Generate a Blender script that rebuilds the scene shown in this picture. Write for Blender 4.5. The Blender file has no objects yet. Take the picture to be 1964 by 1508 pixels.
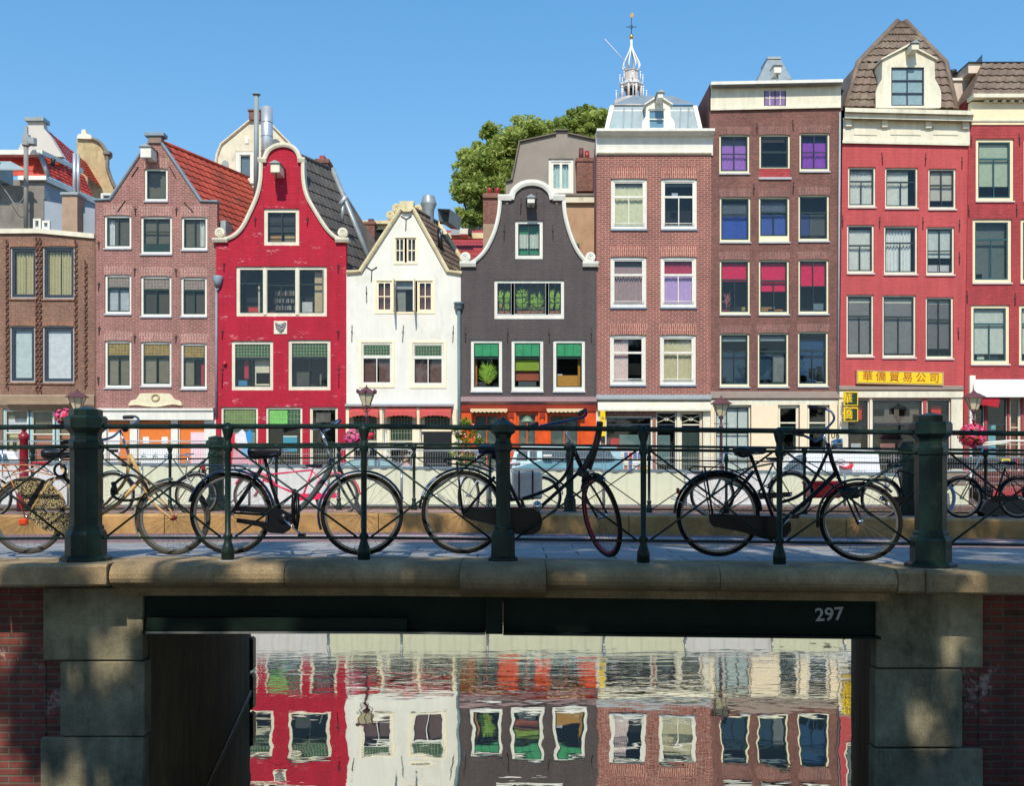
import bpy, bmesh, math, random
from mathutils import Vector, Matrix
from mathutils.geometry import delaunay_2d_cdt
random.seed(11)
R=math.radians
# ---- frame of reference: the camera stands at (0,0,3.8) above the canal (water z=0) and looks along +Y.
# "s" is the size in metres of one survey pixel at a given distance (distance = 2000*s).
F=2000.0; CX=982.0; HY=901.0; CZ=3.8
SN=.0044; SFR=.0088; SF=.0245
def W(px,py,s,dy=0.0): return Vector(((px-CX)*s, F*s+dy, CZ-(py-HY)*s))
def off(x): return max(0,x-700)*.0118+max(0,300-x)*.008     # slight fall of the near railing
scene=bpy.context.scene
C=scene.collection
# ------------------------------------------------------------------ materials
MATS={}
def nt(name):
    m=bpy.data.materials.new(name); m.use_nodes=True
    n=m.node_tree; b=n.nodes['Principled BSDF']; return m,n,b
def N(n,t,**k):
    x=n.nodes.new(t)
    for a,v in k.items():
        if a in x.inputs: x.inputs[a].default_value=v
        else: setattr(x,a,v)
    return x
def rgb(c,k=1.0): return (min(1,c[0]*k),min(1,c[1]*k),min(1,c[2]*k),1)
def ramp(n,pts):
    r=n.nodes.new('ShaderNodeValToRGB'); e=r.color_ramp.elements
    while len(e)<len(pts): e.new(.5)
    for i,(p,c) in enumerate(pts): e[i].position=p; e[i].color=c if len(c)==4 else (*c,1)
    return r
def mix(n,a,b,f,blend='MIX'):
    m=n.nodes.new('ShaderNodeMix'); m.data_type='RGBA'; m.blend_type=blend
    L=n.links
    for idx,v in ((0,f),(6,a),(7,b)):
        if isinstance(v,(int,float,tuple)): m.inputs[idx].default_value=v
        else: L.new(v,m.inputs[idx])
    return m.outputs[2]
def coords(n,scale=(1,1,1),order=None):
    tc=N(n,'ShaderNodeTexCoord')
    mp=N(n,'ShaderNodeMapping'); mp.inputs['Scale'].default_value=scale
    if order:
        sp=N(n,'ShaderNodeSeparateXYZ'); cb=N(n,'ShaderNodeCombineXYZ'); n.links.new(tc.outputs['Object'],sp.inputs[0])
        for i,a in enumerate(order): n.links.new(sp.outputs['XYZ'.index(a)],cb.inputs[i])
        n.links.new(cb.outputs[0],mp.inputs[0])
    else: n.links.new(tc.outputs['Object'],mp.inputs[0])
    return mp.outputs[0]
def bump(n,b,h,dist,strength=1.0):
    bp=N(n,'ShaderNodeBump'); bp.inputs['Distance'].default_value=dist; bp.inputs['Strength'].default_value=strength
    n.links.new(h,bp.inputs['Height']); n.links.new(bp.outputs[0],b.inputs['Normal'])
def streaks(n,co,k):
    mp=N(n,'ShaderNodeMapping'); mp.inputs['Scale'].default_value=(2.4,2.4,.22); n.links.new(co,mp.inputs[0])
    no=N(n,'ShaderNodeTexNoise',Scale=1.0,Detail=6.0,Roughness=.7); n.links.new(mp.outputs[0],no.inputs['Vector'])
    r=ramp(n,[(.36,(1-k,1-k,1-k*.95)),(.58,(1.03,1.03,1.03))]); n.links.new(no.outputs[0],r.inputs[0]); return r.outputs[0]
def M(name,col,rough=.6,var=.12,sc=2.0,metal=0.0,bmp=0.0,bsc=30,spec=.5,stain=None,stz=.5,coat=0,grain=0,mottle=0,streak=0,chip=None):
    if name in MATS: return MATS[name]
    m,n,b=nt(name); L=n.links
    b.inputs['Roughness'].default_value=rough; b.inputs['Metallic'].default_value=metal
    b.inputs['Specular IOR Level'].default_value=spec
    if coat: b.inputs['Coat Weight'].default_value=coat
    if var or bmp or stain: co=coords(n)
    out=None
    if var:
        no=N(n,'ShaderNodeTexNoise',Scale=sc,Detail=5.0,Roughness=.6); L.new(co,no.inputs['Vector'])
        r=ramp(n,[(.3,rgb(col,1-var)),(.7,rgb(col,1+var))]); L.new(no.outputs[0],r.inputs[0]); out=r.outputs[0]
        if stain:
            n2=N(n,'ShaderNodeTexNoise',Scale=stz,Detail=7.0,Roughness=.75); mp=N(n,'ShaderNodeMapping'); mp.inputs['Scale'].default_value=(2.2,1,1); L.new(co,mp.inputs[0]); L.new(mp.outputs[0],n2.inputs['Vector'])
            r2=ramp(n,[(.52,(0,0,0)),(.72,(.75,.75,.75))]); L.new(n2.outputs[0],r2.inputs[0])
            out=mix(n,out,rgb(stain),r2.outputs[0])
        if mottle:
            n4=N(n,'ShaderNodeTexNoise',Scale=1.7,Detail=8.0,Roughness=.7); L.new(co,n4.inputs['Vector']); r4=ramp(n,[(.34,(1-mottle,1-mottle*.97,1-mottle*1.02)),(.62,(1.12,1.1,1.05))]); L.new(n4.outputs[0],r4.inputs[0]); out=mix(n,out,r4.outputs[0],1.0,'MULTIPLY')
        if chip:
            n6=N(n,'ShaderNodeTexNoise',Scale=chip[1],Detail=5.0,Roughness=.7); L.new(co,n6.inputs['Vector']); r6=ramp(n,[(chip[2],(0,0,0)),(chip[2]+.02,(1,1,1))]); L.new(n6.outputs[0],r6.inputs[0]); out=mix(n,out,rgb(chip[0]),r6.outputs[0])
        if grain:
            n5=N(n,'ShaderNodeTexNoise',Scale=130.0,Detail=2.0,Roughness=.7); L.new(co,n5.inputs['Vector']); r5=ramp(n,[(.35,(1-grain,)*3),(.65,(1+grain,)*3)]); L.new(n5.outputs[0],r5.inputs[0]); out=mix(n,out,r5.outputs[0],1.0,'MULTIPLY')
        if streak: out=mix(n,out,streaks(n,co,streak),1.0,'MULTIPLY')
        L.new(out,b.inputs['Base Color'])
    else: b.inputs['Base Color'].default_value=rgb(col)
    if bmp:
        nb=N(n,'ShaderNodeTexNoise',Scale=bsc,Detail=4.0); L.new(co,nb.inputs['Vector']); bump(n,b,nb.outputs[0],bmp)
    MATS[name]=m; return m
def brick(name,c1,c2,mortar,bw=.22,bh=.07,ms=.011,order='XZY',patch=None,pthr=.62,var=.25,rough=.85,bmp=.004,pz=1.0,psc=None,big=.18,streak=.17):
    if name in MATS: return MATS[name]
    m,n,b=nt(name); L=n.links; b.inputs['Roughness'].default_value=rough
    co=coords(n,order=order)
    br=N(n,'ShaderNodeTexBrick'); L.new(co,br.inputs['Vector'])
    br.inputs['Scale'].default_value=1.0; br.inputs['Brick Width'].default_value=bw; br.inputs['Row Height'].default_value=bh
    br.inputs['Mortar Size'].default_value=ms; br.inputs['Mortar Smooth'].default_value=.3; br.inputs['Bias'].default_value=-.1
    br.inputs['Color1'].default_value=rgb(c1); br.inputs['Color2'].default_value=rgb(c2); br.inputs['Mortar'].default_value=rgb(mortar)
    n1=N(n,'ShaderNodeTexNoise',Scale=.45,Detail=7.0,Roughness=.65); L.new(co,n1.inputs['Vector'])
    r1=ramp(n,[(.3,(1-big,1-big,1-big)),(.7,(1+big,1+big,1+big*.9))]); L.new(n1.outputs[0],r1.inputs[0])
    out=mix(n,br.outputs[0],r1.outputs[0],1.0,'MULTIPLY')
    n3=N(n,'ShaderNodeTexNoise',Scale=9.0,Detail=3.0); L.new(co,n3.inputs['Vector'])
    r3=ramp(n,[(.3,(1-var,1-var,1-var)),(.7,(1+var*.6,1+var*.6,1+var*.6))]); L.new(n3.outputs[0],r3.inputs[0])
    out=mix(n,out,r3.outputs[0],1.0,'MULTIPLY')
    if patch:
        n2=N(n,'ShaderNodeTexNoise',Scale=psc or 1.1,Detail=9.0,Roughness=.78); mp=N(n,'ShaderNodeMapping'); mp.inputs['Scale'].default_value=(1,pz,1); L.new(co,mp.inputs[0]); L.new(mp.outputs[0],n2.inputs['Vector'])
        r2=ramp(n,[(pthr,(0,0,0)),(pthr+.05,(1,1,1))]); L.new(n2.outputs[0],r2.inputs[0])
        out=mix(n,out,rgb(patch),r2.outputs[0])
    out=mix(n,out,streaks(n,coords(n),streak),1.0,'MULTIPLY')
    L.new(out,b.inputs['Base Color'])
    if bmp:
        inv=N(n,'ShaderNodeMath',operation='SUBTRACT'); inv.inputs[0].default_value=1; L.new(br.outputs['Fac'],inv.inputs[1]); bump(n,b,inv.outputs[0],bmp)
    MATS[name]=m; return m
def glassmat(name='window_glass',refl=.65,tint=(.93,.96,.97)):
    if name in MATS: return MATS[name]
    m=bpy.data.materials.new(name); m.use_nodes=True; n=m.node_tree; n.nodes.clear(); L=n.links
    o=N(n,'ShaderNodeOutputMaterial'); t=N(n,'ShaderNodeBsdfTransparent'); t.inputs[0].default_value=(*tint,1)
    g=N(n,'ShaderNodeBsdfGlossy'); g.inputs['Roughness'].default_value=.03
    co=coords(n); no=N(n,'ShaderNodeTexNoise',Scale=1.3,Detail=1.0); L.new(co,no.inputs[0]); bp=N(n,'ShaderNodeBump'); bp.inputs['Distance'].default_value=.006; L.new(no.outputs[0],bp.inputs['Height']); L.new(bp.outputs[0],g.inputs['Normal'])
    lw=N(n,'ShaderNodeLayerWeight'); lw.inputs['Blend'].default_value=.25
    mr=N(n,'ShaderNodeMapRange'); mr.inputs[3].default_value=.06*refl; mr.inputs[4].default_value=.9; L.new(lw.outputs['Fresnel'],mr.inputs[0])
    mx=N(n,'ShaderNodeMixShader'); L.new(mr.outputs[0],mx.inputs[0]); L.new(t.outputs[0],mx.inputs[1]); L.new(g.outputs[0],mx.inputs[2]); L.new(mx.outputs[0],o.inputs[0])
    MATS[name]=m; return m
# ------------------------------------------------------------------ mesh builder
class MB:
    def __init__(s): s.v=[]; s.f=[]; s.m=[]; s.mats=[]; s.cur=0; s.sm=[]; s.smooth=False
    def mat(s,m):
        if m not in s.mats: s.mats.append(m)
        s.cur=s.mats.index(m); return s
    def add(s,vs,fs):
        k=len(s.v); s.v+= [tuple(v) for v in vs]
        for f in fs: s.f.append([i+k for i in f]); s.m.append(s.cur); s.sm.append(s.smooth)
        return s
    def box(s,x0,x1,y0,y1,z0,z1):
        if x0>x1:x0,x1=x1,x0
        if y0>y1:y0,y1=y1,y0
        if z0>z1:z0,z1=z1,z0
        v=[(x,y,z) for z in(z0,z1) for y in(y0,y1) for x in(x0,x1)]
        return s.add(v,[(0,2,3,1),(4,5,7,6),(0,1,5,4),(2,6,7,3),(0,4,6,2),(1,3,7,5)])
    def bevbox(s,x0,x1,y0,y1,z0,z1,b=.01):
        # box with chamfered vertical+horizontal front edges, via 3 stacked rings
        v=[]
        for z,i in((z0,b),(z0+b,0),(z1-b,0),(z1,b)):
            for x,y in((x0+b+i,y0+i),(x1-b-i,y0+i),(x1-i,y0+b+i),(x1-i,y1-b-i),(x1-b-i,y1-i),(x0+b+i,y1-i),(x0+i,y1-b-i),(x0+i,y0+b+i)): v.append((x,y,z))
        fs=[list(range(7,-1,-1)),list(range(24,32))]
        for r in range(3):
            for k in range(8): a=r*8+k; c=r*8+(k+1)%8; fs.append((a,c,c+8,a+8))
        return s.add(v,fs)
    def prism(s,pts,y0,y1,h=None):
        # pts: closed (x,z) outline, extruded from y0 to y1
        n=len(pts); v=[(x,y0,z) for x,z in pts]+[(x,y1,z) for x,z in pts]
        f=[(i,(i+1)%n,(i+1)%n+n,i+n) for i in range(n)]
        s.add(v,f)
        tris=tri(pts,[]); 
        return s.add([(x,y0,z) for x,z in tris[0]],tris[1]).add([(x,y1,z) for x,z in tris[0]],[t[::-1] for t in tris[1]])
    def quad(s,a,b,c,d): return s.add([a,b,c,d],[(0,1,2,3)])
    def tube(s,pts,r,seg=8,cap=True,closed=False):
        pts=[Vector(p) for p in pts]; n=len(pts); rs=r if isinstance(r,(list,tuple)) else [r]*n
        k=len(s.v); up=None; rings=[]
        for i,p in enumerate(pts):
            if closed: d=pts[(i+1)%n]-pts[i-1]
            else: d=(pts[min(i+1,n-1)]-pts[max(i-1,0)])
            if d.length<1e-9: d=Vector((0,0,1))
            d.normalize()
            if up is None:
                up=Vector((0,1,0)) if abs(d.y)<.9 else Vector((1,0,0))
            u=(up-d*up.dot(d)); 
            if u.length<1e-6: u=d.orthogonal()
            u.normalize(); up=u; w=d.cross(u)
            rings.append([p+(u*math.cos(t)+w*math.sin(t))*rs[i] for t in [2*math.pi*j/seg for j in range(seg)]])
        vs=[q for ri in rings for q in ri]; fs=[]
        m=n if closed else n-1
        for i in range(m):
            for j in range(seg):
                a=i*seg+j; b=i*seg+(j+1)%seg; c=((i+1)%n)*seg+(j+1)%seg; e=((i+1)%n)*seg+j
                fs.append((a,e,c,b))
        if cap and not closed: fs.append(list(range(seg))); fs.append([ (n-1)*seg+j for j in range(seg)][::-1])
        o=s.smooth; s.smooth=seg>=5; s.add(vs,fs); s.smooth=o; return s
    def lathe(s,c,prof,seg=12,rot=0,sq=1.0):
        # prof: (r,z) from bottom to top about vertical axis through c=(x,y)
        vs=[];fs=[]
        for r,z in prof:
            for j in range(seg):
                t=2*math.pi*j/seg+rot; vs.append((c[0]+r*math.cos(t),c[1]+r*math.sin(t)*sq,z))
        for i in range(len(prof)-1):
            for j in range(seg):
                a=i*seg+j;b=i*seg+(j+1)%seg; fs.append((a,b,b+seg,a+seg))
        fs.append(list(range(seg))[::-1]); fs.append([(len(prof)-1)*seg+j for j in range(seg)])
        o=s.smooth; s.smooth=seg>9; s.add(vs,fs); s.smooth=o; return s
    def ball(s,c,rx,ry,rz,seg=10,rg=6):
        prof=[(max(.001,math.cos(t))*1,math.sin(t)) for t in [-math.pi/2+math.pi*i/rg for i in range(rg+1)]]
        vs=[];fs=[]
        for r,z in prof:
            for j in range(seg):
                t=2*math.pi*j/seg; vs.append((c[0]+rx*r*math.cos(t),c[1]+ry*r*math.sin(t),c[2]+rz*z))
        for i in range(rg):
            for j in range(seg):
                a=i*seg+j;b=i*seg+(j+1)%seg; fs.append((a,b,b+seg,a+seg))
        o=s.smooth; s.smooth=True; s.add(vs,fs); s.smooth=o; return s
    def build(s,name,mat=None,parent=None,root=None,**tags):
        me=bpy.data.meshes.new(name)
        o0=Vector((0,0,0)); r=parent
        while r is not None and r.parent is not None: r=r.parent
        if r is not None: o0=r.location.copy()
        me.from_pydata([(x-o0.x,y-o0.y,z-o0.z) for x,y,z in s.v],[],s.f)
        if s.mats:
            for m in s.mats: me.materials.append(m)
            me.polygons.foreach_set('material_index',s.m)
        elif mat: me.materials.append(mat)
        me.polygons.foreach_set('use_smooth',s.sm)
        me.update(); o=bpy.data.objects.new(name,me); C.objects.link(o)
        if parent is not None: o.parent=parent
        for k,v in tags.items(): o[k]=v
        return o
def tri(outer,holes):
    co=[];ed=[]
    for lp in [outer]+holes:
        k=len(co); n=len(lp); co+= [Vector(p) for p in lp]; ed+=[(k+i,k+(i+1)%n) for i in range(n)]
    v,e,f,_,_,_=delaunay_2d_cdt(co,ed,[],0,1e-6)
    def inside(p,poly):
        c=False;n=len(poly)
        for i in range(n):
            x1,y1=poly[i];x2,y2=poly[(i+1)%n]
            if (y1>p[1])!=(y2>p[1]) and p[0]<(x2-x1)*(p[1]-y1)/(y2-y1)+x1: c=not c
        return c
    out=[]
    for t in f:
        q=sum((v[i] for i in t),Vector((0,0)))/len(t)
        if inside(q,outer) and not any(inside(q,h) for h in holes): out.append(list(t))
    return [(p.x,p.y) for p in v],out
def thing(name,label,cat,loc=(0,0,0),group=None,kind=None):
    o=bpy.data.objects.new(name,None); C.objects.link(o); o.location=loc; o.empty_display_size=.2
    o['label']=label; o['category']=cat
    if group: o['group']=group
    if kind: o['kind']=kind
    return o
def tag(o,label,cat,group=None):
    o['label']=label;o['category']=cat
    if group:o['group']=group
    return o
def struct(o): o['kind']='structure'; return o
def copy_tree(o,parent=None,**tags):
    c=o.copy(); C.objects.link(c)
    if parent: c.parent=parent
    for k,v in tags.items(): c[k]=v
    for ch in list(o.children): copy_tree(ch,c)
    return c
def text(name,body,size,mat,loc,rot,parent,extr=.004,bold=0.0,align='CENTER',sx=1.0):
    cu=bpy.data.curves.new(name,'FONT'); cu.body=body; cu.size=size; cu.extrude=extr; cu.offset=bold; cu.align_x=align; cu.align_y='CENTER'; cu.resolution_u=3
    t=bpy.data.objects.new(name+'_tmp',cu); C.objects.link(t)
    dg=bpy.context.evaluated_depsgraph_get(); dg.update()
    me=bpy.data.meshes.new_from_object(t.evaluated_get(dg)); bpy.data.objects.remove(t); bpy.data.curves.remove(cu)
    me.materials.clear(); me.materials.append(mat)
    o=bpy.data.objects.new(name,me); C.objects.link(o); 
    r=parent
    while r is not None and r.parent is not None: r=r.parent
    o.location=Vector(loc)-(r.location if r else Vector((0,0,0))); o.rotation_euler=rot; o.scale=(sx,1,1)
    if parent: o.parent=parent
    return o
def sr(r,g,b,k=1.0):
    f=lambda c:((c/255)/12.92 if c/255<=.04045 else ((c/255+.055)/1.055)**2.4)*k
    return (f(r),f(g),f(b))
# ------------------------------------------------------------------ shared materials
CREAM=M('cream_paint',(.78,.73,.57),.5,.06,3,stain=(.55,.5,.38),stz=.9,streak=.12)
WHITE=M('white_paint',(.8,.785,.70),.45,.06,3,streak=.1)
SILL=M('grey_stone_sill',(.46,.47,.5),.6,.12,6)
DGREEN=M('dark_green_paint',(.018,.045,.04),.3,.1,4)
BLUEGREY=M('slate_blue_sash',(.06,.1,.12),.35,.1,4)
BLACKP=M('black_paint',(.012,.013,.015),.35,.1,4)
GREYP=M('grey_paint',(.33,.36,.38),.5,.1,4)
IRON=M('black_iron',(.02,.02,.022),.5,.2,20)
GLASS=glassmat()
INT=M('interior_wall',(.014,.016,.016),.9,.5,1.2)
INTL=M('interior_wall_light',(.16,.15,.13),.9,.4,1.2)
ZINC=M('zinc_sheet',(.33,.37,.38),.45,.14,2.5,metal=.3,stain=(.2,.23,.24),stz=.8)
STEEL=M('bright_steel',(.62,.65,.68),.35,.06,3,metal=.55)
TILE_RED=M('red_roof_tile',sr(196,62,40),.6,.28,1.6,stain=sr(120,80,60),stz=.7,bmp=.004,bsc=25)
TILE_RED2=M('weathered_red_tile',sr(176,72,52),.7,.35,1.2,stain=sr(110,85,70),stz=.5,bmp=.004,bsc=25)
TILE_BR=M('brown_roof_tile',sr(118,100,86),.65,.3,2.0,stain=sr(150,142,118),stz=.7,bmp=.004,bsc=25)
TILE_DK=M('dark_roof_tile',sr(92,86,80),.65,.25,1.8,stain=sr(130,120,100),stz=.8,bmp=.004,bsc=25)
BR_BROWN=brick('brown_brick',sr(150,106,86),sr(124,86,74),sr(150,130,112),bmp=.006)
BR_MAUVE=brick('mauve_brick',sr(162,100,94),sr(142,86,82),sr(176,152,142),bw=.26,bh=.082,ms=.013)
BR_RED=brick('painted_crimson_brick',sr(188,26,56),sr(174,20,48),sr(178,26,52),bw=.23,bh=.07,ms=.009,patch=sr(214,150,154),pthr=.59,psc=.7,pz=2.6,var=.1,big=.12)
BR_DARK=brick('painted_charcoal_brick',sr(94,84,84),sr(86,78,77),sr(74,68,69),bw=.24,bh=.07,ms=.009,patch=sr(118,108,108),pthr=.69,psc=1.0,pz=3,var=.12,big=.1)
BR_ROSE=brick('rose_brick',sr(152,86,80),sr(130,74,70),sr(186,154,136),bw=.3,bh=.1,ms=.015,var=.15)
BR_OLD=brick('old_purple_brick',sr(138,88,80),sr(112,72,70),sr(126,98,88),bw=.22,bh=.065,ms=.011,patch=sr(185,160,145),pthr=.72,psc=.8,pz=2.5,big=.25)
BR_PINK=brick('painted_coral_brick',sr(200,86,88),sr(192,80,82),sr(180,78,80),bw=.23,bh=.065,ms=.007,patch=sr(170,84,84),pthr=.66,var=.08,big=.08)
BR_PINK2=brick('painted_rust_brick',sr(184,72,76),sr(170,62,66),sr(150,56,60),bw=.23,bh=.07,ms=.01,var=.14)
BR_STACK=brick('chimney_brick',sr(150,88,76),sr(120,70,62),sr(130,115,100),bmp=.006)
def soldier(name,c1,c2,mo): return brick(name,c1,c2,mo,bw=.3,bh=.075,ms=.011,order='ZXY')
AR_MAUVE=soldier('mauve_lintel_brick',sr(178,112,104),sr(152,94,92),sr(205,190,176))
AR_ROSE=brick('rose_lintel_brick',sr(166,94,86),sr(140,76,72),sr(206,172,150),bw=.45,bh=.1,ms=.016,order='ZXY',var=.15)
AR_OLD=soldier('old_lintel_brick',sr(150,96,88),sr(118,78,76),sr(150,128,118))
AR_BROWN=soldier('brown_lintel_brick',sr(164,112,88),sr(134,88,72),sr(150,130,112))
PLASTER=M('white_render',(.80,.78,.70),.75,.05,.8,bmp=.004,bsc=6,stain=(.58,.53,.42),stz=.35,streak=.05)
REND_GREY=M('grey_render',sr(152,142,132),.9,.1,.9,stain=sr(120,112,100),stz=.5)
REND_OCHRE=M('ochre_render',sr(186,152,122),.9,.12,1.2,stain=sr(150,80,66),stz=.8)
REND_CREAM=M('weathered_cream_render',sr(226,218,194),.9,.1,1.0,stain=sr(150,140,120),stz=.8)
STONE_OLD=M('old_sandstone',sr(190,170,130),.9,.2,1.5,stain=sr(110,98,80),stz=.9)
CURT={}
def cl(c):
    k=tuple(round(a,3) for a in c)
    if k not in CURT: CURT[k]=M('fabric_%d'%len(CURT),c,.9,.12,6)
    return CURT[k]
def bars(style):
    V=[];Hh=[]
    if style=='two': V=[(.5,0,1)]
    elif style=='cross': V=[(.5,0,1)];Hh=[(.5,0,1)]
    elif style[0]=='T':
        f=float(style.split(':')[1]) if ':' in style else .68
        Hh=[(f,0,1)]
        if style[1]=='2': V=[(.5,0,f)]
        if style[1]=='3': V=[(.5,0,1)]
        if style[1]=='4': V=[(.5,0,f)]; Hh.append((.08,0,1))
    elif style[0]=='G':
        nx,ny=int(style[1]),int(style[2]); V=[(i/nx,0,1) for i in range(1,nx)];Hh=[(i/ny,0,1) for i in range(1,ny)]
    return V,Hh
class House:
    def __init__(s,name,label,cat,px,dy=0,S=SF,group=None):
        s.S=S; s.dy=dy; s.Y=F*S+dy
        p=W(px,950,S,dy); s.r=thing(name,label,cat,(p.x,p.y,2.5),group); s.holes=[]
    def X(s,px): return (px-CX)*s.S
    def Z(s,py): return CZ-(py-HY)*s.S
    def P(s,px,py,d=0): return tuple(W(px,py,(s.Y+d)/F))
    def part(s,mb,name,mat=None,parent=None,**t): return mb.build(name,mat,parent or s.r,**t)
    def box(s,name,mat,x0,y0,x1,y1,d0,d1,parent=None,bev=0):
        mb=MB()
        if bev: mb.bevbox(s.X(x0),s.X(x1),s.Y+d0,s.Y+d1,s.Z(y1),s.Z(y0),bev)
        else: mb.box(s.X(x0),s.X(x1),s.Y+d0,s.Y+d1,s.Z(y1),s.Z(y0))
        return s.part(mb,name,mat,parent)
    def prof(s,name,mat,x0,x1,pts,parent=None,slope=0):
        # horizontal moulding: pts (depth,py); extruded from x0 to x1, ends 'slope' px apart in height
        mb=MB(); n=len(pts)
        vs=[(s.X(x0),s.Y+d,s.Z(y)) for d,y in pts]+[(s.X(x1),s.Y+d,s.Z(y+slope)) for d,y in pts]
        mb.add(vs,[(i,(i+1)%n,(i+1)%n+n,i+n) for i in range(n)]+[list(range(n)),list(range(n,2*n))[::-1]])
        return s.part(mb,name,mat,parent)
    def wall(s,outline,mat,name='wall',thick=.35,rev=.2,holes=None,parent=None):
        outer=[(s.X(x),s.Z(y)) for x,y in outline]; hs=[[(s.X(a),s.Z(b)),(s.X(c),s.Z(b)),(s.X(c),s.Z(d)),(s.X(a),s.Z(d))] for a,b,c,d in (s.holes if holes is None else holes)]
        mb=MB(); v,f=tri(outer,hs); mb.add([(x,s.Y,z) for x,z in v],f)
        for lp,dp in [(outer,thick)]+[(h,rev) for h in hs]:
            n=len(lp); mb.add([(x,s.Y,z) for x,z in lp]+[(x,s.Y+dp,z) for x,z in lp],[(i,(i+1)%n,(i+1)%n+n,i+n) for i in range(n)])
        return s.part(mb,name,mat,parent)
    def body(s,x0,x1,ytop,mat,depth=8,k=.1,topm=None,d0=.34):
        a,b=s.X(x0),s.X(x1); z0,z1=2.4,s.Z(ytop); y0,y1=s.Y+d0,s.Y+d0+depth; q=k*depth
        v=[(a,y0,z0),(b,y0,z0),(b+q,y1,z0),(a+q,y1,z0),(a,y0,z1),(b,y0,z1),(b+q,y1,z1),(a+q,y1,z1)]
        mb=MB().mat(mat).add(v,[(1,2,6,5),(2,3,7,6),(3,0,4,7)]).mat(topm or ZINC).add(v,[(4,5,6,7)])
        return s.part(mb,'side_walls')
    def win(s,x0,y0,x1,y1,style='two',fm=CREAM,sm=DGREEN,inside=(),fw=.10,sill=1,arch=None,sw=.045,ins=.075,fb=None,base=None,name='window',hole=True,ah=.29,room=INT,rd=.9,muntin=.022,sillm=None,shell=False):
        if hole: s.holes.append((x0,y0,x1,y1))
        X0,X1,Z0,Z1=s.X(x0)+.003,s.X(x1)-.003,s.Z(y1)+.003,s.Z(y0)-.003; Y=s.Y+ins; fb=fb if fb is not None else fw*1.15
        mb=MB(); d=.11
        mb.box(X0,X0+fw,Y,Y+d,Z0,Z1).box(X1-fw,X1,Y,Y+d,Z0,Z1).box(X0+fw,X1-fw,Y,Y+d,Z1-fw,Z1).box(X0+fw,X1-fw,Y,Y+d,Z0,Z0+fb)
        w=s.part(mb,name,fm)
        a,b,c,e=X0+fw,X1-fw,Z0+fb,Z1-fw
        if base: # solid lower panel: (fraction, material)
            zc=c+(e-c)*base[0]; s.part(MB().box(a,b,Y+.03,Y+.06,c,zc),'lower_panel',base[1],w); c=zc
        sb=MB(); y=Y+.035
        if sw: sb.box(a,a+sw,y,y+.05,c,e).box(b-sw,b,y,y+.05,c,e).box(a+sw,b-sw,y,y+.05,e-sw,e).box(a+sw,b-sw,y,y+.05,c,c+sw*1.2)
        V,Hh=bars(style) if isinstance(style,str) else style
        for fz,q0,q1 in Hh:
            z=c+(e-c)*fz; t=sw*.7 if style[0]=='T' else muntin
            sb.box(a+(b-a)*q0+.001,a+(b-a)*q1-.001,y-.012,y+.04,z-t,z+t)
        for fx,q0,q1 in V:
            x=a+(b-a)*fx; t=sw*.55 if style in('two','T2') else muntin
            sb.box(x-t,x+t,y-.006,y+.043,c+(e-c)*q0+.002,c+(e-c)*q1-.002)
        if sb.v: s.part(sb,'sash',sm,w)
        if shell: return w
        g=MB().quad((a,y+.03,c),(b,y+.03,c),(b,y+.03,e),(a,y+.03,e)); s.part(g,'pane',GLASS,w)
        y0,y1=Y+.112,Y+.112+rd; A,B,CC,E=X0+.002,X1-.002,Z0+.002,Z1-.002
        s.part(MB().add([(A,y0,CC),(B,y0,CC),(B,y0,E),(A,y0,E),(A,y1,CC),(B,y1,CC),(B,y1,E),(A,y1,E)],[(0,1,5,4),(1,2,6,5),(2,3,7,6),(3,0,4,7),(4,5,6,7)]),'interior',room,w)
        for it in inside:
            k=it[0]; col=it[1]; fx0,fx1,fz0,fz1=(list(it[2])+[0,1,0,1][len(it[2]):]) if len(it)>2 else (0,1,0,1)
            xa,xb,za,zb=a+(b-a)*fx0,a+(b-a)*fx1,c+(e-c)*fz0,c+(e-c)*fz1
            mb=MB(); mt=col if not isinstance(col,tuple) else cl(col)
            if k=='curt':
                n=max(8,int((xb-xa)/.035)); yc=Y+.22; ph=random.random()*6
                fr=it[3] if len(it)>3 else .1
                vs=[];fs=[]
                for i in range(n+1):
                    u=i/n; x=xa+(xb-xa)*u; yy=yc+.055*math.sin(u*(xb-xa)*fr*420+ph)+.012*math.sin(u*37+ph); vs+= [(x,yy,za),(x+.01*math.sin(u*9),yy*1,zb)]
                for i in range(n): fs.append((2*i,2*i+2,2*i+3,2*i+1))
                mb.smooth=True; mb.add(vs,fs); s.part(mb,'curtain',mt,w)
            elif k=='blind': mb.box(xa,xb,Y+.17,Y+.176,za,zb); s.part(mb,'blind',mt,w)
            elif k=='flat': mb.box(xa,xb,Y+.3,Y+.34,za,zb); s.part(mb,it[3] if len(it)>3 else 'shelf',mt,w)
            elif k=='slats':
                n=int((zb-za)/.05)
                for i in range(n): z=za+(zb-za)*i/n; mb.quad((xa,Y+.17,z),(xb,Y+.17,z),(xb,Y+.2,z+.04),(xa,Y+.2,z+.04))
                s.part(mb,'blind',mt,w)
            elif k=='plant':
                mb.smooth=False; cx=(xa+xb)/2; rx=(xb-xa)/2
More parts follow.
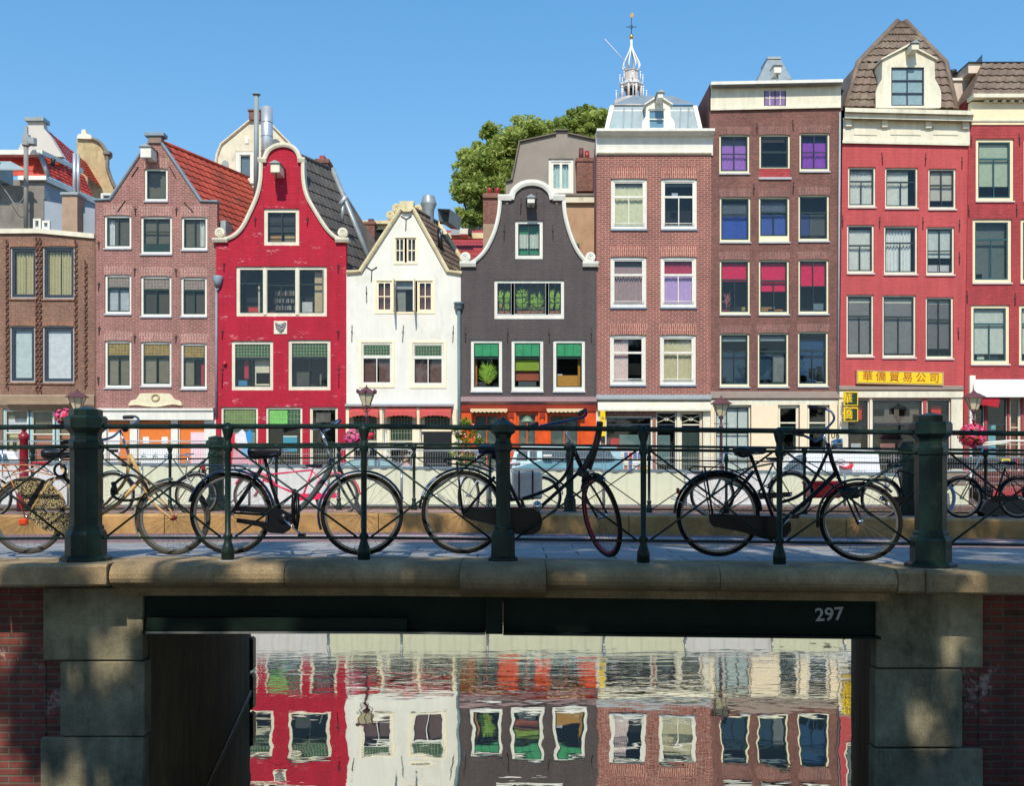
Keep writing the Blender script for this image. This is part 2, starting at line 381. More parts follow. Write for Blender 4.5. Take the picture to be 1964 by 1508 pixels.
                for i in range(int(it[3]) if len(it)>3 else 60):
                    t=random.uniform(-1.2,1.2); l=random.uniform(.25,1)*(zb-za); x0_=cx+random.uniform(-.3,.3)*rx; yy=Y+.2+random.random()*.15
                    p1=Vector((x0_,yy,za+(zb-za)*random.uniform(.05,.5))); p2=Vector((min(max(cx+math.sin(t)*rx,xa),xb),yy+random.uniform(-.05,.05),min(zb,p1.z+l*.6*abs(math.cos(t*.8))))); wv=Vector((.02+.02*random.random(),0,.012)); m_=(p1+p2)/2+Vector((0,0,.03))
                    mb.add([p1,m_-wv,m_+wv,p2],[(0,1,3),(0,3,2)])
                s.part(mb,'house_plant',mt,w)
            elif k=='leaded':
                nx,ny=it[3],it[4]; ml=it[5]
                s.part(mb.box(xa,xb,Y+.045,Y+.058,za,zb),'stained_glass',mt,w)
                m2=MB()
                for i in range(nx+1): x=xa+(xb-xa)*i/nx; m2.box(x-.008,x+.008,Y+.032,Y+.0445,za,zb)
                for j in range(ny+1): z=za+(zb-za)*j/ny; m2.box(xa,xb,Y+.034,Y+.0435,z-.008,z+.008)
                s.part(m2,'lead_strips',ml,w)
            elif k=='books':
                for j in range(3):
                    z=za+(zb-za)*j/3; mb.mat(cl((.06,.04,.03))).box(xa,xb,Y+.5,Y+.7,z,z+.03); x=xa+.02
                    while x<xb-.05:
                        wd=random.uniform(.02,.045); h=(zb-za)/3*random.uniform(.5,.75)
                        if random.random()<.85: mb.mat(cl(random.choice([(.3,.3,.28),(.12,.1,.1),(.2,.15,.1),(.05,.05,.08),(.4,.38,.33)]))).box(x,x+wd,Y+.5,Y+.62,z+.03,z+.03+h)
                        x+=wd+.004
                s.part(mb,'bookshelf',None,w)
        if sill:
            s.part(MB().bevbox(X0-.03*sill,X1+.03*sill,s.Y-.07*sill,s.Y+ins+.02,Z0-.075,Z0-.004+.01,.01),'sill',sillm or SILL,w)
        if arch:
            q=.07; rise=.035; n=8; bot=[];top=[]
            for i in range(n+1):
                u=i/n; x=X0+(X1-X0)*u; bot.append((x,Z1-.03+rise*(1-(2*u-1)**2)+.01)); top.append((X0-q+(X1-X0+2*q)*u,Z1+ah+rise*.6*(1-(2*u-1)**2)))
            s.part(MB().prism(bot+top[::-1],s.Y-.004,s.Y+.04),'lintel',arch,w)
        return w
    def anchors(s,pts,h=24,style=0):
        for x,y in pts:
            X,Z=s.X(x),s.Z(y); H2=h*s.S/2; lean=random.uniform(-.02,.02)
            mb=MB().tube([(X-lean,s.Y-.03,Z-H2),(X,s.Y-.045,Z),(X+lean,s.Y-.03,Z+H2)],.018,6).ball((X,s.Y-.05,Z+H2*.2),.04,.03,.04,6,4)
            if style: mb.tube([(X-.07,s.Y-.03,Z+H2*.6),(X+.07,s.Y-.03,Z+H2*.6)],.015,5)
            s.part(mb,'wall_anchor',IRON)
    def beam(s,x,y,w=.34,h=.42,L=.75,cap=ZINC,bm=WHITE,hook=True):
        X,Z=s.X(x),s.Z(y); Y=s.Y
        mb=MB().bevbox(X-w/2,X+w/2,Y-L,Y+.1,Z-h/2,Z+h/2,.02)
        b=s.part(mb,'hoist_beam',bm)
        q=.07; zt=Z+h/2+.003
        s.part(MB().add([(X-w/2-q,Y-L-q,zt),(X+w/2+q,Y-L-q,zt),(X+w/2+q,Y,zt),(X-w/2-q,Y,zt),(X,Y-L-q,zt+.14),(X,Y,zt+.14)],[(0,1,4),(0,4,5,3),(1,2,5,4),(0,3,2,1)]),'beam_cover',cap,b)
        if hook: s.part(MB().tube([(X,Y-L*.8,Z-h/2),(X,Y-L*.8,Z-h/2-.12),(X+.05,Y-L*.8,Z-h/2-.2)],.025,6),'hook',IRON,b)
    def band(s,name,mat,pts,t,d0,d1,closed=False):
        # coping band following px polyline pts (outer edge), thickness t px to the inside (right-hand side)
        P=[Vector((s.X(x),s.Z(y))) for x,y in pts]; T=t*s.S; n=len(P); inn=[]
        for i in range(n):
            d=(P[min(i+1,n-1)]-P[max(i-1,0)]).normalized(); nn=Vector((d.y,-d.x)); inn.append(P[i]+nn*T)
        mb=MB(); vs=[];
        for i in range(n):
            m_=(P[i]*.45+inn[i]*.55)
            vs+=[(P[i].x,s.Y+d0,P[i].y),(m_.x,s.Y+d0,m_.y),(inn[i].x,s.Y+d0+.05,inn[i].y),(inn[i].x,s.Y+d1,inn[i].y),(P[i].x,s.Y+d1,P[i].y)]
        fs=[(i*5+j,i*5+(j+1)%5,(i+1)*5+(j+1)%5,(i+1)*5+j) for i in range(n-1) for j in range(5)]+[(0,1,2,3,4),tuple((n-1)*5+j for j in (4,3,2,1,0))]
        return s.part(mb.add(vs,fs),name,mat)
    def pipe(s,pts,r,mat,name='flue_pipe',cap=None,seg=12):
        mb=MB().tube([s.P(*p) for p in pts],r,seg)
        o=s.part(mb,name,mat)
        if cap: p=Vector(s.P(*pts[-1])); s.part(MB().lathe((p.x,p.y),[(r*1.6,p.z),(r*1.7,p.z+.04),(r*.4,p.z+.14)],10),'cap',mat,o)
        return o
def curve(pts,n=6):
    # Catmull-Rom through px points
    out=[];P=[Vector(p) for p in pts]
    for i in range(len(P)-1):
        p0=P[max(i-1,0)];p1=P[i];p2=P[i+1];p3=P[min(i+2,len(P)-1)]
        for k in range(n):
            t=k/n; out.append(tuple(.5*((2*p1)+(p2-p0)*t+(2*p0-5*p1+4*p2-p3)*t*t+(-p0+3*p1-3*p2+p3)*t**3)))
    out.append(tuple(P[-1])); return out
def tiles(A,B,Cc,D,nc,nr,h=.06):
    A,B,Cc,D=map(Vector,(A,B,Cc,D)); nn=(B-A).cross(D-A).normalized()
    if nn.z<0 or (abs(nn.z)<.05 and nn.y>0): nn=-nn
    mb=MB(); seg=6; vs=[];fs=[]
    for r in range(nr):
        v0=r/nr; v1=min(1,(r+1)/nr+.01)
        for j,(v,l) in enumerate(((v0,0.0),(v1,h*.75),(v1,h*.75-.035))):
            for i in range(nc*seg+1):
                u=i/(nc*seg); ph=(i%seg)/seg
                k=h*.55*(math.sin(ph*2*math.pi)*.5+.5)**1.3
                p=(A*(1-u)+B*u)*(1-v)+(D*(1-u)+Cc*u)*v+nn*(l+k+ (0.004*math.sin(i*12.9+r*7.1)))
                vs.append(p)
    W_=nc*seg+1
    for r in range(nr):
        for j in (0,1):
            o=(r*3+j)*W_
            for i in range(W_-1): fs.append((o+i,o+i+1,o+W_+i+1,o+W_+i))
    mb.smooth=False; mb.add(vs,fs); return mb
def gable_roof(H,L,P,Rr,d,k,mat,nc=14,nr=10,y0=.3,ridge=True):
    def q(p,dd): v=Vector(H.P(*p)); return v+Vector((k*dd,y0+dd,0))
    mb=tiles(q(P,0),q(P,d),q(Rr,d),q(Rr,0),nc,nr); r1=H.part(mb,'roof',mat)
    mb=tiles(q(P,d),q(P,0),q(L,0),q(L,d),nc,nr); H.part(mb,'roof',mat)
    if ridge: H.part(MB().tube([q(P,0)+Vector((0,0,.05)),q(P,d)+Vector((0,0,.05))],.1,8),'ridge_tiles',mat,r1)
    return q
def scroll(H,x,y,r,mat,flip=1,d0=-.12,d1=.2):
    X,Z,Rr=H.X(x),H.Z(y),r*H.S
    pts=[(X+Rr*math.cos(t),Z+Rr*math.sin(t)) for t in [2*math.pi*i/20 for i in range(20)]]
    o=H.part(MB().prism(pts,H.Y+d0,H.Y+d1),'scroll',mat)
    sp=[]
    for i in range(26):
        t=i/25*4.2*math.pi; rr=Rr*.85*(1-i/30); sp.append((X+flip*rr*math.cos(t),H.Y+d0-.012,Z-rr*math.sin(t)))
    H.part(MB().tube(sp,.022,6),'volute',mat,o)
DARKIN=(.02,.022,.02)
# ================================================================== H1 brown corner house
H=House('corner_house','brown brick corner house with dark framed windows and zigzag brick ribs, at the left edge','house',90,dy=.0)
lace=sr(196,186,140); blu=sr(210,225,222); wht=sr(232,236,240)
GREYF=M('pale_grey_frame',sr(168,168,162),.6,.08,4)
NAVY=M('navy_sash',sr(44,54,70),.4,.1,4)
for (a,b,c,d,ct) in ((19,473,70,573,'l'),(81,472,143,574,'l'),(18,625,67,734,'p'),(81,625,142,735,'q')):
    ins=[('curt',lace,(.06,.5,0,1),.1),('curt',lace,(.52,.96,0,1),.1)] if ct=='l' else [('blind',blu if ct=='p' else wht,(0,1,0,1))]
    H.win(a,b,c,d,'single',GREYF,NAVY,ins,fw=.07,sw=.12,sill=1,arch=AR_BROWN,ah=.2,sillm=AR_BROWN)
BLU=M('pale_blue_shop_paint',sr(160,206,214),.5,.08,4)
H.win(5,784,55,905,'T:.62',BLU,CREAM,[('curt',(.75,.75,.78),(0,1,.64,.86),.2),('curt',(.18,.17,.12),(0,1,.86,1),.2),('flat',sr(214,206,160),(0,1,0,.6),'door_leaf'),('flat',sr(70,90,110),(.2,.4,.08,.5),'door_glass'),('flat',sr(70,90,110),(.55,.75,.08,.5),'door_glass')],sill=0,fw=.08)
H.win(56,784,105,905,'T:.6',BLU,CREAM,[('curt',sr(118,112,90),(0,1,.62,1),.2),('flat',sr(190,116,84),(0,1,0,.58),'poster')],sill=0,fw=.1)
H.win(106,784,178,905,'T:.6',BLU,CREAM,[('curt',sr(118,112,90),(0,1,.62,1),.2),('flat',sr(196,120,84),(0,1,0,.58),'poster')],sill=0,fw=.1)
H.wall([(-160,452),(0,448),(75,445),(143,452),(182,455),(182,955),(-160,955)],BR_BROWN)
H.win(-60,473,-8,573,'single',GREYF,NAVY,(),hole=False,ins=-.02,rd=.05) if 0 else None
# stone band and canopy ledge above the shop
STB=M('sandstone_band',sr(150,130,108),.9,.15,3,bmp=.01,bsc=20)
H.prof('stone_band',STB,-160,182,[(-.02,757),(-.1,760),(-.1,777),(-.02,782)])
H.prof('canopy',STB,22,140,[(-.1,771),(-.45,774),(-.45,777),(-.1,788)])
H.prof('cornice',CREAM,-160,75,[(-.12,441),(-.12,450),(.3,450),(.3,441)],slope=-2)
H.prof('cornice',CREAM,75,182,[(-.12,439),(-.12,448),(.3,448),(.3,439)],slope=10)
RIB=M('dark_rib_brick',sr(104,68,56),.9,.2,6)  # zigzag ribs in a darker brown than the wall
for x,ya,yb in ((14,460,748),(71,455,758),(78,455,758),(146,460,735),(165,500,750)):
    n=int((yb-ya)/6); Lp=[];Rp=[]
    for i in range(n):
        q_=1.6 if i%2 else -1.6
        for yy in (ya+6*i,ya+6*i+5.6): Lp.append((H.X(x+q_-1.2),H.Z(yy))); Rp.append((H.X(x+q_+1.2),H.Z(yy)))
    H.part(MB().prism(Lp+Rp[::-1],H.Y-.07,H.Y+.02),'brick_rib',RIB)
# lettering pieces on the shop window poster
text('lettering','S_ _LER',.36,WHITE,H.P(78,826,.1),(R(90),0,0),H.r,.01,sx=.8) if 0 else None
H.body(-160,181,448,BR_BROWN,9,.1)
# ================================================================== H2 mauve brick spout-gable house
H=House('gable_house','mauve brick spout gable house with nine small windows and a red tiled roof','house',298,dy=.05)
g=sr(120,116,100); dk=DARKIN; LG=M('lead_grey',sr(132,150,162),.6,.15,3)
H.win(276,322,321,385,'single',WHITE,DGREEN,[('blind',sr(110,108,88))],sill=1,sw=.05,arch=AR_MAUVE,ah=.5)
H.win(199,412,251,476,'two',WHITE,DGREEN,[('curt',sr(220,222,220),(0,.28,0,1)),('blind',sr(104,100,88),(.3,1,0,1))],arch=AR_MAUVE,ah=.5)
H.win(269,414,329,487,'cross',WHITE,DGREEN,[('blind',sr(112,108,92))],arch=AR_MAUVE,ah=.45,base=(.22,DGREEN))
H.win(347,415,397,479,'two',WHITE,DGREEN,[('blind',sr(112,108,92),(0,.7,0,1)),('curt',sr(220,222,214),(.7,1,0,1))],arch=AR_MAUVE,ah=.5)
lead=M('leaded_pattern_grey',sr(120,112,110),.5,.4,9); amber=M('amber_stained_glass',sr(132,112,52),.3,.35,6); leadm=M('lead_came',sr(160,150,130),.5,.1,4)
for x0,x1,y0,y1,ct in ((200,251,526,602,0),(269,328,529,607,1),(346,396,531,607,2)):
    H.win(x0,y0,x1,y1,'T2:.68',WHITE,DGREEN,[('leaded',lead,(0,1,.72,1),8,3,leadm)]+([('slats',sr(230,236,240),(0,1,0,.66))] if ct==0 else [('blind',sr(70,68,58),(0,.45,0,.68)),('blind',sr(84,76,62),(.55,1,0,.6))]),arch=AR_MAUVE,ah=.42)
for x0,x1,y0,y1,ct in ((200,251,653,744,0),(269,328,655,741,1),(346,396,658,746,2)):
    H.win(x0,y0,x1,y1,'T2:.68',WHITE,DGREEN,[('leaded',amber,(0,1,.72,1),7,4,leadm),('blind',sr(140,132,112),(0,.45,0,.68)),('blind',sr(128,118,98),(.55,1,0,.68)) if ct<2 else ('curt',sr(190,50,70),(.75,1,0,.55))],arch=AR_MAUVE,ah=.42)
ORG=M('orange_board',sr(226,122,44),.6,.12,5)
for a,b in ((204,249),(263,328),(341,392)):
    w=H.win(a,804,b,930,'single',WHITE,WHITE,[],sill=0,fw=.05,sw=0,rd=.3)
    H.box('orange_panel',ORG,a+3,808,b-3,928,.1,.14,w)
    H.box('panel_rail',ORG,a+3,820,b-3,823,.08,.1,w)
PAPER=M('white_paper',(.82,.82,.8),.7,.04,5); PINKP=M('pink_poster',sr(240,205,215),.7,.06,8)
for a,b,c,d in ((205,222,247,950),(264,860,327,905),(272,838,284,851),(308,838,320,851),(206,829,228,868)):
    H.box('pasted_paper',PAPER,a,b if b<930 else 868,c,min(d,905) if d<950 else 905,.085,.092) if not (a==205) else H.box('pasted_paper',PAPER,208,862,225,905,.085,.092)
H.box('pink_poster',PINKP,364,829,391,900,.085,.092)
INK=M('blue_poster_ink',sr(90,140,165),.7,.1,5)
for i in range(3):
    X=H.X(274+22*i); Z=H.Z(874)
    mb=MB().tube([(X-.1,H.Y+.083,Z-.12),(X,H.Y+.083,Z+.12),(X+.12,H.Y+.083,Z-.1)],.02,4).tube([(X-.12,H.Y+.083,Z-.02),(X+.05,H.Y+.083,Z-.07)],.03,4)
    H.part(mb,'poster_drawing',INK)
H.wall([(182,385),(209,385),(283,274),(310,274),(388,386),(416,386),(416,955),(182,955)],BR_MAUVE)
H.band('coping',LG,[(180,381),(208,381),(280,273)],5,-.1,.35); H.band('coping',LG,[(312,273),(387,384),(417,384)],5,-.1,.35)
H.box('gable_cap',LG,278,254,316,262,-.18,.4,bev=.03); H.box('gable_neck',M('weathered_stone',sr(140,120,110),.9,.2,4),284,262,310,275,-.1,.35,bev=.02)
H.beam(290,301,.5,.5,.8,bm=WHITE)
H.anchors([(189,470),(259,405),(338,405),(258,521),(337,522),(189,549),(190,634),(258,650),(337,651),(188,730)],16,1)
for a,b in (((265,319),(252,339)),((325,319),(337,341)),((240,384),(225,406)),((353,388),(371,407))):
    H.part(MB().tube([H.P(*a,-.03),H.P(*b,-.03)],.02,5),'wall_anchor',IRON)
H.prof('shop_fascia',WHITE,190,411,[(-.02,783),(-.3,784),(-.3,788),(-.22,790),(-.22,806),(-.02,806)])
for x0,x1 in ((186,204),(249,263),(328,341),(392,414)): H.box('shop_pilaster',WHITE,x0,806,x1,950,-.05,.02)
# sandstone cartouche above the shop
mb=MB().prism([(H.X(x),H.Z(y)) for x,y in curve([(247,778),(252,769),(262,766),(268,757),(276,755),(320,755),(329,758),(335,766),(345,769),(349,778),(330,776),(298,781),(262,777)],3)],H.Y-.12,H.Y+.02); car=H.part(mb,'stone_ornament',M('cream_sandstone',sr(226,216,184),.8,.1,5,bmp=.02,bsc=9))
H.part(MB().tube([H.P(298+7*math.cos(t),763+6*math.sin(t),-.14) for t in [i*.4 for i in range(16)]],.04,6,closed=True),'ring_carving',STONE_OLD,car)
q=gable_roof(H,(174,452),(297,266),(420,452),6.7,.42,TILE_RED2,16,13)
H.part(MB().add([q((297,268),6.7),q((420,452),6.7),q((174,452),6.7)],[(0,1,2)]),'rear_gable',BR_MAUVE)
H.body(183,415,452,BR_MAUVE,6.6,.42)
H.pipe([(415,546,-.12),(415,800,-.12)],.055,LG,'drainpipe'); 
mb=MB().lathe((H.X(419),H.Y-.16),[(.1,H.Z(552)),(.2,H.Z(543)),(.24,H.Z(533)),(.2,H.Z(530))],10).tube([H.P(419,552,-.16),H.P(415,560,-.12)],.05,8); H.part(mb,'rain_hopper',LG)
mb=MB().bevbox(H.X(417),H.X(428),H.Y+.4,H.Y+1.6,H.Z(452),H.Z(418),.02); H.part(mb,'dormer',ZINC)
# ================================================================== H3 crimson bell-gable
H=House('gable_house','crimson bell gable house with cream scrolls and peeling red paint','house',540,dy=-.03)
SW=M('teal_black_sash',sr(34,54,58),.35,.1,4)
gr=M('green_leaded_glass',sr(40,92,62),.3,.4,7); brg=M('bright_green_glass',sr(110,200,90),.4,.15,4)
H.win(506,400,574,471,'G23',CREAM,SW,[('blind',(.05,.05,.045),(0,1,.35,1)),('flat',sr(200,150,92),(0,.45,0,.32)),('flat',sr(196,170,120),(.55,1,0,.32))],sill=0,fw=.17,fb=.17)
w=H.win(453,511,627,607,'single',CREAM,None,[],shell=True,sill=0,fw=.14,sw=0,fb=.16)
for i,(a,b,st) in enumerate(((459,505,'T:.68'),(511,567,'T2:.64'),(573,620,'T:.66'))):
    w2=H.win(a,516,b,602,st,CREAM,SW,[[('flat',sr(205,60,46),(.3,.72,.02,.16),'red_lamp'),('flat',(.55,.5,.4),(.72,.8,0,.65))],[('books',None,(.2,1,.1,.6)),('flat',sr(220,30,30),(.05,.2,0,.06),'red_box')],[('flat',sr(205,180,140),(.6,1,0,1)),('flat',(.6,.6,.56),(.05,.5,.02,.28),'box_fan')]][i],sill=0,fw=.02,fb=.03,hole=False,ins=.07,rd=.7)
for a in (508,570): H.box('mullion',CREAM,a-3,514,a+3,604,.03,.16,w)
for a,b,c,d,ins in ((444,654,524,749,[('flat',sr(236,224,192),(.52,1,0,1)),('flat',(.13,.13,.13),(.56,.98,.08,.34),'fan_unit'),('flat',sr(190,40,70),(.22,.34,.2,1)),('flat',sr(60,140,180),(.05,.3,.02,.16),'blue_toy')]),(553,652,634,749,[('flat',(.08,.08,.07),(.1,.45,0,.35)),('flat',(.2,.2,.18),(.75,.8,.05,.3))])):
    H.win(a,b,c,d,'T2:.66',CREAM,SW,[('leaded',gr,(0,1,.7,1),12,4,leadm)]+ins,sill=0,fw=.15,fb=.17)
H.win(424,781,495,930,'T:.78',CREAM,SW,[('leaded',M('olive_leaded_glass',sr(100,130,70),.3,.3,5),(0,1,.8,1),12,3,leadm),('flat',sr(150,170,150),(0,1,0,.78),'poster'),('flat',sr(206,150,160),(.2,.62,.05,.42),'poster')],sill=0,fw=.1)
H.win(510,781,580,930,'T:.78',CREAM,SW,[('leaded',gr,(.6,1,.8,1),4,3,leadm),('leaded',brg,(0,.6,.8,1),7,3,leadm),('flat',sr(40,170,205),(.42,.86,.42,.62),'turquoise_banner'),('flat',sr(220,225,220),(.42,.86,.62,.64),'banner_rail')],sill=0,fw=.1)
H.win(594,781,648,930,'T:.78',CREAM,CREAM,[('blind',sr(110,104,100),(.15,.75,.82,.96)),('blind',sr(120,30,36),(0,1,0,.18))],sill=0,fw=.08)
L1=[(437,452),(455,440),(476,410),(490,377),(499,345),(501,318)]
R1=[(582,318),(584,345),(591,374),(606,404),(624,434),(645,452)]
arc=[(544+34*math.cos(t),312-33*math.sin(t)) for t in [math.pi*i/12 for i in range(12,-1,-1)]]
outl=[(415,466),(437,464)]+L1[0:]+arc+R1+[(646,464),(664,466),(664,955),(415,955)]
H.wall(outl,BR_RED)
H.band('coping',CREAM,curve([(430,457),(446,451),(462,436),(478,405),(491,374),(497,345),(498,312)]),7,-.14,.4)
H.band('coping',CREAM,curve([(503,309),(511,290),(525,279),(544,275),(562,279),(574,290),(581,309)]),8,-.16,.4)
H.band('coping',CREAM,curve([(585,312),(586,345),(592,374),(607,402),(626,432),(642,450),(655,457)]),7,-.14,.4)
for a,b in ((496,512),(572,586)): H.prof('coping_ledge',CREAM,a,b,[(-.2,304),(-.2,307),(-.14,313),(.35,313),(.35,304)])
scroll(H,423,447,9.5,CREAM,1); scroll(H,658,447,9.5,CREAM,-1)
for a,b in ((409,438),(644,670)): H.prof('scroll_plinth',CREAM,a,b,[(-.22,458),(-.22,461),(-.15,466),(.35,466),(.35,458)])
H.beam(537,334,.42,.42,1.0,bm=CREAM)
H.box('stone_plaque',CREAM,526,616,551,641,-.04,.02)
mb=MB().prism([(H.X(x),H.Z(y)) for x,y in curve([(528,619),(538,622),(549,619),(547,630),(538,638),(530,630)],3)],H.Y-.07,H.Y-.03); pl=H.part(mb,'plaque_carving',M('plaque_blue_grey',sr(120,124,128),.8,.2,8))
H.part(MB().tube([H.P(x,y,-.09) for x,y in ((534,622),(541,625),(535,629),(543,632),(538,636))],.03,6),'carved_figure',M('plaque_pale',sr(200,190,180),.8,.1,8),pl)
H.anchors([(490,425),(590,425),(430,512),(649,515),(427,642),(649,642)],18,1); H.anchors([(427,722),(650,722)],44,1)
H.part(MB().ball(H.P(431,697,-.1),.09,.09,.09,8,6),'alarm_light',M('red_alarm',sr(190,70,60),.4,0))
q=gable_roof(H,(457,540),(556,288),(655,540),2.9,.47,TILE_DK,10,11,y0=.36)
A=q((556,288),2.9);B=q((655,540),2.9);D2=q((457,540),2.9)
e=Vector((1.6,1.5,0)); H.part(MB().add([A,B,B+Vector((1.6,1.6,-.3)),A+Vector((1.0,1.6,-2.0)),D2,D2+Vector((.6,1.6,-.3))],[(0,1,2,3),(0,3,5,4)]),'roof',TILE_DK)
H.part(MB().tube([A+Vector((.05,0,.08)),B+Vector((.15,0,.08))],.14,8),'zinc_hip',ZINC)
H.pipe([(665,376,1.2),(652,392,1.2)][::-1],.11,STEEL,'flue_pipe'); H.pipe([(656,425,1.3),(658,388,1.3)],.09,ZINC)
H.body(416,655,541,BR_RED,2.9,.47)
# ================================================================== H4 white gable
H=House('gable_house','white plastered narrow gable house with scalloped red awnings over its ground floor','house',773,dy=.02)
CR2=M('warm_cream_paint',sr(246,232,200),.5,.05,3)
H.win(755,453,801,507,'single',CR2,CR2,[],shell=True,sill=0,fw=.07,sw=0,ins=-.03)
for a,b in ((757,776),(780,799)): H.win(a,456,b,504,'cross',CR2,CR2,[('blind',(.06,.06,.06),(0,1,0,1))],sill=0,fw=.02,sw=.05,hole=False,ins=.0,rd=.4)
dusk=sr(120,84,80)
w=H.win(718,535,834,602,'single',CR2,CR2,[],shell=True,sill=0,fw=.08,sw=0,ins=-.02)
for a,b in ((721,753),(800,831)): H.win(a,538,b,599,'cross',CR2,CR2,[('curt',dusk,(.1,1,0,.9),.3)],sill=0,fw=.03,sw=.085,hole=False,ins=.0,rd=.5)
H.win(758,537,795,600,'single',CR2,None,[('flat',(.28,.3,.28),(0,.5,0,.75)),('blind',(.4,.42,.42),(0,1,.75,1))],sill=0,fw=.03,sw=0,hole=False,ins=.03,rd=1.2,room=INTL)
for x,sgn in ((757,-1),(796,1)):
    X=H.X(x); H.part(MB().box(X-.03,X+.03,H.Y-.75,H.Y-.01,H.Z(600),H.Z(538)),'open_casement',CR2,w)
for a,b,c,d in ((688,652,757,744),(786,653,856,745)):
    H.win(a,b,c,d,'T2:.66',CR2,WHITE,[('leaded',gr,(0,1,.7,1),11,4,leadm),('curt',sr(120,92,88),(0,.45,0,.62),.25),('curt',sr(120,92,88),(.55,1,0,.6),.25)],sill=0,fw=.12,sw=.1,ins=-.03)
for a,b in ((672,728),(742,796),(808,868)):
    H.win(a,786,b,945,'T:.62',CR2,CREAM,[('leaded',M('dark_green_leaded',sr(30,60,44),.3,.4,7),(0,1,.64,1),8,4,leadm)],sill=0,fw=.1,sw=.05)
outl=[(664,524),(690,524),(768,400),(794,400),(861,524),(884,525),(884,955),(664,955)]
H.wall(outl,PLASTER)
RIMP=M('yellowed_plaster_rim',sr(222,208,168),.8,.15,3,stain=sr(160,136,84),stz=1.5)
H.band('coping',RIMP,[(665,519),(688,519),(766,398)],7,-.16,.35); H.band('coping',RIMP,[(795,398),(862,519),(886,521)],7,-.16,.35)
H.part(MB().prism([(H.X(x),H.Z(y)) for x,y in ((767,387),(794,387),(793,402),(787,407),(774,407),(768,402))],H.Y-.18,H.Y+.35),'gable_cap',RIMP)
# fixed iron ties in Y form
for x,y in ((713,518),(779,420)):
    H.part(MB().tube([H.P(x-10,y-6,-.03),H.P(x,y,-.03),H.P(x+10,y-6,-.03)],.022,5).tube([H.P(x,y,-.03),H.P(x-1,y+22,-.03)],.022,5),'wall_anchor',IRON)
H.anchors([(703,565),(675,640),(773,640),(869,641)],32)
AWN=M('red_awning',sr(196,82,76),.8,.12,4)
for a,b in ((672,728),(740,799),(806,866)):
    X0,X1=H.X(a),H.X(b); n=24; vs=[];fs=[]
    for i in range(n+1):
        u=i/n; x=X0+(X1-X0)*u; arch=.22*(math.sin(math.pi*u)**.6)
        for d,z in ((-.05,H.Z(783)),(-.42,H.Z(790)),(-.44,H.Z(790)-.30+arch*.6-.05*abs(math.sin(u*7*math.pi)))): vs.append((x,H.Y+d,z))
    for i in range(n): fs+=[(i*3,i*3+3,i*3+4,i*3+1),(i*3+1,i*3+4,i*3+5,i*3+2)]
    aw=H.part(MB().add(vs,fs),'awning',AWN)
    for xx in (X0,X1): H.part(MB().add([(xx,H.Y-.05,H.Z(783)),(xx,H.Y-.42,H.Z(790)),(xx,H.Y-.42,H.Z(812)),(xx,H.Y-.05,H.Z(830))],[(0,1,2,3)]),'awning_side',AWN,aw)
H.prof('shop_cornice',GREYP,663,870,[(-.02,775),(-.28,776),(-.28,780),(-.02,782)])
for x in (667,731,802,872):
    H.box('shop_pilaster',CR2,x-3,783,x+3,950,-.12,.02); H.box('downlight_rail',GREYP,x+5,786,x+6.5,842,-.16,-.1)
H.box('door_panel',BLACKP,812,828,866,945,-.02,.02); H.box('door_lintel',CR2,808,822,869,828,-.06,.02)
LW=M('white_lettering',(.75,.75,.72),.5,0)
for cx in (683,765):
    mb=MB()
    for k in range(9):
        t=math.pi*(.08+.105*k)
        for sg in (1,-1): mb.tube([H.P(cx+20*math.cos(t)+2.2*math.cos(u),868-sg*20*math.sin(t)+2.6*math.sin(u),.02) for u in [j*.9 for j in range(6)]],.022,4)
    mb.tube([H.P(cx-22,862,.02),H.P(cx-26,868,.02),H.P(cx-22,874,.02)],.02,4).tube([H.P(cx+22,862,.02),H.P(cx+26,868,.02),H.P(cx+22,874,.02)],.02,4)
    H.part(mb,'window_ornament',LW)
H.pipe([(880,592,-.15),(881,950,-.15)],.075,M('teal_grey_pipe',sr(100,122,126),.5,.1,4),'drainpipe')
H.part(MB().lathe((H.X(880),H.Y-.15),[(.09,H.Z(597)),(.19,H.Z(592)),(.2,H.Z(585)),(.24,H.Z(584)),(.24,H.Z(581))],12),'rain_hopper',MATS['teal_grey_pipe'])
q=gable_roof(H,(686,522),(781,392),(864,522),3.4,.32,M('brown_slate_tile',sr(110,92,78),.7,.3,2,stain=sr(150,140,110),stz=.6),8,9)
H.part(MB().tube([q((781,392),3.5)+Vector((0,0,.1)),q((864,522),3.5)+Vector((0,0,.1))],.16,6),'roof_edge',RIMP)
H.part(MB().add([q((781,392),3.5),q((864,522),3.5),q((686,522),3.5)],[(0,1,2)]),'rear_gable',PLASTER)
H.body(665,883,524,PLASTER,3.4,.32)
_v=lambda y:W(0,y,(H.Y+3)/F).z
H.part(MB().lathe((W(822,0,(H.Y+3)/F).x,H.Y+3.0),[(.26,_v(470)),(.26,_v(428)),(.27,_v(418)),(.28,_v(404)),(.40,_v(393)),(.40,_v(390)),(.29,_v(377)),(.28,_v(376))],18),'roof_ventilator',ZINC)
dz=MB().add([H.P(829,400,2.2),H.P(855,401,2.2),H.P(853,426,2.2),H.P(834,424,2.2)],[(0,3,2,1)]); 
mb=MB(); a=[Vector(H.P(839,400,2.2)),Vector(H.P(863,401,2.2)),Vector(H.P(860,426,2.2)),Vector(H.P(842,424,2.2))]; bk=[v+Vector((.5,1.2,-.1)) for v in a]
mb.add(a+bk,[(0,1,5,4),(1,2,6,5),(2,3,7,6),(3,0,4,7)]); du=H.part(mb,'air_duct',ZINC); H.part(MB().add([v+Vector((0,.6,0)) for v in a],[(0,1,2,3)]),'duct_mouth',BLACKP,du)
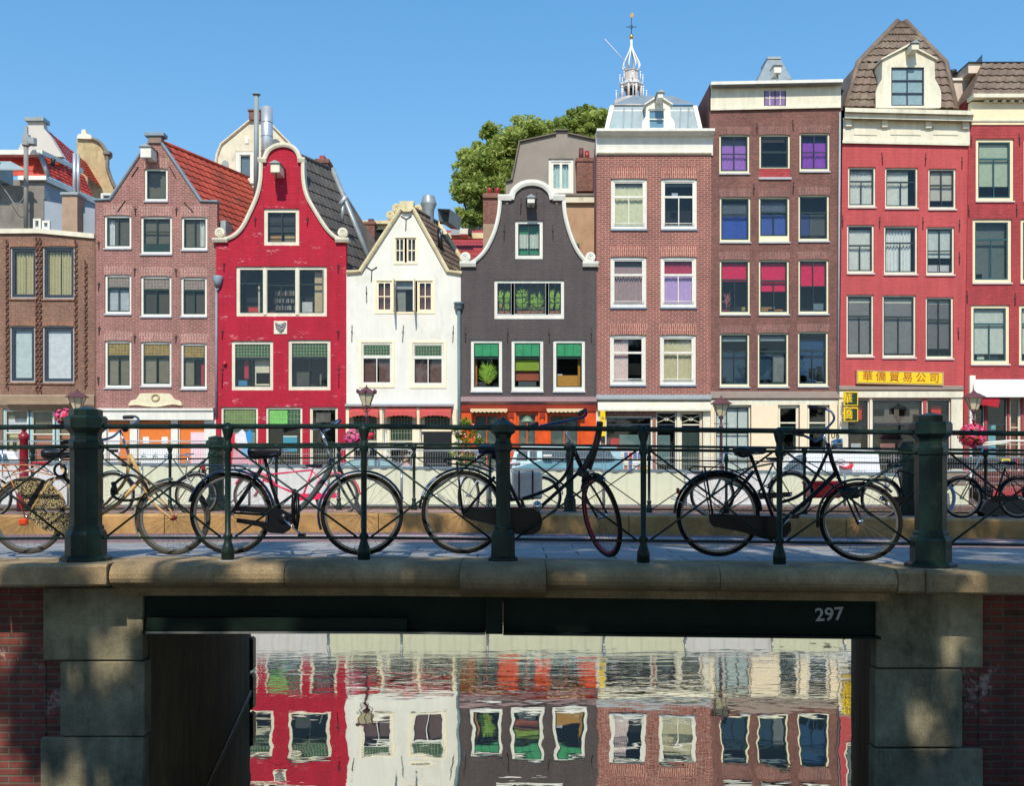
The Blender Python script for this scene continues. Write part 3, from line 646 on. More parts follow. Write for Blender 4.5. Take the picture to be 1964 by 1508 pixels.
H.pipe([(845,478,1.0),(843,440,1.0)],.12,BLACKP,'flue_pipe'); H.part(MB().lathe((H.X(843),H.Y+1.0),[(.1,H.Z(441)),(.11,H.Z(433)),(.08,H.Z(432))],10),'flue_top',ZINC)
# ================================================================== H5 charcoal bell-gable
H=House('gable_house','charcoal bell gable house with white scroll coping, green panes and an orange timber shopfront','house',1013,dy=-.04)
GP=M('green_glass_panel',sr(50,140,92),.35,.2,5); GLE=M('green_leaf',sr(150,190,70),.6,.45,14,spec=.2); 
H.win(988,423,1041,497,'two',WHITE,DGREEN,[('flat',sr(60,150,100),(0,1,.72,1)),('curt',sr(206,214,200),(0,1,.25,.7),.3),('flat',sr(60,150,100),(0,1,0,.22))],sill=0,fw=.14,fb=.17)
w=H.win(948,537,1082,612,'single',WHITE,DGREEN,[],shell=True,sill=0,fw=.14,sw=0,fb=.2)
for a,b,st in ((953,981,'cross'),(986,1047,'G43'),(1052,1077,'cross')):
    pl=[('plant',GLE,(0,.5,.1,.95),60 if b-a<40 else 110),('plant',GLE,(.45,1,.1,.8),60 if b-a<40 else 110),('flat',sr(190,120,80),(.1,.9,0,.12),'flower_pots')]
    if a==953: pl.append(('plant',(.6,.05,.08),(0,.6,.2,.4),14))
    H.win(a,541,b,603,st,WHITE,DGREEN,pl,sill=0,fw=.01,fb=.02,hole=False,ins=.07,rd=.8,muntin=.012,room=INTL)
for a,b,ins in ((903,963,0),(981,1042,1),(1061,1122,2)):
    c=[[('plant',GLE,(.1,1,.05,.66),130),('flat',sr(200,130,70),(.0,.12,0,.64)),('plant',sr(190,180,60),(.4,.8,.05,.3),16)],
       [('blind',sr(150,176,66),(.02,.98,.38,.64)),('flat',sr(176,96,74),(.05,.95,.16,.38),'chest'),('flat',sr(90,96,100),(.15,.85,.02,.14),'box')],
       [('flat',sr(206,150,70),(0,.85,0,.28),'wooden_table'),('flat',sr(190,140,60),(.86,.95,0,.64)),('flat',(.7,.7,.7),(.02,.25,.28,.31),'paper')]][ins]
    H.win(a,652,b,751,'T:.66',WHITE,DGREEN,[('leaded',GP,(0,1,.7,1),3,1,DGREEN)]+c,sill=1,fw=.14,fb=.2)
ORP=M('orange_varnished_timber',sr(222,84,28),.35,.18,3,stain=sr(170,50,20),stz=.8); ORD=M('red_brown_timber',sr(140,44,26),.4,.2,3)
OLG=M('olive_glass_film',sr(92,106,96),.4,.15,3)
for a,b,st in ((907,960,'T3:.5'),(990,1032,'T3:.35'),(1051,1113,'T3:.5')):
    H.win(a,793 if st!='T3:.35' else 790,b,945,st,ORP,ORP,[('blind',OLG,(0,1,0,1))],sill=0,fw=.08,sw=.05)
L1=[(905,497),(920,488),(934,471),(948,442),(956,412),(959,388)]
arc=[(1020+46*math.cos(t),392-41*math.sin(t)) for t in [math.pi*i/12 for i in range(12,-1,-1)]]
R1=[(1081,388),(1083,410),(1090,440),(1099,466),(1113,488),(1124,497)]
H.wall([(884,512),(905,511)]+L1+arc+R1+[(1124,511),(1144,512),(1144,955),(884,955)],BR_DARK)
H.band('coping',WHITE,curve([(896,505),(912,496),(930,476),(945,444),(953,412),(956,380)]),7,-.14,.4)
H.band('coping',WHITE,curve([(975,382),(980,366),(992,354),(1005,348),(1020,346),(1035,348),(1048,354),(1060,366),(1065,382)]),11,-.16,.4)
H.band('coping',WHITE,curve([(1084,380),(1087,412),(1095,444),(1106,472),(1119,492),(1132,503)]),7,-.14,.4)
for a,b in ((955,981),(1060,1084)): H.prof('coping_ledge',WHITE,a,b,[(-.2,375),(-.2,378),(-.14,386),(.35,386),(.35,375)])
scroll(H,893,494,9.5,WHITE,1); scroll(H,1132,494,9.5,WHITE,-1)
for a,b in ((882,913),(1117,1147)): H.prof('scroll_plinth',WHITE,a,b,[(-.22,503),(-.22,507),(-.15,513),(.35,513),(.35,503)])
H.beam(1018,393,.34,.26,.8,bm=WHITE)
H.anchors([(999,396),(1029,384),(967,446),(1060,446),(893,643),(974,643),(1053,643),(1134,643)],30)
mau=M('mauve_stone',sr(150,122,124),.7,.12,4)
H.prof('stone_ledge',mau,884,1144,[(-.02,761),(-.22,763),(-.25,771),(-.12,776),(-.02,776)])
H.prof('shop_fascia',ORD,885,1143,[(-.02,777),(-.14,777),(-.1,790),(-.02,790)])
H.box('shopfront_panel',ORP,885,790,907,950,-.04,-.003); H.box('shopfront_panel',ORP,960,790,990,950,-.04,-.003); H.box('shopfront_panel',ORP,1032,790,1051,950,-.04,-.003); H.box('shopfront_panel',ORP,1113,790,1143,950,-.04,-.003)
for x in (980,1040): H.box('bracket',ORD,x-5,793,x+5,803,-.16,-.04,bev=.02); H.box('bracket',ORP,x-3.5,803,x+3.5,815,-.12,-.04,bev=.02)
BEI=M('beige_awning',sr(214,190,150),.8,.1,4)
for a,b in ((903,973),(1048,1120)):
    X0,X1=H.X(a),H.X(b); n=36; vs=[];fs=[]
    for i in range(n+1):
        x=X0+(X1-X0)*i/n
        for d,z in ((-.05,H.Z(784)),(-.5,H.Z(787)),(-.51,H.Z(790.5)-.06*abs(math.sin(i/n*9*math.pi)))): vs.append((x,H.Y+d,z))
    for i in range(n): fs+=[(i*3,i*3+3,i*3+4,i*3+1),(i*3+1,i*3+4,i*3+5,i*3+2)]
    H.part(MB().add(vs,fs),'awning',BEI)
fan=MB()
for k in range(9): t=math.pi*k/8; fan.tube([H.P(1011,808,.05),H.P(1011+10*math.cos(t),808-10*math.sin(t),.05)],.02,4)
H.part(fan,'fanlight_bars',M('pale_green_bars',sr(170,196,170),.5,0))
q=gable_roof(H,(900,508),(1020,372),(1130,508),5,.1,TILE_DK,6,6,y0=.42)
H.body(885,1143,512,BR_DARK,5,.1)
# ================================================================== H6 rose brick house with slate mansard
H=House('townhouse','rose brick townhouse of two window columns under a white cornice and slate blue mansard','house',1253,dy=.0)
cc=sr(226,226,190); pk=sr(190,60,90); li=sr(200,170,220)
WS=[(1172,342,1241,440,'T2:.66',[('curt',cc,(0,1,0,.9),.2),('flat',(.45,.5,.5),(0,1,.9,1))]),
(1268,342,1337,440,'T2:.66',[('flat',(.45,.5,.62),(.3,.5,.66,.78),'lamp_shade'),('blind',(.15,.17,.17),(0,1,.9,1))]),
(1171,492,1240,590,'T:.66',[('curt',sr(176,150,150),(0,1,0,.85),.12),('flat',(.12,.12,.1),(0,1,.7,.98))]),
(1267,492,1336,590,'T2:.66',[('curt',pk,(0,1,.68,1),.2),('curt',li,(0,1,0,.66),.25)]),
(1170,642,1239,739,'T:.66',[('curt',sr(236,214,210),(0,.52,0,1),.15)]),
(1266,642,1335,739,'T2:.66',[('curt',sr(214,206,170),(0,1,0,1),.18)])]
for a,b,c,d,st,ins in WS:
    H.win(a,b,c,d,st,WHITE,WHITE,ins,fw=.12,sw=.07,arch=AR_ROSE,ah=.5,sillm=M('blue_grey_sill',sr(130,144,162),.6,.1,4))
    H.part(MB().tube([H.P(a+5,d-11.5,.02),H.P(c-5,d-11.5,.02)],.022,6),'safety_bar',WHITE)
H.win(1160,798,1252,935,'T:.9',CREAM,NAVY,[('slats',sr(120,150,150),(.3,1,0,.75)),('flat',sr(206,46,60),(.08,.3,.2,.7),'magazine_rack'),('flat',sr(90,90,110),(0,.1,.1,.7),'magazine_rack')],sill=0,fw=.08)
H.win(1258,790,1298,935,'T:.84',CREAM,NAVY,[('slats',sr(120,150,150),(0,.75,.3,.7))],sill=0,fw=.06)
H.win(1304,790,1347,935,'T:.84',CREAM,CREAM,[('flat',sr(60,78,74),(0,1,0,.78),'door_leaf')],sill=0,fw=.06)
for x in (1278,1325):
    mb=MB().tube([H.P(x-17,797,.03),H.P(x+17,811,.03)],.02,5).tube([H.P(x+17,797,.03),H.P(x-17,811,.03)],.02,5).tube([H.P(x+3.4*math.cos(t),804+3.4*math.sin(t),.02) for t in [i*.7 for i in range(9)]],.022,5,closed=True); H.part(mb,'fanlight_lattice',CREAM)
H.wall([(1144,298),(1364,298),(1362,955),(1143,955)],BR_ROSE)
H.prof('cornice',WHITE,1143,1367,[(-.0,253),(-.55,253),(-.55,258),(-.42,260),(-.4,262),(-.12,264),(-.05,298),(.3,298),(.3,253)])
H.prof('frieze_moulding',CREAM,1144,1364,[(-.06,291),(-.14,292),(-.14,295),(-.06,298)])
SL=M('slate_blue_zinc',sr(150,166,170),.5,.1,1.5,stain=sr(120,134,138),stz=.6)
def mans(H,pts,mat,name='mansard_roof',top=None,dback=5):
    # pts: bl, tl, tr, br px ; leans back
    bl,tl,tr,br=pts
    v=[Vector(H.P(*bl,.1)),Vector(H.P(*tl,1.0)),Vector(H.P(*tr,1.0)),Vector(H.P(*br,.1))]; v+=[v[0]+Vector((0,dback,0)),v[1]+Vector((0,dback-1.8,0)),v[2]+Vector((0,dback-1.8,0)),v[3]+Vector((0,dback,0))]
    return H.part(MB().add(v,[(0,3,2,1),(0,1,5,4),(3,7,6,2),(4,5,6,7)]),name,mat),v
m,v=mans(H,((1160,254),(1172,201),(1335,201),(1347,254)),SL)
for a,b in (((1162,253),(1174,202)),((1345,253),(1333,202))):
    H.part(MB().add([H.P(a[0]-4,a[1],.04),H.P(a[0]+4,a[1],.04),H.P(b[0]+4,b[1],.9),H.P(b[0]-4,b[1],.9),H.P(a[0]-4,a[1],.3),H.P(a[0]+4,a[1],.3),H.P(b[0]+4,b[1],1.2),H.P(b[0]-4,b[1],1.2)],[(0,1,2,3),(0,3,7,4),(1,5,6,2),(3,2,6,7)]),'roof_trim',WHITE,m)
H.box('roof_trim',WHITE,1172,199,1336,206,.8,1.1,m)
H.part(MB().add([H.P(1176,199,.85),H.P(1333,199,.85),H.P(1290,183,3),H.P(1215,183,3),H.P(1176,199,5),H.P(1333,199,5)],[(0,1,2,3),(0,3,4),(1,5,2),(3,2,5,4)]),'roof_top',ZINC,m)
for x in (1196,1212,1305,1320): H.part(MB().tube([H.P(x-1,252,.06),H.P(x+1,206,.84)],.03,5),'standing_seam',SL,m)
def dormer(H,x0,x1,y0,y1,ped,wr,mat,style,ins,sm,bul=10,dd=.05,depth=1.8,wl=.06):
    cx=(x0+x1)/2; d=H.part(MB().box(H.X(x0),H.X(x1),H.Y+dd+.12,H.Y+dd+depth,H.Z(y1),H.Z(y0)),'dormer',mat)
    a,b,c,e=wr
    n=MB(); X=H.X; Z=H.Z
    outer=[(x0,y1),(x0-bul,y1-1),(x0-bul,y1-(y1-y0)*.35),(x0-1,y1-(y1-y0)*.6),(x0,y0)]
    pts=curve(outer[1:4],5); L=[(x0,y1)]+pts+[(x0,y0),(x0-3,y0-2)]; Rr=[(x0+x1-x,y) for x,y in L][::-1]
    out=L+[(cx,ped)]+Rr
    v,f=tri([(X(x),Z(y)) for x,y in out],[[(X(a),Z(b)),(X(c),Z(b)),(X(c),Z(e)),(X(a),Z(e))]])
    k=H.Y+dd; n.add([(x,k,z) for x,z in v],f); m=len(out); n.add([(X(x),k,Z(y)) for x,y in out]+[(X(x),k+.12,Z(y)) for x,y in out],[(i,(i+1)%m,(i+1)%m+m,i+m) for i in range(m)])
    hh=[(a,b),(c,b),(c,e),(a,e)]; n.add([(X(x),k,Z(y)) for x,y in hh]+[(X(x),k+.115,Z(y)) for x,y in hh],[(i,(i+1)%4,(i+1)%4+4,i+4) for i in range(4)])
    H.part(n,'dormer_front',mat,d)
    H.part(MB().prism([(X(x0-4),Z(y0-1)),(X(cx),Z(ped-2)),(X(x1+4),Z(y0-1)),(X(x1+4),Z(y0+1.5)),(X(cx),Z(ped+2)),(X(x0-4),Z(y0+1.5))],k-.12,k+depth),'pediment',mat,d)
    y=k+.05; bmb=MB(); xa,xb,za,zb=X(a),X(c),Z(e),Z(b); bmb.box(xa,xa+.06,y,y+.05,za,zb).box(xb-.06,xb,y,y+.05,za,zb).box(xa+.06,xb-.06,y,y+.05,zb-.06,zb).box(xa+.06,xb-.06,y,y+.05,za,za+.06)
    V,Hh=bars(style)
    for fx,_,_ in V: bmb.box(xa+(xb-xa)*fx-.025,xa+(xb-xa)*fx+.025,y-.004,y+.046,za+.01,zb-.01)
    for fz,_,_ in Hh: bmb.box(xa+.01,xb-.01,y-.008,y+.04,za+(zb-za)*fz-.025,za+(zb-za)*fz+.025)
    w=H.part(bmb,'window_sash',sm,d); H.part(MB().quad((xa,y+.03,za),(xb,y+.03,za),(xb,y+.03,zb),(xa,y+.03,zb)),'pane',GLASS,d)
    H.part(MB().box(xa,xb,y+.055,y+.06,za,zb),'blind',cl(ins),d)
    return d
dormer(H,1240,1286,200,253,183,(1244,208,1276,246),WHITE,'T:.5',sr(130,175,200),WHITE,8)
H.beam(1263,193,.26,.26,.7,bm=WHITE,hook=False)
H.prof('stone_ledge',GREYP,1143,1363,[(-.02,757),(-.2,758),(-.22,766),(-.02,769)])
H.prof('shop_cornice',CREAM,1146,1362,[(-.02,770),(-.22,776),(-.26,783),(-.3,785),(-.3,789),(-.02,790)])
H.box('shop_pilaster',CREAM,1143,790,1152,950,-.06,-.003); H.box('shop_pilaster',CREAM,1348,790,1362,950,-.06,-.003); H.box('shop_pilaster',CREAM,1298,790,1304,950,-.04,-.003)
H.body(1144,1363,253,BR_ROSE,9,.05)
# projecting yellow shop sign
# ================================================================== H7 tall old brick house
H=House('townhouse','tall purple brick townhouse with red roller blinds, purple curtains and a flat white cornice','house',1487,dy=.04)
pu=sr(170,120,205); bl=sr(60,84,160); rd=sr(226,24,82); nv=sr(24,70,110); CF=M('pale_cream_frame',sr(232,226,190),.5,.06,3)
def lintels(): return AR_OLD
kw=dict(fw=.075,fb=.12,sw=.06,arch=AR_OLD,ah=.36)
H.win(1380,257,1438,332,'cross',CF,SW,[('curt',pu,(0,1,0,.75),.15),('flat',(.2,.2,.3),(0,1,.75,1))],**kw)
w=H.win(1457,257,1516,322,'T:.5',CF,SW,[('blind',(.28,.2,.14),(.1,.9,.85,.95))],fw=.075,fb=.04,sw=.07,arch=AR_OLD,ah=.36,sill=0)
H.box('red_infill',BR_PINK2,1457,323,1516,340,-.01,.0,w); H.box('sill',SILL,1455,340,1518,344,-.08,0,w)
H.win(1534,254,1592,328,'cross',CF,NAVY,[('curt',sr(150,80,190),(.1,1,0,.8),.15),('flat',(.04,.04,.16),(0,1,.8,1))],**kw)
H.win(1381,377,1440,464,'T:.62',CF,SW,[('curt',sr(56,88,176),(0,1,0,.6),.2),('curt',(.1,.13,.15),(0,1,.6,.9),.2)],**kw)
H.win(1456,377,1515,464,'T2:.64',CF,SW,[('curt',sr(70,96,170),(0,1,.02,.6),.2),('curt',(.1,.13,.18),(0,1,.65,.95),.2)],fw=.075,fb=.3,sw=.06,arch=AR_OLD,ah=.36)
H.win(1532,373,1591,462,'T:.62',CF,SW,[('curt',sr(58,76,130),(0,.4,.1,.6),.2),('curt',(.09,.1,.1),(.4,1,.1,.6),.2),('flat',(.5,.05,.08),(.45,.75,0,.08),'red_bowl')],**kw)
H.win(1381,498,1439,603,'T2:.64',CF,SW,[('blind',rd,(0,1,.62,1)),('flat',rd,(.02,.35,0,.06),'red_box'),('plant',(.35,.12,.12),(.05,.45,.05,.45),26),('flat',(.4,.3,.1),(.82,.95,.02,.12),'small_vase')],**kw)
H.win(1456,498,1514,603,'T2:.62',CF,SW,[('blind',rd,(0,1,.42,1)),('flat',sr(160,126,80),(0,.6,.08,.12)),('flat',sr(210,140,60),(.05,.35,.0,.07),'jar_row'),('flat',sr(210,140,60),(.6,.9,0,.07),'jar_row')],**kw)
H.win(1532,497,1590,602,'G22',CF,SW,[('blind',rd,(0,1,.5,1)),('flat',sr(110,130,140),(.55,.95,.0,.18),'storage_box')],**kw)
H.win(1381,639,1438,742,'T2:.66',CF,SW,[('flat',sr(30,62,84),(0,1,0,.66)),('blind',(.28,.34,.34),(0,1,.88,.96)),('flat',(.25,.4,.45),(.02,.25,0,.15),'toy_boat')],**kw)
H.win(1454,638,1513,742,'T2:.66',CF,SW,[('flat',sr(30,66,90),(0,.5,.1,.62)),('curt',(.2,.22,.22),(.55,.95,.05,.6),.2),('blind',(.28,.34,.34),(0,1,.88,.96))],**kw)
H.win(1531,636,1589,741,'T2:.66',CF,SW,[('flat',nv,(0,1,.05,.9)),('flat',(.75,.75,.75),(.7,.95,.0,.25),'white_box'),('flat',sr(206,90,170),(.72,.92,.25,.36),'pink_box'),('flat',sr(30,130,190),(.05,.35,.05,.18),'blue_crate'),('flat',sr(150,110,80),(.42,.68,.1,.32),'basket')],**kw)
H.win(1371,778,1440,935,'G33',CREAM,SW,[('blind',sr(222,232,226))],sill=0,fw=.07,sw=.04)
for a,b in ((1493,1533),(1549,1590)): H.win(a,778,b,935,'T:.8',CREAM,CREAM,[('flat',sr(40,74,70),(0,1,0,.76),'door_leaf'),('flat',sr(30,50,48),(.12,.88,.3,.66),'door_panel')],sill=0,fw=.07)
H.wall([(1362,212),(1614,206),(1607,955),(1361,955)],BR_OLD)
mb=MB()
def slopebox(H,name,mat,x0,x1,ya,yb,d0,d1,sl,parent=None):
    v=[]
    for x,sy in ((x0,0),(x1,sl)):
        for d in (d0,d1):
            for y in (ya,yb): v.append(H.P(x,y+sy,d))
    return H.part(MB().add(v,[(0,1,3,2),(4,6,7,5),(0,4,5,1),(2,3,7,6),(0,2,6,4),(1,5,7,3)]),name,mat,parent)
fr=slopebox(H,'frieze',CREAM,1363,1613,160,212,-.06,.3,-6)
slopebox(H,'cornice',WHITE,1364,1617,156,162,-.5,.3,-5); slopebox(H,'cornice',GREYP,1364,1615,162,166,-.35,-.06,-5)
slopebox(H,'frieze_moulding',CREAM,1363,1613,207,211,-.12,-.06,-5)
a=slopebox(H,'attic_window',M('purple_pane',sr(136,110,160),.3,.3,8),1466,1507,174,202,-.075,-.06,0)
for x in (1466,1476,1486,1496,1506): H.part(MB().box(H.X(x)-.02,H.X(x)+.02,H.Y-.095,H.Y-.076,H.Z(202),H.Z(174)),'glazing_bar',BLACKP if x in(1466,1486,1506) else CREAM,a)
H.part(MB().box(H.X(1467),H.X(1506),H.Y-.093,H.Y-.076,H.Z(189),H.Z(187.5)),'glazing_bar',CREAM,a)
H.part(MB().add([H.P(1452,156,1.5),H.P(1519,152,1.5),H.P(1497,112,2.8),H.P(1473,112,2.8),tuple(Vector(H.P(1452,156,1.5))+Vector((0,3.5,0))),tuple(Vector(H.P(1519,152,1.5))+Vector((0,3.5,0))),tuple(Vector(H.P(1497,112,2.8))+Vector((0,1.2,0))),tuple(Vector(H.P(1473,112,2.8))+Vector((0,1.2,0)))],[(0,1,2,3),(1,5,6,2),(0,3,7,4),(3,2,6,7)]),'zinc_roof_turret',ZINC)
_a=H.P(1472,112.5,2.7);_b=H.P(1498,108,2.7); H.part(MB().box(_a[0],_b[0],_a[1],_a[1]+1.4,_a[2],_b[2]),'turret_cap',ZINC)
H.beam(1485,143,.34,.34,.7,bm=WHITE)
H.anchors([(1452,246),(1521,240),(1446,362),(1522,360)],22)
H.prof('stone_ledge',M('taupe_stone',sr(150,134,124),.8,.1,3),1362,1609,[(-.02,751),(-.14,753),(-.16,764),(-.02,767)])
H.box('shop_frieze',CREAM,1362,767,1607,777,-.05,-.003); 
for a,b in ((1363,1370),(1441,1492),(1534,1548),(1591,1606)): H.box('shop_pilaster',M('pale_peach_paint',sr(236,216,184),.6,.05,3),a,777,b,950,-.05,-.003)
text('house_number','106',.42,IRON,H.P(1598,836,-.065),(R(90),0,0),H.r,.005)
H.pipe([(1611,215,-.1),(1607,760,-.1)],.05,GREYP,'drainpipe')
H.body(1364,1612,156,BR_OLD,9,0.0)
# ================================================================== H8 coral house with tiled mansard
H=House('townhouse','coral painted brick house with a yellow shop sign and steep brown tiled roof','house',1732,dy=.02)
lc=sr(216,220,212); gyb=sr(128,128,126)
kw=dict(fw=.075,fb=.11,sw=.05,arch=None,sillm=M('pinkish_sill',sr(210,190,184),.6,.06,3))
for (a,b,c,d,st,ins) in ((1627,320,1680,397,'T2:.66',[('curt',lc,(0,1,0,1),.2)]),(1698,321,1761,399,'T2:.66',[('curt',lc,(0,.8,0,1),.2)]),(1781,323,1834,401,'T3:.6',[('blind',sr(200,196,180),(0,1,.2,1))]),
 (1625,431,1677,524,'T2:.58',[('curt',lc,(0,1,0,.95),.2)]),(1696,433,1760,526,'T2:.66',[('curt',sr(224,228,224),(0,.92,0,1),.1)]),(1777,435,1831,527,'G22',[('blind',sr(206,214,206),(0,1,.35,1)),('flat',(.6,.6,.6),(0,1,.0,.2))]),
 (1624,565,1676,684,'T2:.66',[('blind',gyb,(0,.95,0,.9)),('blind',sr(200,200,180),(0,1,.9,1))]),(1693,566,1757,686,'T2:.66',[('blind',gyb,(0,1,.04,.9)),('blind',sr(200,200,180),(0,1,.9,1))]),(1776,570,1829,688,'T3:.64',[('blind',sr(112,112,112),(0,1,.14,.92)),('blind',sr(190,190,170),(0,1,.92,1))])):
    H.win(a,b,c,d,st,CREAM,SW,ins,**kw)
red=sr(226,32,28)
H.win(1626,766,1668,935,'T:.72',CREAM,NAVY,[('flat',red,(.3,.8,.78,.95),'red_lantern'),('flat',(.5,.52,.55),(.25,.75,.35,.5),'notice')],sill=0,fw=.05,sw=.05)
H.win(1673,766,1772,935,'T:.72',CREAM,NAVY,[('flat',(.16,.13,.11),(0,1,.74,1)),('flat',red,(.86,.97,.74,.84),'red_lantern'),('flat',sr(150,20,40),(.38,.48,.84,.93),'paper_lantern'),('flat',sr(150,170,90),(.05,.28,.82,.9),'paper_dragon'),('flat',sr(170,190,100),(.58,.8,.82,.9),'paper_dragon'),('flat',sr(170,120,110),(.2,.5,.4,.5),'dolls')],sill=0,fw=.05,sw=.05)
H.win(1778,766,1824,935,'T:.72',CREAM,NAVY,[('flat',red,(.3,.75,.76,.94),'red_lantern')],sill=0,fw=.05,sw=.05)
H.wall([(1616,274),(1858,278),(1845,955),(1608,955)],BR_PINK)
slopebox(H,'frieze',CREAM,1617,1860,226,274,-.06,.3,4)
slopebox(H,'cornice',CREAM,1621,1868,206,214,-.6,.3,6); slopebox(H,'cornice',CREAM,1620,1866,214.3,226,-.42,-.063,6); slopebox(H,'frieze_moulding',CREAM,1616,1858,268,274,-.13,-.063,5)
for x,y in ((1626,229),(1695,230),(1779,232),(1850,233)): H.box('bracket',CREAM,x-6,y,x+6,y+16,-.2,-.063,bev=.03)
for a,b in ((1638,1682),(1708,1766),(1790,1838)):
    slopebox(H,'frieze_panel',CREAM,a,b,240,258,-.09,-.063,1)
mat=TILE_BR
def P(x,y,d): return Vector(H.P(x,y,d))
# mansard: steep lower slope and flatter top, hip ends
mb=tiles(P(1646,120,1.3),P(1814,120,1.3),P(1834,208,.1),P(1622,205,.1),14,6,.09); rf=H.part(mb,'roof',mat)
mb=tiles(P(1722,40,2.9),P(1736,40,2.9),P(1814,120,1.3),P(1646,120,1.3),11,6,.09); H.part(mb,'roof_top',mat,rf)
slabu=MB().add([P(1646,120,1.42),P(1814,120,1.42),P(1834,212,.16),P(1622,212,.16),P(1722,40,3.0),P(1736,40,3.0)],[(0,1,2,3),(4,5,1,0)]); H.part(slabu,'roof_boarding',mat,rf)
for sg,(a,b,c) in ((-1,((1622,205),(1646,120),(1722,40))),(1,((1834,208),(1814,120),(1736,40)))):
    H.part(MB().tube([P(*a,.15),P(*b,1.3),P(*c,2.85)],.14,8),'ridge_tiles',mat,rf)
    H.part(MB().add([P(*a,.1),P(*b,1.3),P(*c,2.9),P(*a,.1)+Vector((0,6,0)),P(*b,1.3)+Vector((0,4.5,0)),P(*c,2.9)+Vector((0,2.5,0))],[(0,1,4,3),(1,2,5,4)]),'roof_side',mat,rf)
dormer(H,1692,1792,115,207,87,(1709,129,1772,203),CREAM,'G23',sr(172,200,206),NAVY,12,dd=-.05,depth=2)
H.beam(1745,100,.34,.3,.7,bm=CREAM,hook=False)
H.anchors([(1692,304),(1775,306),(1845,312),(1616,425),(1687,427),(1770,428),(1840,433),(1840,495),(1838,640)],24)
H.prof('stone_ledge',M('taupe_stone2',sr(150,134,124),.8,.1,3),1608,1846,[(-.02,740),(-.16,742),(-.16,748),(-.02,750)])
H.prof('shop_fascia',CREAM,1609,1846,[(-.02,750),(-.12,752),(-.12,763),(-.02,765)])
H.box('shop_pilaster',CREAM,1824,765,1846,950,-.05,-.003); H.box('shop_pilaster',CREAM,1608,765,1626,950,-.05,-.003); H.box('shop_pilaster',CREAM,1668,765,1673,950,-.03,-.003)
H.body(1617,1857,206,BR_PINK,9,0.0)
PEA=M('peach_party_wall',sr(214,196,180),.8,.1,2,streak=.2)
_a=H.P(1826,155,2.0);_b=H.P(1862,212,2.0); H.part(MB().box(_a[0],_b[0],_a[1],_a[1]+.4,_b[2],_a[2]),'party_wall',PEA); H.part(MB().box(_a[0]-.1,_b[0]+.1,_a[1]-.1,_a[1]+.5,_a[2],_a[2]+.12),'party_wall_coping',WHITE)
for x,y in ((1827,134),(1617,170)):
    _a=H.P(x,y,2.5); H.part(MB().lathe((_a[0],_a[1]),[(.12,_a[2]-1.6),(.12,_a[2]-.2),(.2,_a[2]-.18),(.2,_a[2]-.02),(.12,_a[2])],10),'roof_vent',IRON)
# yellow signboard and twin hanging sign are things of their own
p=H.P(1727,725,-.1); SY=M('yellow_enamel',sr(246,204,20),.35,.04,3)
sg=thing('shop_sign','long yellow signboard with six brown Chinese characters on the coral house','sign',(p[0],H.Y-.1,p[2]-.4))
H2=type('x',(),{})
def sp(mb,n,m,par=sg): return mb.build(n,m,par)
v=[H.P(1643,710,-.22),H.P(1810,714,-.22),H.P(1810,740,-.22),H.P(1643,736,-.22)]; v2=[(x,y+.18,z) for x,y,z in v]
sp(MB().add(v+v2,[(0,3,2,1),(0,1,5,4),(1,2,6,5),(2,3,7,6),(3,0,4,7)]),'frame',M('sign_frame_tan',sr(190,160,110),.5,.1,4))
v=[H.P(1646,712.5,-.235),H.P(1807,716.3,-.235),H.P(1807,737,-.235),H.P(1646,733.3,-.235)]; sp(MB().add(v,[(0,3,2,1)]),'panel',SY)
OB=M('ochre_brown_lettering',sr(176,96,20),.5,0)
for i,ch in enumerate('華僑貿易公司'):
    text('character',ch,.5,OB,H.P(1664+i*25.6,722.5+i*.75,-.24),(R(90),R(1.3),0),sg,.004,bold=.004)
p=H.P(1627,780,-.5); tw=thing('hanging_sign','pair of square green signs with yellow characters hanging above each other by a shop','sign',(p[0],H.Y-.5,H.Z(812)))
for i,ch in enumerate('華僑'):
    y0=753+i*30; 
    sp(MB().bevbox(H.X(1612),H.X(1639),H.Y-.55,H.Y-.45,H.Z(y0+27),H.Z(y0),.02),'frame',SY,tw); sp(MB().box(H.X(1614),H.X(1637),H.Y-.556,H.Y-.551,H.Z(y0+25),H.Z(y0+2)),'panel',M('sign_dark_green',sr(30,52,34),.4,0),tw)
    text('character',ch,.5,SY,H.P(1625.5,y0+13,-.57),(R(90),0,0),tw,.003,bold=.003)
sp(MB().tube([H.P(1640,812,-.5),H.P(1640,752,-.5)],.02,6).tube([H.P(1612,810,-.5),H.P(1612,810,0)],.02,6),'bracket',IRON,tw)
# vertical yellow sign at the newsagent (H6)
X=lambda px:(px-CX)*SF
ys=thing('shop_sign','narrow vertical yellow sign on the left pilaster of the rose brick shop','sign',(X(1155),48.8,6))
MB().bevbox(X(1150),X(1160),48.7,48.85,CZ-(838-HY)*SF,CZ-(789-HY)*SF,.02).build('panel',SY,ys)
for i,ch in enumerate('AM'): text('letter',ch,.2,NAVY,(X(1155),48.69,CZ-(803+i*20-HY)*SF),(R(90),0,0),ys,.003)
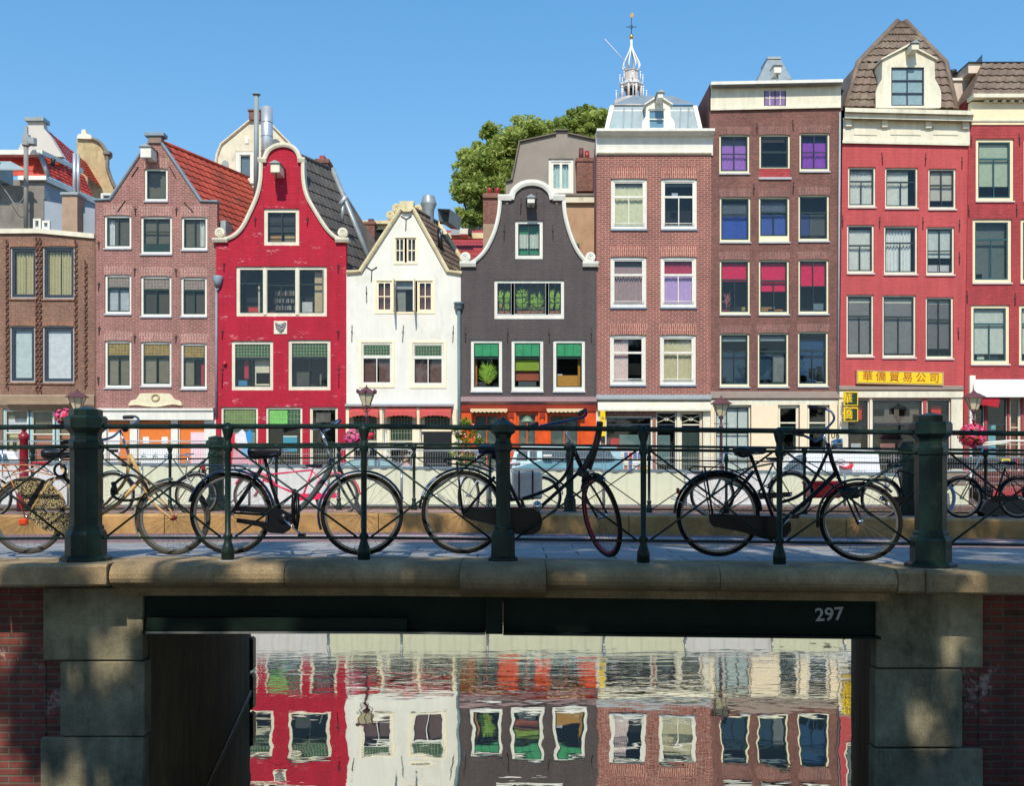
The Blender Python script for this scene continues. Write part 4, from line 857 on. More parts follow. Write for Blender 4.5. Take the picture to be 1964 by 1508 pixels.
# ================================================================== H9 rust-red house at the right edge
H=House('townhouse','rust red brick townhouse with tall cream windows and a white awning, at the right edge','house',1950,dy=-.03)
CF2=M('peach_cream_frame',sr(242,224,186),.5,.05,3); TEAL=M('teal_sash',sr(40,86,92),.4,.1,4)
for a,b,c,d,ins in ((1871,266,1944,386,[('blind',sr(182,196,170),(0,1,.22,1))]),(1865,420,1940,543,[('flat',sr(96,108,104),(0,1,0,1)),('flat',sr(190,110,50),(.02,.3,.04,.12),'wooden_frame')]),(1862,585,1936,699,[('blind',sr(206,214,200),(0,1,.14,1)),('flat',(.6,.65,.5),(.2,.42,.02,.12),'carton'),('flat',(.02,.04,.05),(.5,.85,.02,.13),'box')])):
    for k in (0,1):
        dx=92*k; H.win(a+dx,b,c+dx,d,'T2:.7',CF2,TEAL,ins,fw=.14,fb=.16,sw=.06,sillm=MATS['pinkish_sill'])
H.win(1862,762,1888,935,'T:.7',CREAM,NAVY,[],sill=0,fw=.03); H.win(1893,762,1932,935,'T:.7',CREAM,NAVY,[('flat',sr(120,190,200),(.2,.6,.1,.7),'blue_bottles')],sill=0,fw=.03); H.win(1936,762,1958,935,'G13',CREAM,CREAM,[('flat',sr(140,80,60),(0,1,0,1),'menu_panel')],sill=0,fw=.05); H.win(1962,762,2040,935,'T:.7',CREAM,NAVY,[],sill=0,fw=.04)
H.wall([(1858,240),(2060,240),(2060,955),(1846,955)],BR_PINK2)
H.box('frieze',CF2,1861,196,2060,240,-.05,.3); H.box('cornice',CREAM,1859,186,2060,193,-.45,.3); H.box('frieze_moulding',CREAM,1862,230,2060,234,-.1,-.053)
for i in range(10): x=1886+i*16; H.box('dentil',CREAM,x,194,x+6,199,-.25,-.053)
mb=tiles(P(1884,120,1.3),P(2060,120,1.3),P(2060,184,.1),P(1862,184,.1),12,5,.09); rf=H.part(mb,'roof',mat)
H.part(MB().add([P(1862,184,.1),P(1884,120,1.3),P(1884,120,1.3)+Vector((0,4,0)),P(1862,184,.1)+Vector((0,6,0))],[(0,1,2,3)]),'roof_side',mat,rf)
H.box('parapet',M('peach_render',sr(226,206,186),.8,.08,2),1880,101,2060,120,1.3,6); H.part(MB().add([P(1884,103,1.3),P(1884,120,1.3),P(1850,150,4),P(1850,143,4)],[(0,1,2,3)]),'parapet_side',GREYP)
H.box('parapet_cap',BLACKP,1879,99,2060,101,1.2,6)
H.box('end_pilaster',WHITE,1857,721,1868,950,-.14,-.003)
aw=MB().add([P(1868,728,-.02),P(2060,728,-.02),P(2060,758,-.7),P(1868,758,-.7),P(2060,762,-.7),P(1868,762,-.7)],[(0,1,2,3),(3,2,4,5)]); H.part(aw,'awning',M('white_awning',(.82,.82,.8),.8,.03,3))
H.anchors([(1862,272),(1954,268),(1857,405),(1949,404),(1854,570),(1946,575)],24)
H.body(1860,2060,186,BR_PINK2,9,0.0)
fb=tag(MB().add([P(1872,762,-.62),P(1918,763,-.62),P(1915,782,-.6),P(1892,778,-.6),P(1870,776,-.62)],[(0,1,2,3,4)]).build('red_banner',M('red_cloth',sr(180,30,44),.8,.15,5)),'sagging red cloth banner hanging under the white awning at right','banner')
def leaves(mb,cx,cy,cz,rx,ry,rz,n,size):
    for i in range(n):
        while True:
            a=Vector((random.uniform(-1,1),random.uniform(-1,1),random.uniform(-1,1)))
            if .25<a.length<1: break
        p=Vector((cx+a.x*rx,cy+a.y*ry,cz+a.z*rz)); u=Vector((random.gauss(0,1),random.gauss(0,1),random.gauss(0,.7))).normalized(); v=u.orthogonal().normalized(); v.rotate(Matrix.Rotation(random.random()*6.3,3,u)); s=size*random.uniform(.55,1.3)
        k=len(mb.v); mb.v+= [tuple(p-u*s),tuple(p+v*s*.45),tuple(p+u*s),tuple(p-v*s*.45)]; mb.f.append([k,k+1,k+2,k+3]); mb.m.append(0); mb.sm.append(False)
def leafmat(name,c1,c2,trans=.35):
    m,n,b=nt(name); L=n.links
    g=N(n,'ShaderNodeNewGeometry'); no=N(n,'ShaderNodeTexNoise',Scale=.5,Detail=4.0); tc=coords(n); L.new(tc,no.inputs[0])
    a=N(n,'ShaderNodeMath',operation='MULTIPLY'); a.inputs[1].default_value=.5; L.new(g.outputs['Random Per Island'],a.inputs[0])
    b2=N(n,'ShaderNodeMath',operation='ADD'); L.new(a.outputs[0],b2.inputs[0]); L.new(no.outputs[0],b2.inputs[1])
    r=ramp(n,[(.45,rgb(c1)),(.95,rgb(c2))]); L.new(b2.outputs[0],r.inputs[0]); L.new(r.outputs[0],b.inputs['Base Color']); b.inputs['Roughness'].default_value=.55; b.inputs['Specular IOR Level'].default_value=.25
    t=N(n,'ShaderNodeBsdfTranslucent'); L.new(r.outputs[0],t.inputs[0]); mx=N(n,'ShaderNodeMixShader'); mx.inputs[0].default_value=trans; L.new(b.outputs[0],mx.inputs[1]); L.new(t.outputs[0],mx.inputs[2])
    L.new(mx.outputs[0],[x for x in n.nodes if x.type=='OUTPUT_MATERIAL'][0].inputs[0]); return m
LEAF=leafmat('tree_leaf',sr(112,138,60),sr(204,212,124),.5); BARK=M('bark',(.09,.075,.055),.9,.3,6,bmp=.02,bsc=12)
def tree(label,group,base,blobs,n,size,trunk_r=.5,leaf=LEAF,rag=1.0):
    t=thing('broadleaf_tree',label,'tree',base,group)
    cen=sum((Vector(b[:3]) for b in blobs),Vector())/len(blobs); B=Vector(base)
    mb=MB(); tot=sum(b[3]**2.2 for b in blobs)
    for x,y,z,r in blobs:
        k=int(n*r**2.2/tot); m=max(6,int(16*rag))
        for j in range(m):
            a=Vector((random.gauss(0,1),random.gauss(0,1),random.gauss(0,1))).normalized()*r*random.uniform(.2,1.12)
            q=r*random.uniform(.22,.45); leaves(mb,x+a.x,y+a.y,z+a.z*.9,q,q,q*.75,k//m,size)
    mb.build('crown',leaf,t)
    fork=Vector((B.x*.6+cen.x*.4,B.y*.6+cen.y*.4,B.z+(cen.z-B.z)*.55))
    tb=MB().tube([B,(B+fork)/2+Vector((.15,0,0)),fork],[trunk_r,trunk_r*.75,trunk_r*.6],10)
    for x,y,z,r in blobs:
        e=Vector((x,y,z)); tb.tube([fork,(fork+e)/2+Vector((0,0,r*.2)),e],[trunk_r*.45,trunk_r*.25,trunk_r*.08],7)
    tb.build('trunk',BARK,t); return t
def bl(s,*L): return [((x-CX)*s,F*s+dy,CZ-(y-HY)*s,r*s) for x,y,r,dy in L]
tree('large green elm rising behind the grey gable, its crown left of the spire','trees behind the houses',((970-CX)*.036,72,2.5),bl(.036,(925,335,46,0),(955,290,48,1),(1005,265,42,0),(905,372,32,-1),(935,400,42,1),(1000,320,52,2),(896,305,20,0),(975,370,52,0),(1030,250,26,0),(915,420,26,0),(880,360,12,0),(940,250,16,0)),90000,.15,rag=4.5)
tree('green tree top just left of the slate mansard, behind the grey gable','trees behind the houses',((1120-CX)*.036,73,2.5),bl(.036,(1120,245,42,1),(1085,255,30,0),(1148,240,36,0),(1175,262,36,1),(1110,290,48,2),(1065,275,24,0),(1125,218,18,0)),60000,.15,rag=4.0)
tree('low green bushes of a roof tree beside the small red dormer','trees behind the houses',((880-CX)*.036,72,2.5),bl(.036,(893,425,16,-2),(880,440,14,-2)),700,.25,.2)
# ---- background buildings
BH=lambda n,l,px,s,dy=0: House(n,l,'house',px,dy,s,'houses behind the canal row')
b=BH('rear_house','rear house with red tiled mansard and pale grey gable, above the brown corner house',60,.030)
LB=M('light_blue_render',sr(150,160,172),.8,.08,1.5); GT=M('grey_tan_render',sr(130,124,116),.9,.2,1.2,stain=sr(84,80,76),stz=.6)
def pq(H,s,*pts):
    # polygon of (px,py,scale)
    return [tuple(W(x,y,ss)) for x,y,ss in pts]
def slab(H,name,mat,pts,th=.15,parent=None):
    P=[Vector(p) for p in pts]; nn=(P[1]-P[0]).cross(P[-1]-P[0]).normalized()
    if nn.y>0: nn=-nn
    n=len(P); mb=MB().add(P+[p-nn*th for p in P],[tuple(range(n)),tuple(range(2*n-1,n-1,-1))]+[(i,(i+1)%n,(i+1)%n+n,i+n) for i in range(n)])
    return mb.build(name,mat,parent or H.r)
S0=.030;S1=.0325
slab(b,'side_wall',LB,pq(b,0,(85,345,S0),(185,386,S1),(182,470,S1),(85,470,S0)))
slab(b,'front_wall',GT,pq(b,0,(-80,345,S0),(85,345,S0),(85,480,S0),(-80,480,S0)))
tiles(W(-80,297,.0303),W(76,297,.0303),W(88,338,S0),W(-80,338,S0),9,4,.06).build('roof',TILE_RED,b.r)
tiles(W(80,297,.0303),W(160,336,.0325),W(178,378,.0325),W(92,338,S0),9,6,.06).build('roof',TILE_RED,b.r)
for a,bb in (((-80,290,82,290,299),(0,0)),): b.box('cornice',WHITE,-80,289,84,298,-.2,.4)
slab(b,'cornice',WHITE,pq(b,0,(84,289,S0),(160,324,.0325),(160,332,.0325),(84,298,S0)))
b.box('cornice',WHITE,38,339,92,347,-.25,.3); slab(b,'cornice',WHITE,pq(b,0,(92,339,S0),(186,381,S1),(186,392,S1),(92,349,S0)))
b.part(MB().tube([b.P(78,299,-.05),b.P(92,338,-.05)],.13,6),'zinc_hip',ZINC)
b2=MB().prism([((x-CX)*.031,CZ-(y-HY)*.031) for x,y in ((28,300),(50,256),(53,246),(53,232),(83,232),(84,246),(97,262),(120,300))],62,62.5).build('gable_wall',M('pale_warm_render',sr(206,200,192),.8,.06,1),b.r)
b2=MB().box((50-CX)*.031,(86-CX)*.031,61.8,62.7,CZ-(233-HY)*.031,CZ-(226-HY)*.031).build('gable_cap',ZINC,b.r)
tiles(W(86,246,.0312),W(205,345,.0366),W(235,394,.0366),W(120,302,.0312),16,10,.07).build('roof',TILE_RED,b.r)
b.part(MB().lathe((b.X(66),b.Y-1),[(.25,b.Z(288)),(.25,b.Z(270)),(.12,b.Z(269)),(.12,b.Z(254))],8),'roof_vent',GREYP); b.part(MB().lathe((b.X(76),b.Y-1),[(.3,b.Z(288)),(.3,b.Z(276))],8),'roof_vent',GREYP)
b.part(MB().tube([W(101,318,.0302),W(103,306,.0302),W(99,306,.0302)],.12,6),'roof_vent',BLACKP)
b=BH('rear_house','weathered sandstone neck gable with a white finial, left of the mauve gable house',180,.0345)
b.wall([(147,420),(147,267),(160,263),(176,265),(192,273),(203,289),(212,292),(212,299),(206,304),(206,320),(212,342),(222,362),(222,420)],STONE_OLD,holes=[])
b.part(MB().prism([(b.X(x),b.Z(y)) for x,y in ((149,267),(152,259),(158,258),(159,250),(166,250),(168,258),(176,260),(180,268))],b.Y-.2,b.Y+.2),'finial',M('white_stone',sr(232,226,208),.8,.1,4))
b.part(MB().tube([b.P(x,y,-.1) for x,y in curve([(176,265),(192,273),(203,289),(206,304),(206,320),(213,342),(222,362)],3)],.12,6),'gable_coping',GT)
b.part(MB().bevbox(b.X(200),b.X(214),b.Y-.3,b.Y+.2,b.Z(299),b.Z(291),.05),'gable_coping',GT)
b=BH('rooftop_structure','grey rooftop extension with tan chimney stack and hooded vent above the brown corner house',110,.0258,0)
b.wall([(-80,470),(-80,352),(40,356),(84,380),(84,470)],GT,holes=[])
b.wall([(85,470),(85,385),(125,392),(182,400),(182,470)],LB,holes=[])
TAN=M('tan_render_stack',sr(170,144,122),.9,.15,2,stain=sr(120,104,92),stz=1)
b.box('chimney_stack',TAN,129,380,158,470,-.6,.3); b.box('chimney_cap',GREYP,126,375,161,381,-.7,.4,bev=.03)
b.pipe([(143,378,-.2),(143,294,-.2)],.09,STEEL); b.pipe([(150,378,-.1),(150,296,-.1)],.08,STEEL)
b.pipe([(50,440,-.5),(50,280,-.5)],.11,M('grey_cement_pipe',sr(140,136,130),.8,.1,3),cap=1)
b.pipe([(51,300,-.5),(51,270,-.5)],.07,MATS['grey_cement_pipe'])
mb=MB().box(b.X(-20),b.X(16),b.Y-1,b.Y+.5,b.Z(352),b.Z(320)); v=b.part(mb,'vent_box',M('pale_green_metal',sr(150,166,168),.5,.1,2))
b.part(MB().add([b.P(-25,323,-1.2),b.P(46,323,-1.2),b.P(20,309,-.6),b.P(-25,309,-.6),b.P(-25,326,-1.2),b.P(46,326,-1.2)],[(0,1,2,3),(4,5,1,0)]),'vent_hood',MATS['pale_green_metal'],v)
b.win(65,420,80,441,'single',WHITE,GREYP,[],hole=False,ins=-.1,sill=0,rd=.05) ; b.win(82,424,97,441,'single',WHITE,GREYP,[('blind',(.4,.5,.5))],hole=False,ins=-.1,sill=0,rd=.05)
b.part(MB().tube([b.P(x,y,-.5) for x,y in curve([(0,352),(15,372),(28,390),(42,384),(50,362)],4)],.02,4),'slack_cable',GREYP)
b.win(184,364,209,380,'single',WHITE,GREYP,[('blind',(.2,.24,.28))],hole=False,ins=.6,sill=0,rd=.05)
# cream gable behind crimson house
b=BH('rear_house','weathered cream gable house with niche and tall steel flues behind the crimson bell gable',490,.0278)
b.holes=[(452,290,488,351)]
b.win(452,289,488,351,'single',WHITE,WHITE,[('blind',sr(120,140,150))],hole=False,fw=.2,sill=1,ins=.02)
b.wall([(408,420),(412,330),(418,296),(424,277),(482,229),(505,229),(523,243),(557,276),(562,300),(562,420)],REND_CREAM)
RAKE=M('pale_rake_trim',sr(226,214,190),.8,.15,8,stain=sr(130,120,100),stz=2)
b.band('verge_trim',RAKE,[(408,345),(415,296),(423,276),(482,227)],4,-.12,.3); b.band('verge_trim',RAKE,[(504,227),(525,241),(558,275),(562,300)],4,-.12,.3)
b.box('chimney_stack',BR_STACK,479,214,501,231,-.2,1.0); b.box('chimney_cap',BR_STACK,477,212,503,215,-.25,1.1)
b.part(MB().prism([(b.X(x),b.Z(y)) for x,y in [(425,327)]+[(432+7*math.cos(t),315-8*math.sin(t)) for t in [math.pi*(1-i/8) for i in range(9)]]+[(439,327)]],b.Y-.02,b.Y+.02),'niche',GREYP)
b.part(MB().prism([(b.X(x),b.Z(y)) for x,y in [(470,275)]+[(473.5+3.5*math.cos(t),266-4*math.sin(t)) for t in [math.pi*(1-i/6) for i in range(7)]]+[(477,275)]],b.Y-.04,b.Y+.02),'wall_plaque',WHITE)
b.part(MB().bevbox(b.X(408),b.X(470),b.Y-2.6,b.Y-2,b.Z(330),b.Z(323),.03),'ridge_box',ZINC) if 0 else None
b.pipe([(491,385,-1.8),(492,182,-1.8)],.13,M('grey_painted_flue',sr(138,150,152),.5,.1,1),cap=1); 
st=b.pipe([(512,320,-1.4),(512,206,-1.4)],.30,STEEL,seg=20)
for y in (235,262,290): b.part(MB().tube([Vector(b.P(512,y,-1.4))+Vector((.315*math.cos(t),.315*math.sin(t),0)) for t in [i*.35 for i in range(18)]],.012,5,closed=True),'flue_band',STEEL,st)
slab(b,'flat_roof_edge',GREYP,pq(b,0,(562,285,.029),(610,320,.029),(640,340,.029),(640,372,.029),(575,372,.029)),.3)
b=BH('chimney_stack','tan rendered chimney stack with brown brick cap right of the crimson bell gable',620,.0275)
b.box('shaft',TAN,608,318,632,355,-.5,.6); b.box('cap',BR_STACK,607,310,635,319,-.6,.7,bev=.03); b.box('pot',M('terracotta_pot',sr(150,60,60),.6,.1,5),614,300,624,311,-.2,.3)
# ornate cream stone building behind the white gable
b=BH('rear_house','ornate cream stone facade with columns and carved scrolls behind the white gable',745,.034)
OC=M('cream_limestone',sr(222,204,160),.8,.12,2,stain=sr(150,134,104),stz=1)
b.box('entablature',OC,678,427,760,433,-.6,.5); b.box('entablature',OC,683,434,760,442,-.3,.5)
for x in (691,): b.part(MB().lathe((b.X(x),b.Y-.2),[(.25,b.Z(500)),(.22,b.Z(452)),(.34,b.Z(447)),(.36,b.Z(443))],12),'column',OC)
b.box('wall',OC,697,442,880,520,-.1,.4); b.box('dark_window',INT,722,440,738,462,-.15,-.1)
for x,y,r,f in ((762,401,9,1),(750,414,8,1),(803,403,9,-1),(810,412,8,-1)): scroll(b,x,y,r,OC,f,-.3,.4)
b.part(MB().prism([(b.X(x),b.Z(y)) for x,y in curve([(738,430),(746,418),(762,398),(800,398),(812,412),(824,430)],4)],b.Y-.1,b.Y+.4),'pediment',OC)
b=BH('rear_house','small red tiled roof with a brown brick chimney between crimson and white gables',700,.0285)
tiles(W(684,450,.030),W(720,450,.030),W(720,500,.0285),W(676,500,.0285),6,5).build('roof',TILE_RED,b.r)
slab(b,'roof_edge',ZINC,pq(b,0,(664,408,.0272),(672,410,.0272),(706,494,.0272),(690,500,.0272)),.2)
b.box('chimney_stack',BR_STACK,706,440,724,500,-1.2,-.4); b.box('chimney_cap',BR_STACK,704,435,726,441,-1.25,-.35,bev=.02); b.box('pot',M('dark_pot',sr(96,50,50),.6,.1,4),711,428,721,436,-1,-.6)
# red roof between white and charcoal houses
b=BH('rear_house','low house with a dull red tiled roof slope between the white and charcoal gables',890,.0285)
MR=M('dull_red_tile',sr(168,66,66),.6,.1,1,bmp=.003); tiles(W(838,442,.0315),W(960,442,.0315),W(960,520,.0275),W(845,520,.0275),20,9,.06).build('roof',MR,b.r)
b.box('rear_wall',OC,835,432,930,443,1.8,2.2); b.box('rooftop_unit',GREYP,862,425,880,441,1.2,1.7); b.box('chimney_block',M('cream_block',sr(220,214,196),.8,.1,2),880,430,896,441,1.0,1.7)
b.box('rooftop_unit',BLACKP,897,431,903,441,1,1.6)
b=BH('rear_house','tiny white dormer gable with red tiled verges behind the charcoal house chimney',908,.036)
b.part(MB().prism([(b.X(x),b.Z(y)) for x,y in ((890,430),(908,406),(928,430))],b.Y,b.Y+.2),'gable_wall',WHITE)
for q_ in (((886,430),(908,402)),((932,430),(908,402))): b.part(MB().tube([b.P(*q_[0],-.1),b.P(*q_[1],-.1)],.16,6),'verge_tiles',TILE_RED)
b.box('rooftop_vent',WHITE,895,430,930,440,-.1,.3)
b=BH('chimney_stack','brown brick chimney stack with two red pots left of the charcoal bell gable',942,.0262)
b.box('shaft',BR_STACK,927,384,958,433,-.4,.6); b.box('shaft_base',TAN,927,433,958,520,-.4,.6); b.box('cap',BR_STACK,926,375,959,385,-.5,.7,bev=.03)
POT=M('red_glazed_pot',sr(160,46,50),.3,.1,5)
for x in (939,954): b.part(MB().lathe((b.X(x),b.Y),[(.13,b.Z(376)),(.12,b.Z(364)),(.13,b.Z(361))],12),'pot',POT)
b=BH('rear_house','grey rendered house with angular parapet and white window behind the charcoal bell gable',1060,.0275)
b.holes=[(1052,304,1100,371)]
b.win(1052,304,1100,371,'two',WHITE,WHITE,[('curt',sr(196,224,220))],hole=False,sill=1,fw=.14,sw=.12)
b.wall([(970,400),(970,349),(979,347),(995,272),(1066,256),(1066,251),(1090,251),(1090,256),(1150,268),(1150,400)],REND_GREY)
PT=M('parapet_trim_grey',sr(128,118,106),.9,.15,3)
b.band('parapet_trim',PT,[(970,347),(980,345),(995,271),(1066,255)],3.5,-.15,.3); b.band('parapet_trim',PT,[(1065,249),(1091,249)],3,-.16,.3); b.band('parapet_trim',PT,[(1089,255),(1150,268)],3.5,-.15,.3)
b.box('chimney_stack',BR_STACK,1105,316,1150,372,-.6,-.02); b.box('chimney_cap',BR_STACK,1103,309,1150,316,-.65,-.02)
for x,y in ((1114,288),(1125,293)): b.part(MB().lathe((b.X(x),b.Y-.3),[(.13,b.Z(310)),(.12,b.Z(y))],12),'pot',MATS['dark_pot'] if x<1120 else POT)
b=BH('rear_house','ochre rendered party wall with red patches between charcoal and rose brick houses',1110,.0262)
b.wall([(1070,390),(1150,390),(1150,560),(1070,560)],REND_OCHRE,holes=[]); b.box('ledge',REND_CREAM,1070,379,1150,390,-.2,.3); b.box('ledge_trim',PT,1070,373,1150,378,-.25,.3)
b.box('downpipe_elbow',M('green_pipe',sr(70,100,90),.5,0),1098,468,1111,473,-.2,-.1)
# church lantern tower
s=.05; t=thing('church_spire','distant white open work church spire with golden ball and cross above the slate mansard','spire',((1211-CX)*s,100,2.5))
cx=(1211-CX)*s; cy=100; Z=lambda y:CZ-(y-HY)*s; X=lambda x:(x-CX)*s
LST=M('spire_stone',sr(206,196,190),.8,.15,1.5); LWH=M('spire_white',sr(226,228,230),.6,.05,2); GOLD=M('gilded_metal',(.9,.6,.12),.25,0,metal=1)
MB().lathe((cx,cy),[(2.2,2.5),(2.2,Z(300)),(1.8,Z(196)),(1.25,Z(191))],8,R(22.5)).build('tower_shaft',LST,t)
mb=MB()
for k in range(8):
    a=R(22.5+45*k); mb.tube([(cx+.95*math.cos(a),cy+.95*math.sin(a),Z(192)),(cx+.95*math.cos(a),cy+.95*math.sin(a),Z(163))],.12,6)
    a2=R(45+45*k); mb.tube([(cx+.95*math.cos(a)+(math.cos(R(67.5+45*k))-math.cos(a))*.95*u,cy+.95*math.sin(a)+(math.sin(R(67.5+45*k))-math.sin(a))*.95*u,Z(172)+math.sin(math.pi*u)*.25) for u in [i/6 for i in range(7)]],.09,5)
mb.build('arcade_columns',LST,t)
MB().lathe((cx,cy),[(.2,Z(182)),(.5,Z(181)),(.38,Z(174)),(.18,Z(169))],10).build('bell',BLACKP,t)
MB().lathe((cx,cy),[(1.0,Z(166)),(1.15,Z(164)),(1.15,Z(161)),(1.05,Z(160))],8,R(22.5)).build('gallery',LWH,t)
MB().lathe((cx,cy),[(.8,Z(161)),(.65,Z(155)),(.65,Z(139)),(.75,Z(137)),(.7,Z(136))],8,R(22.5)).build('drum',LST,t)
mb=MB()
for k in range(8):
    a=R(22.5+45*k); pr=[(.55,136),(.8,131),(.86,127),(.78,121),(.55,112),(.33,103),(.16,95),(.06,86),(.05,76)]
    mb.tube([(cx+r*math.cos(a),cy+r*math.sin(a),Z(y)) for r,y in pr],.07,6)
mb.build('crown_ribs',LWH,t)
for k,(rr,yb,yt) in enumerate([(1.1,161,144)]*8+[(1.45,195,174)]*8):
    a=R(45*k); MB().tube([(cx+rr*math.cos(a),cy+rr*math.sin(a),Z(yb)),(cx+rr*math.cos(a),cy+rr*math.sin(a),Z(yt))],.05,5).ball((cx+rr*math.cos(a),cy+rr*math.sin(a),Z(yt)),.1,.1,.1,6,4).build('pinnacle',LWH,t)
MB().ball((cx,cy,Z(70)),.22,.22,.24,12,8).build('gold_ball',GOLD,t)
MB().tube([(cx,cy,Z(67)),(cx,cy,Z(34))],.035,5).tube([(X(1201),cy,Z(51)),(X(1221),cy,Z(51))],.03,5).tube([(cx+.16*math.cos(u),cy,Z(51)+.16*math.sin(u)) for u in [i*.8 for i in range(8)]],.025,4,closed=True).build('cross',IRON,t)
MB().prism([(X(1209),Z(33)),(X(1213),Z(33)),(X(1216),Z(28)),(X(1212),Z(22)),(X(1211),Z(27)),(X(1208),Z(26))],cy-.03,cy+.03).build('weathercock',M('old_gold',sr(170,140,90),.4,.1,9,metal=.5),t)
tag(MB().tube([W(1160,74,.049),W(1211,131,.049)],.035,5).build('slanting_mast',M('pale_pink_mast',sr(226,214,224),.5,0)),'thin pale slanting mast beside the church spire','mast')
# ------------------------------------------------------------------ water, streets, bridge
def drop(X): return max(0,X+1.2)*.0112+max(0,-3.3-X)*.008
def NW(px,py,s=SN,d=0.0): v=W(px,py,s,d); v.z-=drop(v.x); return v
ZD=CZ-174*SN
m,n,b=nt('canal_water'); L=n.links
n.nodes.remove(b); o=[x for x in n.nodes if x.type=='OUTPUT_MATERIAL'][0]
g=N(n,'ShaderNodeBsdfGlossy',Roughness=.0); g.inputs[0].default_value=(.80,.80,.74,1); d=N(n,'ShaderNodeBsdfDiffuse'); d.inputs[0].default_value=(.012,.018,.012,1)
mx=N(n,'ShaderNodeMixShader'); mx.inputs[0].default_value=.88; L.new(d.outputs[0],mx.inputs[1]); L.new(g.outputs[0],mx.inputs[2]); L.new(mx.outputs[0],o.inputs[0])
tc=N(n,'ShaderNodeTexCoord')
def nz(scale,rot,sc,det,dist):
    mp=N(n,'ShaderNodeMapping'); mp.inputs['Scale'].default_value=sc; mp.inputs['Rotation'].default_value=(0,0,R(rot)); L.new(tc.outputs['Object'],mp.inputs[0])
    no=N(n,'ShaderNodeTexNoise',Scale=scale,Detail=det,Roughness=.5); L.new(mp.outputs[0],no.inputs[0]); return no.outputs[0]
a=nz(1.1,8,(1,.5,1),2.0,0); c=nz(.35,-14,(1,.45,1),2.0,0); e=nz(3.0,4,(.3,1,1),3.0,0)
mk=nz(.22,20,(.35,1.6,1),3.0,0); mr0=N(n,'ShaderNodeMapRange'); mr0.inputs[1].default_value=.44; mr0.inputs[2].default_value=.66; L.new(mk,mr0.inputs[0])
sy=N(n,'ShaderNodeSeparateXYZ'); L.new(tc.outputs['Object'],sy.inputs[0])
cr=ramp(n,[(0,(.10,)*3),(.42,(.10,)*3),(.52,(1,)*3),(.66,(1,)*3),(.74,(.05,)*3),(1,(.05,)*3)]); my=N(n,'ShaderNodeMapRange'); my.inputs[1].default_value=10; my.inputs[2].default_value=26.5; L.new(sy.outputs[1],my.inputs[0]); L.new(my.outputs[0],cr.inputs[0])
mr=N(n,'ShaderNodeMath',operation='MULTIPLY_ADD'); mr.inputs[1].default_value=.22; L.new(mr0.outputs[0],mr.inputs[0]); L.new(cr.outputs[0],mr.inputs[2])
ml=N(n,'ShaderNodeMath',operation='MULTIPLY'); L.new(e,ml.inputs[0]); L.new(mr.outputs[0],ml.inputs[1])
b1=N(n,'ShaderNodeBump'); b1.inputs['Distance'].default_value=.011; L.new(c,b1.inputs['Height'])
b2=N(n,'ShaderNodeBump'); b2.inputs['Distance'].default_value=.0058; L.new(a,b2.inputs['Height']); L.new(b1.outputs[0],b2.inputs['Normal'])
b3=N(n,'ShaderNodeBump'); b3.inputs['Distance'].default_value=.0062; L.new(ml.outputs[0],b3.inputs['Height']); L.new(b2.outputs[0],b3.inputs['Normal'])
L.new(b3.outputs[0],g.inputs['Normal'])
struct(MB().quad((-300,-60,0),(300,-60,0),(300,41.0,0),(-300,41.0,0)).build('canal_water',m))
BRK_RD=brick('road_clinker',sr(150,118,122),sr(126,104,112),sr(96,86,88),bw=.2,bh=.1,ms=.008,order='XYZ',bmp=.003)
PAVE=brick('paving_slab',sr(160,160,160),sr(144,144,146),sr(66,64,62),bw=.62,bh=.42,ms=.008,order='XYZ',bmp=.004,var=.1,big=.22)
PINK=brick('quay_brick',sr(196,150,136),sr(170,126,116),sr(150,130,120),bw=.22,bh=.1,ms=.01,order='XYZ')
struct(MB().box(-400,400,41.4,44.2,-1,2.3).build('quay_pavement',PINK))
struct(MB().box(-400,400,44.2,900,-1,2.58).build('ground',M('street_asphalt',(.12,.115,.11),.9,.15,.6)))
tag(MB().box(-300,300,41.0,41.4,-1,2.33).build('quay_wall',brick('quay_wall_brick',sr(110,80,70),sr(90,66,60),sr(120,110,100),order='XZY')),'long brick quay wall along the far side of the canal','quay wall')
struct(MB().box(-60,60,-60,2.0,-1,2.3).build('near_quay',BRK_RD))
# bridge
br=thing('bridge','low canal bridge of weathered stone and dark steel with the painted number 297','bridge',(0,13,0))
GRAN=M('bridge_granite',sr(172,148,114),.9,.18,2.4,bmp=.006,bsc=70,stain=sr(96,90,66),stz=.9,grain=.28,mottle=.5)
GRAN2=M('pier_sandstone',sr(166,156,130),.95,.25,2.2,bmp=.006,bsc=60,stain=sr(66,72,50),stz=1.3,grain=.3,mottle=.6,streak=.35)
LICH=M('far_kerb_stone',sr(178,140,90),.9,.16,2,bmp=.006,bsc=40,grain=.18,mottle=.42,stain=sr(110,92,60),stz=1.2)
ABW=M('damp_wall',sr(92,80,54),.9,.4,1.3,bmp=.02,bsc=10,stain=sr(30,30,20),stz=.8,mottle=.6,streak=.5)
STL=M('dark_green_steel',(.006,.014,.010),.6,.3,3,bmp=.002,bsc=30,spec=.12)
NBR=brick('bridge_brick',sr(136,66,56),sr(88,52,46),sr(110,100,88),bw=.21,bh=.062,ms=.009,order='XZY',patch=sr(196,160,150),pthr=.6,psc=1.2,bmp=.01,streak=.45,big=.3)
